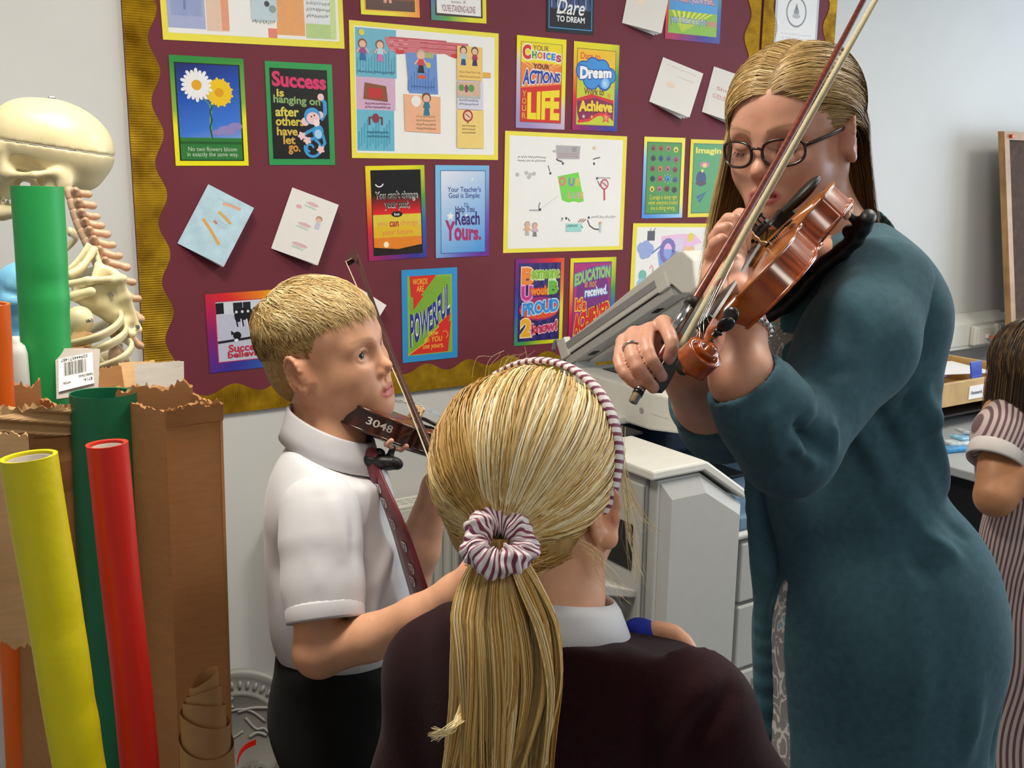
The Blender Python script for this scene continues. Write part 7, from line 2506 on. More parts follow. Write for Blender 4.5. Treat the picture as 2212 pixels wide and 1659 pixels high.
sheetpile('paper_sheet', (3.33, 2.24, .912), (.30, .21, .003), (.02, .03, -.2), M_PAPER, 'white sheet sticking out of the tray on the right')
sheetpile('folder', (3.06, 2.26, .928), (.24, .32, .004), (.08, .05, .3), mat('violet card folder', '#4c3c9c', rough=.4), 'violet card folder on top of the tray papers')
sheetpile('folder', (3.25, 2.44, .925), (.20, .22, .004), (.06, -.05, -.1), mat('pink card folder', '#d83a78', rough=.4), 'bright pink folder in the beech tray')
fl = box('plastic_wallet', (0, 0, 0), (.075, .004, .085), mat('blue glossy wallet', '#2c46b0', rough=.12, var=.3, scale=30), bev=.001)
fl.location = (3.285, 2.075, .925); fl.rotation_euler = (-.15, 0, .1); tag(fl, 'glossy blue plastic wallet standing at the tray front', 'wallet')
rs = random.Random(4)
LB = ['blue plastic packet lying nearest the woman on the desk', 'clear plastic packet under the beech tray', 'pale blue packet on the grey desk', 'silver packet beside the blue packets']
for k, c_ in enumerate(('#3f8fc8', '#c8d0d4', '#86bcd8', '#b8bcc0')):
    q = atZ(2062 + 12 * k, 968 - 7 * k, .75)
    o_ = box('packet', (0, 0, 0), (.10, .05, .012), mat('packet film %d' % k, c_, rough=.12, var=.3, scale=60), bev=.004)
    o_.location = (q[0], q[1], .748 + .008 * k); o_.rotation_euler = (0, .05 * k, rs.uniform(-.5, .5)); tag(o_, LB[k], 'packet', 'plastic packets on the desk')
# ================================================================== GIRL IN STRIPED DRESS (cut by the right edge)
D2 = 1.95
s_f = ang((.35, .94, 0)); s_r = np.array((s_f[1], -s_f[0], 0)); SB = np.stack([s_r, s_f, UP], 1)
hd2 = at(2235, 815, D2)
g2 = empty('person', (hd2[0], hd2[1], 0), label='dark haired girl in a striped summer dress cut by the right edge', cat='person')
bpy.context.view_layer.update()
FR2 = Fr(SB, hd2, .93)
v = Vol(.0034, .012)
n2 = at(2245, 930, D2)
head_volume(v, FR2, child=1, neck=([n2, n2 - UP * .06], [.045, .055]))
h2 = v.mesh()
va = Vol(.004, .012)
E2 = at(2150, 1072, D2 - .07)
va.chain([at(2170, 900, D2), E2], [.042, .035]); va.chain([E2, E2 + (at(2300, 900, D2 - .02) - E2) * .4, at(2310, 890, D2)], [.036, .038, .025])
va.ell(at(2318, 880, D2), (.035, .02, .03))
for k in range(4): finger(va, [at(2318, 884 - 8 * k, D2), at(2340, 880 - 9 * k, D2 - .01), at(2352, 890 - 9 * k, D2 - .02), at(2345, 900 - 9 * k, D2 - .02)], .009, .007)
finger(va, [at(2312, 872, D2), at(2322, 855, D2 - .02), at(2335, 850, D2 - .02)], .010, .008)
a2 = va.mesh()
V = np.concatenate([h2[0], a2[0]]); F = np.concatenate([h2[1], a2[1] + len(h2[0])])
inv_parent(obj('body', arr_mesh('body', lap(V, F, 1), F, head_colors(FR2, '#c48a60', '#b0605c', None, '#c87c5c')(V)), M_SKIN), g2)
eyeballs(FR2, g2, '#3a2a20')
H2 = hair_mat('dark brown straight hair', [(0, '#140c08'), (.5, '#2a1a10'), (.85, '#4a3018'), (1, '#7a5c30')], rough=.3)
hc, hr_ = np.array((0, -.016, .036)), np.array((.082, .105, .088))
v = Vol(.003, .006); v.ell(FR2.w(hc), hr_ * FR2.s, FR2.R)
v.plane_cut(FR2.w((0, .06, .08)), FR2.R @ np.array((0, .8, -.6)), FR2.T - .3, FR2.T + .3, .006)
c2 = vol_obj('hair', v, mat('dark brown hair mass', '#1c120c', rough=.6), g2)
ro = scalp(5000, lambda P: ((P - np.array((0, .058, .080))) @ np.array((0, .80, -.60)) < 0), hc, hr_)
g_loc = FR2.R.T @ np.array((0, 0, -1.0))
sg = np.where(ro[:, 0] > 0, 1.0, -1.0)
SS = flow(ro, lambda P: np.stack([np.where(P[:, 0] > 0, .8, -.8), -.3 + 0 * P[:, 0], -.35 + 0 * P[:, 0]], 1), lambda P: np.stack([np.where(P[:, 0] > 0, .15, -.15), -.1 + 0 * P[:, 0], -1 + 0 * P[:, 0]], 1), .20 + .04 * rng.random(len(ro)), 11, .02 + .06 * rng.random(len(ro)), .08)
inv_parent(strands('hair_strands', FR2.wv(SS.reshape(-1, 3)).reshape(SS.shape), .0008, .0005, H2, ctr=FR2.T, rnd=np.clip(.35 + .25 * rng.normal(size=len(ro)) + .3 * (ro[:, 2] > .09), 0, 1)), c2)
M_STR2 = stripe_mat('brown striped cotton dress', '#cdb8b4', '#6a4a50', 1.0, .55, attr='along', soft=.12)
ctr2 = at(2250, 1200, D2)


def stripe_coord(V, pitch=.0085):
    q = V - ctr2
    return (np.arctan2(q @ s_r, q @ s_f) * .11) / pitch + .6 * np.sin(q[:, 2] * 25)


v = Vol(.006, .03)
v.ell(at(2245, 1010, D2), (.125, .085, .10), SB); v.ell(at(2250, 1160, D2), (.12, .085, .14), SB)
v.cone(at(2252, 1250, D2), at(2260, 1640, D2 + .05), .10, .165, flat=(s_f, .85))
v.plane_cut(n2 - UP * .02, UP, n2 - .2, n2 + .2, .01)
d2 = vol_obj('dress', v, M_STR2, g2, it=2, fattr={'along': stripe_coord})
v = Vol(.003, .015)
v.chain([at(2200, 905, D2 - .01), at(2172, 945, D2 - .03), at(2155, 985, D2 - .045)], [.060, .058, .050])
v.ell(at(2150, 925, D2 - .02), (.03, .035, .03), SB)
dd = ang(at(2155, 1000, D2 - .045) - at(2185, 910, D2 - .02))
v.plane_cut(at(2152, 990, D2 - .045), dd, at(2152, 990, D2) - .15, at(2152, 990, D2) + .15, .002)
sl2 = vol_obj('sleeve', v, M_STR2, None, it=1, fattr={'along': lambda V: ((V - at(2170, 940, D2)) @ ang(np.cross(dd, RW[:, 2]))) / .0085})
inv_parent(sl2, d2)
u_ = ang(np.cross(dd, s_f)); w_ = np.cross(u_, dd); hc2 = at(2154, 985, D2 - .045)
bm = bmesh.new(); bm_tube(bm, [hc2 + (u_ * math.cos(a) + w_ * math.sin(a)) * .0505 for a in np.linspace(0, 2 * math.pi, 36, endpoint=False)], .0165, 8, closed=True, sx=.16, sy=1.0, up=dd)
inv_parent(obj('cuff', bm, mat('white cotton cuff', '#d8cfcc', rough=.8), sm=True), d2)
for sx in (-1, 1):
    b = np.array((ctr2[0], ctr2[1], 0)) + s_r * sx * .07
    v = Vol(.006, .02); v.chain([b + UP * .6, b + UP * .3, b + UP * .08], [.055, .046, .034]); v.cone(b + UP * .036, b + UP * .03 + s_f * .11, .035, .032)
    v.plane_cut(b + UP * .002, -UP, b - .3, b + np.array((.3, .3, .02)), .002)
    vol_obj('leg', v, mat('white socks', '#d8d8d8', rough=.9), g2)
# ================================================================== LEFT: rolls of paper and cardboard
def to_floor(a, b, z=0.02):
    a = np.asarray(a); b = np.asarray(b)
    return a + (b - a) * ((z - a[2]) / (b[2] - a[2]))


def paper_roll(top, low, r, m, label, wall=.004, dents=(), core=True, ztop_cut=None, seed=0, zfloor=.02):
    T = np.asarray(top); B = to_floor(T, low, zfloor)
    ax = ang(T - B); L = np.linalg.norm(T - B)
    u = ang(np.cross(ax, (0.3, 1, 0))); w = np.cross(ax, u)
    root = empty('paper_roll', tuple(B), label=label, cat='paper roll', group='rolls of display paper')
    bpy.context.view_layer.update()
    nu, nv = 48, 120
    rs = np.random.default_rng(seed)
    ph = rs.random(6) * 6
    V = []
    for i in range(nv):
        s = L * (1 - (1 - i / (nv - 1)) ** 1.0)
        for k in range(nu):
            a = 2 * math.pi * k / nu
            d = .0006 * math.sin(s * 9 + a * 2 + ph[0]) + .0005 * math.sin(s * 23 - a * 3 + ph[1])
            for (s0, a0, ds, da, amp) in dents:
                d += amp * math.exp(-((L - s - s0) / ds) ** 2 - (((a - a0 + math.pi) % (2 * math.pi) - math.pi) / da) ** 2)
            V.append(B + ax * s + (u * math.cos(a) + w * math.sin(a)) * (r + d + .0008 * a / 6.28))
    n0 = len(V)
    for k in range(nu):
        a = 2 * math.pi * k / nu; V.append(T - ax * .0005 + (u * math.cos(a) + w * math.sin(a)) * (r - wall))
    for k in range(nu):
        a = 2 * math.pi * k / nu; V.append(T - ax * .12 + (u * math.cos(a) + w * math.sin(a)) * (r - wall))
    F = [(i * nu + k, i * nu + (k + 1) % nu, (i + 1) * nu + (k + 1) % nu, (i + 1) * nu + k) for i in range(nv - 1) for k in range(nu)]
    l = (nv - 1) * nu
    F += [(l + k, l + (k + 1) % nu, n0 + (k + 1) % nu, n0 + k) for k in range(nu)]
    F += [(n0 + k, n0 + (k + 1) % nu, n0 + nu + (k + 1) % nu, n0 + nu + k) for k in range(nu)]
    pm = arr_mesh('paper', np.array(V), np.array(F)); pm.set_sharp_from_angle(angle=.9)
    inv_parent(obj('paper', pm, m), root)
    if core:
        bm = bmesh.new()
        rings = []
        for s, rr in ((.004, r - wall - .0005), (.004, r - wall - .006), (.15, r - wall - .006)):
            rings.append([bm.verts.new(T - ax * s + (u * math.cos(2 * math.pi * k / 32) + w * math.sin(2 * math.pi * k / 32)) * rr) for k in range(32)])
        for a, b in zip(rings[:-1], rings[1:]):
            for k in range(32): bm.faces.new((a[k], a[(k + 1) % 32], b[(k + 1) % 32], b[k]))
        inv_parent(obj('core', bm, mat('grey cardboard core', '#9a9186', rough=.85), sm=True), root)
    # the loose outer edge of the sheet: a raised seam down the roll
    a = 1.0 + seed
    e = u * math.cos(a) + w * math.sin(a)
    return root


def paper(name, col, rough=.5, bump=.05):
    return mat(name, col, rough=rough, var=.04, scale=6, bump=bump, bscale=60)


paper_roll(at(62, 985, 1.15), at(172, 1659, 1.225), .0292, paper('yellow display paper', '#ecdc08', .45, .3), 'bright yellow paper roll at the front of the boxes', dents=((.20, 2.2, .02, 1.0, -.0015), (.3, 2.6, .015, .9, -.0012), (.38, 2.0, .02, 1.1, -.0016), (.33, 3.2, .02, .7, .001)), seed=1)
paper_roll(at(230, 958, 1.22), at(303, 1659, 1.30), .0232, paper('red display paper', '#e02818', .4), 'bright red paper roll standing beside the yellow roll', seed=2)
paper_roll(at(222, 848, 1.40), at(256, 1659, 1.49), .0430, paper('dark green display paper', '#0d6b46', .45), 'dark green paper roll standing behind the red roll', seed=3, core=False, wall=.002)
paper_roll(at(80, 402, 1.50), at(101, 770, 1.545), .0352, paper('bright green display paper', '#22a552', .5), 'tall bright green paper roll in front of the skeleton', dents=((.14, 2.0, .012, .8, -.003), (.165, 2.8, .010, .6, .002)), seed=4, core=False, wall=.001)
paper_roll(at(-14, 656, 1.36), at(-2, 860, 1.39), .0195, paper('orange display paper', '#f26a12', .45), 'orange paper roll at the left edge of the picture', seed=5)
paper_roll(at(12, 1100, 1.48), at(28, 1560, 1.53), .024, paper('white display paper', '#cfccc8', .5), 'white paper roll low at the left edge', seed=6)
paper_roll(at(70, 1280, 1.56), at(46, 1640, 1.60), .026, paper('deep orange display paper', '#e2560a', .5), 'deep orange paper roll below the torn cardboard', seed=7)
# brown wrapping paper: nested cone-like turns
bt, bb = at(440, 1462, 1.22), at(448, 1659, 1.243)
root = empty('paper_roll', tuple(to_floor(bt, bb)), label='brown wrapping paper roll with stepped spiral top in front of the tall box', cat='paper roll', group='rolls of display paper')
bpy.context.view_layer.update()
ax = ang(bt - bb); u = ang(np.cross(ax, (0.3, 1, 0))); w = np.cross(ax, u)
M_KRAFTP = mat('brown wrapping paper', '#a87c4e', rough=.5, var=.08, scale=14, bump=.1, bscale=60)
L = np.linalg.norm(bt - to_floor(bt, bb))
for k, (r, dz) in enumerate(((.0165, 0), (.0205, .018), (.0245, .034), (.0285, .052), (.0315, .082))):
    V = []
    nu = 44
    for i in range(30):
        s = dz + (L - dz) * i / 29
        for q in range(nu):
            a = 2 * math.pi * q / nu
            V.append(bt - ax * (s + (.010 * math.cos(a + k) if i == 0 else 0)) + (u * math.cos(a) + w * math.sin(a)) * (r + .0006 * math.sin(3 * a + k)))
    F = [(i * nu + q, i * nu + (q + 1) % nu, (i + 1) * nu + (q + 1) % nu, (i + 1) * nu + q) for i in range(29) for q in range(nu)]
    inv_parent(obj('paper_turn', arr_mesh('paper_turn', np.array(V), np.array(F)), M_KRAFTP), root)


# ---- cardboard boxes
def card_mat(name, c, sc=1.0):
    m, nt, b = new_mat(name)
    n = noise_node(nt, 30, 5, stretch=(1, 1, 6)); n2 = noise_node(nt, 4, 3)
    ad = nt.nodes.new('ShaderNodeMath'); ad.operation = 'MULTIPLY_ADD'; ad.inputs[1].default_value = .5
    nt.links.new(n.outputs['Fac'], ad.inputs[0]); nt.links.new(n2.outputs['Fac'], ad.inputs[2])
    k = lin(c)
    r = ramp(nt, [(.45, tuple(v * .78 for v in k)), (.95, tuple(min(1, v * 1.15) for v in k))], ad.outputs[0])
    nt.links.new(r.outputs[0], b.inputs['Base Color']); b.inputs['Roughness'].default_value = .8
    w = nt.nodes.new('ShaderNodeTexWave'); w.bands_direction = 'Z'; w.inputs['Scale'].default_value = 240; w.inputs['Distortion'].default_value = .6
    tc = nt.nodes.new('ShaderNodeTexCoord'); nt.links.new(tc.outputs['Object'], w.inputs['Vector'])
    bp = nt.nodes.new('ShaderNodeBump'); bp.inputs['Strength'].default_value = .10; bp.inputs['Distance'].default_value = .001
    nt.links.new(w.outputs['Fac'], bp.inputs['Height']); nt.links.new(bp.outputs[0], b.inputs['Normal'])
    return m


M_KRAFT = card_mat('brown corrugated card', '#b07c4a')
M_KRAFTL = card_mat('pale corrugated card', '#c09a6c')
M_KRAFTW = card_mat('grey white card', '#b4aca4')


def panel(name, p00, p10, p11, p01, m, parent, th=.004, torn_top=0.0, torn_bot=0.0, seed=0, bulge=None, nu=26, nv=18):
    """card panel through four corners (bottom-left, bottom-right, top-right, top-left); torn edges are ragged"""
    rs = np.random.default_rng(seed)
    P = [np.asarray(p, float) for p in (p00, p10, p11, p01)]
    n = ang(np.cross(P[1] - P[0], P[3] - P[0]))
    jt = np.cumsum(rs.normal(size=nu)) ; jt = (jt - np.linspace(jt[0], jt[-1], nu)); jt = jt / (np.abs(jt).max() + 1e-6)
    jb = rs.normal(size=nu)
    V = []
    for side in (0, 1):
        for j in range(nv):
            v_ = j / (nv - 1)
            for i in range(nu):
                u_ = i / (nu - 1)
                vv = v_
                H = np.linalg.norm(P[3] - P[0])
                if j == nv - 1: vv = 1 + torn_top * (jt[i] + .35 * rs.normal()) / H
                if j == 0: vv = torn_bot * jb[i] / H
                p = (P[0] * (1 - u_) + P[1] * u_) * (1 - vv) + (P[3] * (1 - u_) + P[2] * u_) * vv
                off = bulge(u_, v_) if bulge else 0.0
                V.append(p + n * (off - (th if side else 0)))
    N = nu * nv
    F = []
    for j in range(nv - 1):
        for i in range(nu - 1):
            a = j * nu + i
            F.append((a, a + 1, a + nu + 1, a + nu)); F.append((N + a + nu, N + a + nu + 1, N + a + 1, N + a))
    for i in range(nu - 1):
        F.append((i + 1, i, N + i, N + i + 1)); a = (nv - 1) * nu + i; F.append((a, a + 1, N + a + 1, N + a))
    for j in range(nv - 1):
        a = j * nu; F.append((a, a + nu, N + a + nu, N + a)); a = j * nu + nu - 1; F.append((a + nu, a, N + a, N + a + nu))
    me = arr_mesh(name, np.array(V), np.array(F)); smooth(me, False)
    o_ = obj(name, me, m)
    return inv_parent(o_, parent)


def low(p, q, z=.003): return to_floor(p, q, z)


# tall box on the right
bx = empty('cardboard_box', tuple(low(at(418, 885, 1.36), at(445, 1659, 1.44))), label='tall narrow brown cardboard box right of the red roll', cat='cardboard box', group='tall cardboard boxes of rolls')
bpy.context.view_layer.update()
TL, TR = at(357, 888, 1.345), at(480, 872, 1.375)
dn = ang(at(445, 1659, 1.445) - at(418, 885, 1.36))
def drop(p, z=.003): return np.asarray(p) + dn * ((z - p[2]) / dn[2])
bk_ = np.array((-.010, .085, 0)) + RW[:, 0] * -.034
BLk, BRk = TL + bk_, TR + bk_ + RW[:, 0] * .03
wave = lambda u, v: .0012 * math.sin(v * 60) * (v > .9) + .0008 * math.sin(v * 9 + u * 3)
panel('front_wall', drop(TL), drop(TR), TR, TL, M_KRAFT, bx, torn_top=.006, seed=1, bulge=wave)
panel('left_wall', drop(BLk), drop(TL), TL, BLk + UP * .0, M_KRAFT, bx, torn_top=.004, seed=2)
panel('right_wall', drop(TR), drop(BRk), BRk, TR, M_KRAFT, bx, torn_top=.004, seed=3)
panel('back_wall', drop(BRk), drop(BLk), BLk + UP * .008, BRk + UP * .014, M_KRAFT, bx, torn_top=.008, seed=4)
panel('top_fold', TL + np.array((0, -.002, -.022)), TR + np.array((0, -.002, -.022)), TR + np.array((.0, -.006, .002)), TL + np.array((0, -.006, .0)), M_KRAFT, bx, torn_top=.006, seed=5)
# white ragged edge strip on the dark slit beside it
panel('torn_strip', drop(BLk + RW[:, 0] * .004), drop(BLk + RW[:, 0] * .010), BLk + RW[:, 0] * .010 - RW[:, 2] * .004, BLk + RW[:, 0] * .002 - RW[:, 2] * .004, M_KRAFTW, bx, seed=6)
# big torn box on the left
bl = empty('cardboard_box', tuple(low(at(85, 880, 1.36), at(150, 1659, 1.44))), label='wide torn brown cardboard box behind the yellow roll', cat='cardboard box', group='tall cardboard boxes of rolls')
bpy.context.view_layer.update()
dn = ang(at(205, 1659, 1.445) - at(165, 885, 1.36))
R0, L0, L1 = at(-50, 905, 1.33), at(62, 905, 1.36), at(170, 888, 1.39)
bk_ = np.array((-.03, .10, 0))
wave2 = lambda u, v: .004 * math.sin(v * 95) * max(0, v - .86) * 6 + .002 * math.sin(v * 11 + u * 4)
panel('front_wall', drop(L0), drop(L1), L1, L0, M_KRAFT, bl, torn_top=.010, seed=11, bulge=wave2, nv=60)
panel('right_wall', drop(L1), drop(L1 + bk_), L1 + bk_, L1, M_KRAFT, bl, torn_top=.006, seed=12)
panel('left_wall', drop(L0 + bk_), drop(L0), L0, L0 + bk_, M_KRAFT, bl, torn_top=.006, seed=13)
panel('back_wall', drop(L1 + bk_), drop(L0 + bk_), L0 + bk_ + UP * .03, L1 + bk_ + UP * .03, M_KRAFT, bl, torn_top=.008, seed=14)
q0, q1 = at(-60, 1385, 1.30), at(96, 1402, 1.33)
panel('torn_flap', q0, q1, at(60, 940, 1.30), at(-60, 935, 1.285), M_KRAFTL, bl, torn_top=.004, torn_bot=.003, seed=15)
panel('crumpled_rim', R0 - RW[:, 2] * .006 - UP * .035, L1 - RW[:, 2] * .006 - UP * .03, L1 - RW[:, 2] * .012 + UP * .006, R0 - RW[:, 2] * .012 + UP * .004, M_KRAFTL, bl, torn_top=.009, seed=16, bulge=lambda u, v: .003 * math.sin(v * 14 + u * 9))
# box behind with open flaps
bb_ = empty('cardboard_box', tuple(low(at(160, 860, 1.56), at(200, 1659, 1.65))), label='open cardboard box with raised flaps and a barcode label', cat='cardboard box', group='tall cardboard boxes of rolls')
bpy.context.view_layer.update()
dn = ang(at(215, 1659, 1.66) - at(165, 885, 1.56))
K0, K1 = at(30, 850, 1.54), at(300, 835, 1.60)
bk_ = np.array((-.02, .11, 0))
panel('front_wall', drop(K0), drop(K1), K1, K0, M_KRAFT, bb_, torn_top=.005, seed=21)
panel('right_wall', drop(K1), drop(K1 + bk_), K1 + bk_, K1, M_KRAFT, bb_, seed=22)
panel('left_wall', drop(K0 + bk_), drop(K0), K0, K0 + bk_, M_KRAFT, bb_, seed=23)
panel('back_wall', drop(K1 + bk_), drop(K0 + bk_), K0 + bk_, K1 + bk_, M_KRAFT, bb_, seed=24)
panel('flap', at(14, 865, 1.52), at(112, 852, 1.54), at(122, 782, 1.55), at(18, 800, 1.53), M_KRAFT, bb_, torn_top=.002, seed=25)
panel('flap', at(20, 802, 1.525), at(124, 784, 1.545), at(128, 774, 1.53), at(22, 790, 1.51), M_KRAFTL, bb_, torn_top=.002, seed=26)
panel('flap', at(90, 790, 1.60), at(180, 790, 1.62), at(182, 748, 1.63), at(92, 750, 1.61), M_KRAFT, bb_, torn_top=.001, seed=27)
panel('flap', at(138, 760, 1.63), at(190, 768, 1.64), at(205, 720, 1.65), at(162, 708, 1.64), M_KRAFTL, bb_, torn_top=.001, seed=28)
panel('flap', at(258, 848, 1.60), at(340, 842, 1.62), at(334, 778, 1.64), at(256, 784, 1.62), M_KRAFTL, bb_, torn_top=.001, seed=29)
panel('flap', at(293, 872, 1.58), at(398, 862, 1.60), at(397, 780, 1.62), at(291, 786, 1.60), M_KRAFTW, bb_, torn_top=.001, seed=30)
panel('flap', at(210, 858, 1.585), at(270, 850, 1.60), at(262, 790, 1.60), at(216, 796, 1.59), M_KRAFT, bb_, torn_top=.002, seed=32)
lf = [at(122, 862, 1.50), at(212, 850, 1.52), at(216, 754, 1.545), at(119, 752, 1.525)]
fl_ = panel('label_flap', *lf, M_KRAFTW, bb_, torn_top=.001, seed=31)
# the label, printed upside down, with its bars and digits
uu = (lf[1] - lf[0]); vv_ = (lf[3] - lf[0]); nn = ang(np.cross(uu, vv_)) * 1.0
nn = nn if nn @ RW[:, 2] < 0 else -nn
def onlab(a, b, d=.003): return lf[0] + uu * a + vv_ * b + nn * d
bm = bmesh.new(); bm.faces.new([bm.verts.new(onlab(*p)) for p in ((.06, .12), (.92, .2), (.90, .82), (.08, .76))]); lab = inv_parent(obj('label', bm, M_PAPER), fl_)
bm = bmesh.new(); x = .2
rb = random.Random(3)
while x < .74:
    wd = rb.choice((.008, .012, .02)); f_ = [bm.verts.new(onlab(a, b + .06 * a, .0034)) for a, b in ((x, .40), (x + wd, .40), (x + wd, .66), (x, .66))]; bm.faces.new(f_); x += wd + rb.choice((.008, .012, .016))
o_ = inv_parent(obj('barcode', bm, flat('#26262a')), lab); o_['kind'] = 'stuff'
for s_, x0, x1, y0, y1 in (('029444571487', .14, .78, .68, .745), ('Fadeless Emerald', .55, .9, .30, .36), ('white', .18, .36, .22, .28), ('8714-', .66, .88, .22, .28)):
    Vg, Fg = glyphs(s_, .01)
    me = bpy.data.meshes.new('lettering'); me.from_pydata([tuple(onlab(x1 - (x1 - x0) * a, y1 - (y1 - y0) * b + .06 * (x1 - (x1 - x0) * a), .0034)) for a, b in Vg], [], Fg)
    inv_parent(obj('lettering', me, flat('#33343a')), lab)
# pale blue crumpled bag, glue bottle label
v = Vol(.003, .012)
rs = np.random.default_rng(5)
bc0 = at(36, 680, 1.66)
for k in range(16):
    q = at(22 + 40 * rs.random(), 590 + 190 * rs.random(), 1.66 + .02 * rs.normal())
    v.ell(q, .012 + .018 * rs.random(3), None, .006)
v.cone(at(38, 610, 1.66), at(36, 800, 1.68), .030, .036)
bag = vol_obj('paper_bag', v, mat('pale blue crumpled paper', '#7cc0e6', rough=.5, var=.1, bump=.4, bscale=25), it=0)
smooth(bag.data, False)
tag(bag, 'crumpled pale blue paper between the orange and green rolls', 'paper')
bot = at(36, 765, 1.50)
gb = empty('glue_bottle', tuple(bot - UP * .12), label='small white bottle with printed label left of the green roll', cat='bottle')
bpy.context.view_layer.update()
bm = bmesh.new(); bm_lathe(bm, [(0, -.12), (.014, -.12), (.015, -.10), (.015, .0), (.012, .012), (.006, .018), (.006, .026), (0, .026)], 24, Matrix.Translation(tuple(bot)))
inv_parent(obj('bottle_body', bm, mat('white bottle plastic', '#d4d2cc', rough=.4), sm=True), gb)
# wooden crate at the lower left that holds the rolls
cr_ = empty('wooden_crate', (.14, 1.45, 0), label='pale wooden crate edge at the bottom left corner', cat='crate')
bpy.context.view_layer.update()
c0, c1 = at(-40, 1665, 1.50), at(78, 1640, 1.56)
for k in range(2):
    z = -.105 * k
    bm = bmesh.new()
    d_ = ang((c1 - c0) * [1, 1, 0]); nrm = np.array((d_[1], -d_[0], 0))
    P = [c0 + UP * z, c1 * [1, 1, 0] + np.array((0, 0, c0[2] + z)), ]
    vs = []
    for off in (0, .012):
        for zz in (0, -.09):
            for p in P: vs.append(bm.verts.new(p - nrm * off + UP * zz))
    for f_ in ((0, 1, 3, 2), (4, 6, 7, 5), (0, 4, 5, 1), (2, 3, 7, 6), (0, 2, 6, 4), (1, 5, 7, 3)): bm.faces.new([vs[i] for i in f_])
    bmesh.ops.recalc_face_normals(bm, faces=bm.faces[:])
    inv_parent(obj('plank', bm, M_FRAME), cr_)
for p in (c0, c1):
    inv_parent(box('post', (p[0] + .0, p[1] + .02, (c0[2] - .01) / 2), (.02, .02, c0[2] - .02), M_FRAME), cr_)

# ================================================================== EMBOSSED GREY DISC
dc = at(510, 1600, 2.16)
R_D_ = .146
dfw = ang(np.array((0.0, -1.0, .30)) * .9 + np.array((-.15, 0, 0))); dx = ang(np.cross(UP, dfw)) * 1.0; dx = dx if dx[0] > 0 else -dx; dup = ang(np.cross(dfw, dx)); dup = dup if dup[2] > 0 else -dup
ds = empty('plaque', tuple(dc - UP * R_D_), label='round grey embossed plaster disc with a beaded rim beside the boy', cat='plaque')
bpy.context.view_layer.update()
M_PLAQ = mat('grey cast plaster', '#7c7a75', rough=.45, var=.08, scale=20, bump=.15, bscale=150)
Mx = Matrix([[dx[i], dup[i], dfw[i], dc[i]] for i in range(3)] + [[0, 0, 0, 1]])
bm = bmesh.new(); bm_lathe(bm, [(0, -.012), (R_D_, -.012), (R_D_, .004), (R_D_ - .008, .010), (R_D_ - .018, .004), (R_D_ - .046, .004), (R_D_ - .050, .008), (R_D_ - .054, .004), (0, .006)], 80, Mx)
inv_parent(obj('disc', bm, M_PLAQ, sm=True), ds)
bm0 = bmesh.new(); r = bmesh.ops.create_uvsphere(bm0, u_segments=10, v_segments=6, radius=1); bmesh.ops.transform(bm0, matrix=Matrix.Diagonal((.0045, .0095, .006, 1)), verts=r['verts'])
bead = bpy.data.meshes.new('bead'); bm0.to_mesh(bead); bm0.free(); smooth(bead); bead.materials.append(M_PLAQ)
for k in range(44):
    a = 2 * math.pi * k / 44
    o_ = bpy.data.objects.new('bead', bead); COL.objects.link(o_)
    o_.matrix_world = Mx @ Matrix.Rotation(a, 4, 'Z') @ Matrix.Translation((0, R_D_ - .032, .005)); inv_parent(o_, ds)
def emb(name, pts, r_):
    P = [Mx @ Vector((x * R_D_, y * R_D_, .0055)) for x, y in pts]
    bm = bmesh.new(); bm_tube(bm, catmull([tuple(p) for p in P], 4 * len(P)), r_, 8)
    return inv_parent(obj(name, bm, M_PLAQ, sm=True), ds)
emb('relief_leaf', [(-.45, .2), (-.1, .42), (.2, .40), (.42, .2)], .003)
emb('relief_leaf', [(.05, .40), (.25, .42), (.48, .38)], .0035); emb('relief_leaf', [(-.35, .5), (-.2, .42), (.0, .5)], .0035); emb('relief_leaf', [(-.2, .62), (-.1, .55), (.0, .62)], .0035)
emb('relief_stem', [(.15, .30), (.28, .12), (.40, .10), (.48, -.02)], .003); emb('relief_stem', [(-.3, .15), (-.1, .05), (.1, .12)], .003); emb('relief_stem', [(.18, .02), (.3, .06), (.42, .0)], .0035)
Vg, Fg = glyphs('HO', .05)
bm = bmesh.new()
vs = [bm.verts.new(Mx @ Vector((R_D_ * (.05 + .34 * a), R_D_ * (-.62 + .26 * b), .0085))) for a, b in Vg]
for f_ in Fg: bm.faces.new([vs[i] for i in f_])
ret = bmesh.ops.extrude_face_region(bm, geom=bm.faces[:]); bmesh.ops.translate(bm, verts=[e for e in ret['geom'] if isinstance(e, bmesh.types.BMVert)], vec=Vector(-dfw * .005))
bmesh.ops.recalc_face_normals(bm, faces=bm.faces[:])
o_ = inv_parent(obj('raised_lettering', bm, M_PLAQ), ds); o_['kind'] = 'stuff'
# red strip hanging in front of it
rp = catmull([at(512, 1650, 2.13), at(518, 1628, 2.13), at(532, 1612, 2.135), at(553, 1602, 2.14)], 12)
bm = bmesh.new(); pr_ = None
for p in rp:
    a_, b_ = bm.verts.new(p + UP * .006), bm.verts.new(p - UP * .006)
    if pr_: bm.faces.new((pr_[0], a_, b_, pr_[1]))
    pr_ = (a_, b_)
st = obj('plastic_strip', bm, mat('red plastic strip', '#dc2410', rough=.3)); mo = st.modifiers.new('thick', 'SOLIDIFY'); mo.thickness = .0015
inv_parent(st, ds)

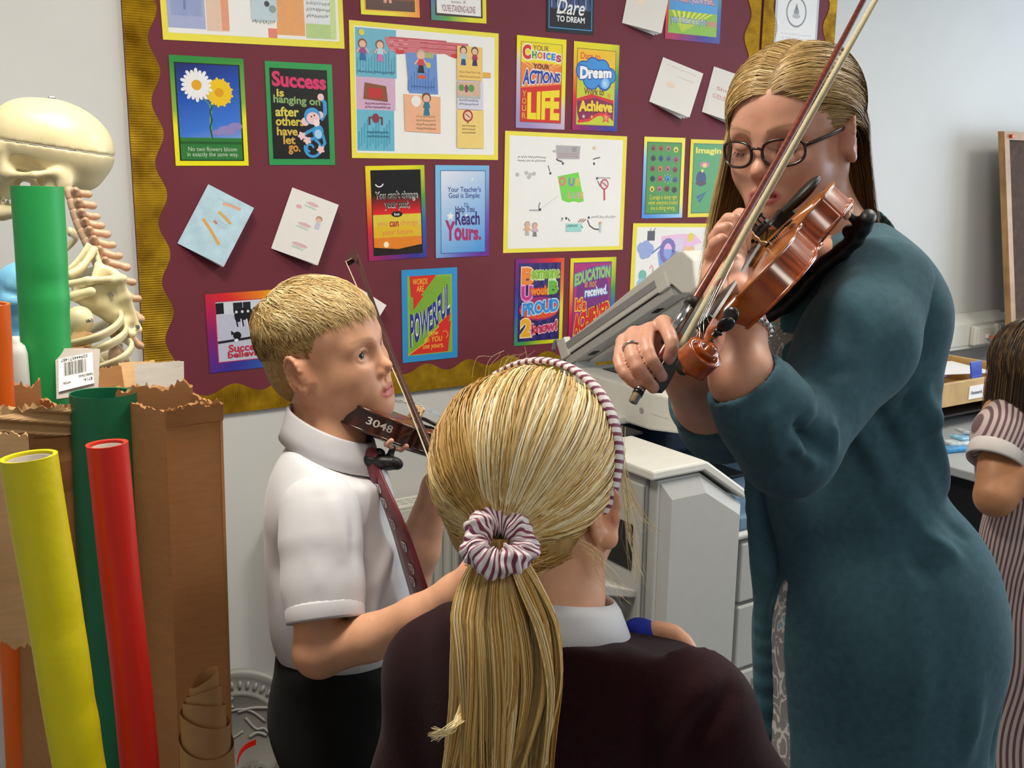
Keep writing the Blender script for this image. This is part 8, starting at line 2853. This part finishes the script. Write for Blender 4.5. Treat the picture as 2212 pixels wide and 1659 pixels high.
# ================================================================== SKELETON MODEL
M_BONE = mat('ivory bone plastic', '#e2d3a8', rough=.35, var=.06, scale=18, bump=.05, bscale=120, sss=.1)
M_BONE2 = mat('tan vertebra plastic', '#c8a284', rough=.4, var=.08, scale=30)
ZS = 1.74
sk_f = ang(-RW[:, 0] * .95 - np.array((RW[0, 2], RW[1, 2], 0)) * .28); sk_f = ang(sk_f * [1, 1, 0]); sk_r = np.array((sk_f[1], -sk_f[0], 0))
sk_c = at(112, 306, 1.83)
tilt_ = math.radians(-8)
SR_ = np.stack([sk_r, sk_f * math.cos(tilt_) - UP * math.sin(tilt_) * -1 * -1, UP], 1); SR_[:, 2] = np.cross(SR_[:, 0], SR_[:, 1])
SF = Fr(SR_, sk_c, 1.0)
ske = empty('skeleton_model', (sk_c[0] + .05, sk_c[1] + .02, 0), label='ivory plastic skeleton model behind the green paper roll', cat='skeleton')
bpy.context.view_layer.update()
def SV(h=.0029, k=.01): return Vol(h, k)
lo_, hi_ = SF.T - .3, SF.T + .3
def skull_vol():
    v = SV()
    v.ell(SF.w((0, 0, 0)), (.0725, .092, .074), SF.R); v.ell(SF.w((0, -.045, -.014)), (.064, .058, .056), SF.R, .03); v.ell(SF.w((0, .05, .0)), (.058, .05, .058), SF.R, .03)
    return v
v = skull_vol(); v.plane_cut(SF.w((0, 0, -.0085)), -SF.R[:, 2], lo_, hi_, .001)
inv_parent(vol_obj('skull_cap', v, M_BONE, None, it=1), ske)
v = skull_vol()
for sx in (-1, 1):
    v.cone(SF.w((sx * .048, .078, -.022)), SF.w((0, .092, -.024)), .010, .009, .015)
    v.cone(SF.w((sx * .046, .070, -.030)), SF.w((sx * .050, .062, -.060)), .008, .011, .012)
    v.cone(SF.w((sx * .050, .060, -.066)), SF.w((sx * .068, .015, -.060)), .0075, .0055, .008); v.cone(SF.w((sx * .068, .015, -.060)), SF.w((sx * .064, -.02, -.050)), .0055, .007, .008)
    v.ell(SF.w((sx * .058, -.032, -.066)), (.012, .014, .022), SF.R, .015)
    v.cone(SF.w((sx * .040, .062, -.070)), SF.w((sx * .020, .074, -.095)), .012, .012, .015)
v.ell(SF.w((0, .070, -.080)), (.030, .022, .030), SF.R, .02); v.cone(SF.w((0, .086, -.034)), SF.w((0, .094, -.052)), .008, .006, .01); v.ell(SF.w((0, -.02, -.055)), (.045, .06, .03), SF.R, .02)
for sx in (-1, 1): v.ell(SF.w((sx * .030, .090, -.046)), (.0195, .034, .0165), SF.R, .006, '-'); v.ell(SF.w((sx * .058, .034, -.045)), (.014, .024, .012), SF.R, .006, '-')
v.ell(SF.w((0, .098, -.072)), (.011, .02, .015), SF.R, .005, '-')
v.plane_cut(SF.w((0, 0, -.0100)), SF.R[:, 2], lo_, hi_, .001)
inv_parent(vol_obj('skull', v, M_BONE, None, it=1), ske)
v = SV()
for sx in (-1, 1):
    v.cone(SF.w((sx * .054, -.012, -.062)), SF.w((sx * .050, -.004, -.118)), .0085, .010, .008, flat=(SF.R[:, 1], 1.7)); v.cone(SF.w((sx * .050, -.002, -.120)), SF.w((sx * .022, .070, -.134)), .011, .012, .01); v.cone(SF.w((sx * .054, .018, -.070)), SF.w((sx * .051, .012, -.100)), .005, .008, .008)
v.cone(SF.w((-.022, .070, -.134)), SF.w((.022, .070, -.134)), .013, .013, .01)
inv_parent(vol_obj('jaw', v, M_BONE, None, it=1), ske)
for i in range(10):
    a = (i - 4.5) * .24
    for zz, nm in ((-.108, 'tooth'), (-.119, 'tooth')): inv_parent(box(nm, tuple(SF.w((.026 * math.sin(a) * 1.1, .052 + .034 * math.cos(a), zz))), (.006, .006, .010), M_BONE, bev=.002), ske)
# hook and screw
c = tube('hook', catmull([SF.w(p) for p in ((.0735, -.030, .012), (.0765, -.031, .004), (.0765, -.030, -.012), (.0765, -.028, -.020), (.0740, -.036, -.022))], 12), .0014, M_STEEL, None, 6); inv_parent(c, ske)
inv_parent(box('screw', tuple(SF.w((.0, .005, .0745))), (.012, .008, .006), M_STEEL, bev=.002), ske)
# spine
vp = catmull([at(*p, ZS) for p in ((152, 420), (160, 448), (168, 474), (178, 498), (190, 522), (203, 548), (218, 576), (232, 606), (243, 640), (250, 690), (250, 760), (246, 840))], 14)
for i, p in enumerate(vp):
    t = ang(vp[min(i + 1, 13)] - vp[max(i - 1, 0)]); bkd = ang(np.cross(np.cross(t, -sk_f), t)); bkd = bkd if bkd @ sk_f < 0 else -bkd
    lt = np.cross(t, bkd)
    f_ = min(1.3, .95 + .04 * i)
    v = Vol(.0016, .004)
    v.cone(p - t * .005 * f_, p + t * .005 * f_, .0105 * f_, .0105 * f_, flat=(bkd, .85)); tb_ = np.stack([lt, bkd, t], 1)
    v.cone(p + bkd * .010 * f_, p + bkd * (.027 + .004 * math.sin(i * 2)) * f_ + t * (.005 + .0015 * i) * f_, .0075, .0056)
    v.ell(p + bkd * .029 * f_ + t * (.006 + .0015 * i) * f_, (.0068, .0068, .0062))
    for sx in (-1, 1): v.cone(p + bkd * .008, p + bkd * .012 + lt * sx * .022 * f_, .0055, .0042); v.ell(p + bkd * .010 + lt * sx * .012 * f_, (.006, .007, .008), tb_)
    inv_parent(vol_obj('vertebra', v, M_BONE2, None, it=1), ske)
# scapula, arm, collar bone, ribs
def poly_bone(name, pts, th, m=M_BONE):
    v = Vol(.0025, .010)
    P = [at(x, y, z) for x, y, z in pts]
    c_ = sum(P) / len(P)
    for a, b in zip(P, P[1:] + P[:1]):
        v.cone(a, b, th, th, .008)
        for q in (.35, .7, .9): v.cone(a * (1 - q) + c_ * q, b * (1 - q) + c_ * q, th * .8, th * .8, .012)
    return v
v = poly_bone('scapula', [(160, 612, 1.68), (205, 620, 1.68), (262, 606, 1.69), (276, 640, 1.70), (299, 712, 1.72), (285, 722, 1.71), (236, 690, 1.70), (190, 664, 1.69), (165, 645, 1.68)], .0048)
v.chain([at(145, 614, 1.66), at(190, 606, 1.665), at(240, 604, 1.675), at(268, 600, 1.69)], [.006, .006, .006, .004], .006)
v.chain([at(204, 604, 1.68), at(212, 572, 1.69), at(246, 590, 1.69), at(266, 602, 1.69)], [.006, .005, .006, .005], .006); v.ell(at(228, 594, 1.69), (.018, .006, .014), None, .006)
v.cone(at(160, 640, 1.665), at(198, 630, 1.665), .009, .007, .008)
v.ell(at(180, 655, 1.66), (.008, .008, .010), None, .004, '-')
inv_parent(vol_obj('shoulder_blade', v, M_BONE, None, it=1), ske)
v = Vol(.002, .008); v.ell(at(172, 690, 1.655), (.0215, .0215, .0215)); v.chain([at(165, 705, 1.655), at(150, 780, 1.66), at(140, 900, 1.68)], [.017, .011, .010])
inv_parent(vol_obj('upper_arm_bone', v, M_BONE, None, it=1), ske)
for pts in (((268, 605, 1.69), (285, 700, 1.70)),):
    pass
c = tube('screw_eye', [at(188, 694, 1.635), at(197, 692, 1.632)], .003, M_STEEL, None, 8); inv_parent(c, ske)
for q in ((240, 636), (297, 706)): inv_parent(box('bolt', tuple(at(*q, 1.682 if q[0] < 260 else 1.708)), (.007, .007, .007), M_STEEL, bev=.002), ske)
c = tube('collar_bone', catmull([at(146, 596, 1.67), at(172, 582, 1.68), at(190, 560, 1.69), at(205, 535, 1.70)], 12), [.0075] * 6 + [.006] * 6, M_BONE, None, 10); inv_parent(c, ske)
RIBS = [[(196, 530, 1.71), (175, 562, 1.70), (145, 590, 1.69), (110, 600, 1.70)], [(206, 540, 1.73), (214, 568, 1.70), (228, 600, 1.72), (200, 640, 1.80)], [(222, 580, 1.73), (170, 596, 1.84), (120, 610, 1.86), (80, 640, 1.84)],
        [(150, 500, 1.80), (165, 512, 1.84), (140, 540, 1.86), (110, 570, 1.84)], [(246, 660, 1.74), (262, 690, 1.68), (220, 725, 1.64), (150, 745, 1.63)], [(250, 690, 1.74), (272, 715, 1.69), (235, 745, 1.65), (160, 770, 1.64)], [(250, 720, 1.75), (284, 745, 1.70), (262, 775, 1.66), (200, 800, 1.65)],
        [(250, 690, 1.78), (225, 700, 1.86), (180, 720, 1.90), (140, 745, 1.90)], [(250, 715, 1.78), (262, 760, 1.88), (225, 770, 1.92), (180, 790, 1.92)], [(252, 750, 1.78), (280, 790, 1.74), (250, 830, 1.68), (190, 850, 1.66)], [(250, 760, 1.80), (230, 790, 1.90), (200, 760, 1.93), (170, 740, 1.93)]]
for r_ in RIBS:
    c = tube('rib', catmull([at(*q) for q in r_], 22), .0062, M_BONE, None, 10, sx=.7, sy=1.35); inv_parent(c, ske)
pl = np.array((vp[-1][0] + .03, vp[-1][1] + .10, 0))
c = tube('stand_pole', [pl + UP * .03, pl + UP * 1.30], .010, M_STEEL, None, 12); inv_parent(c, ske)
inv_parent(box('stand_base', tuple(pl + UP * .015), (.24, .24, .03), M_BLACKP, bev=.008), ske)
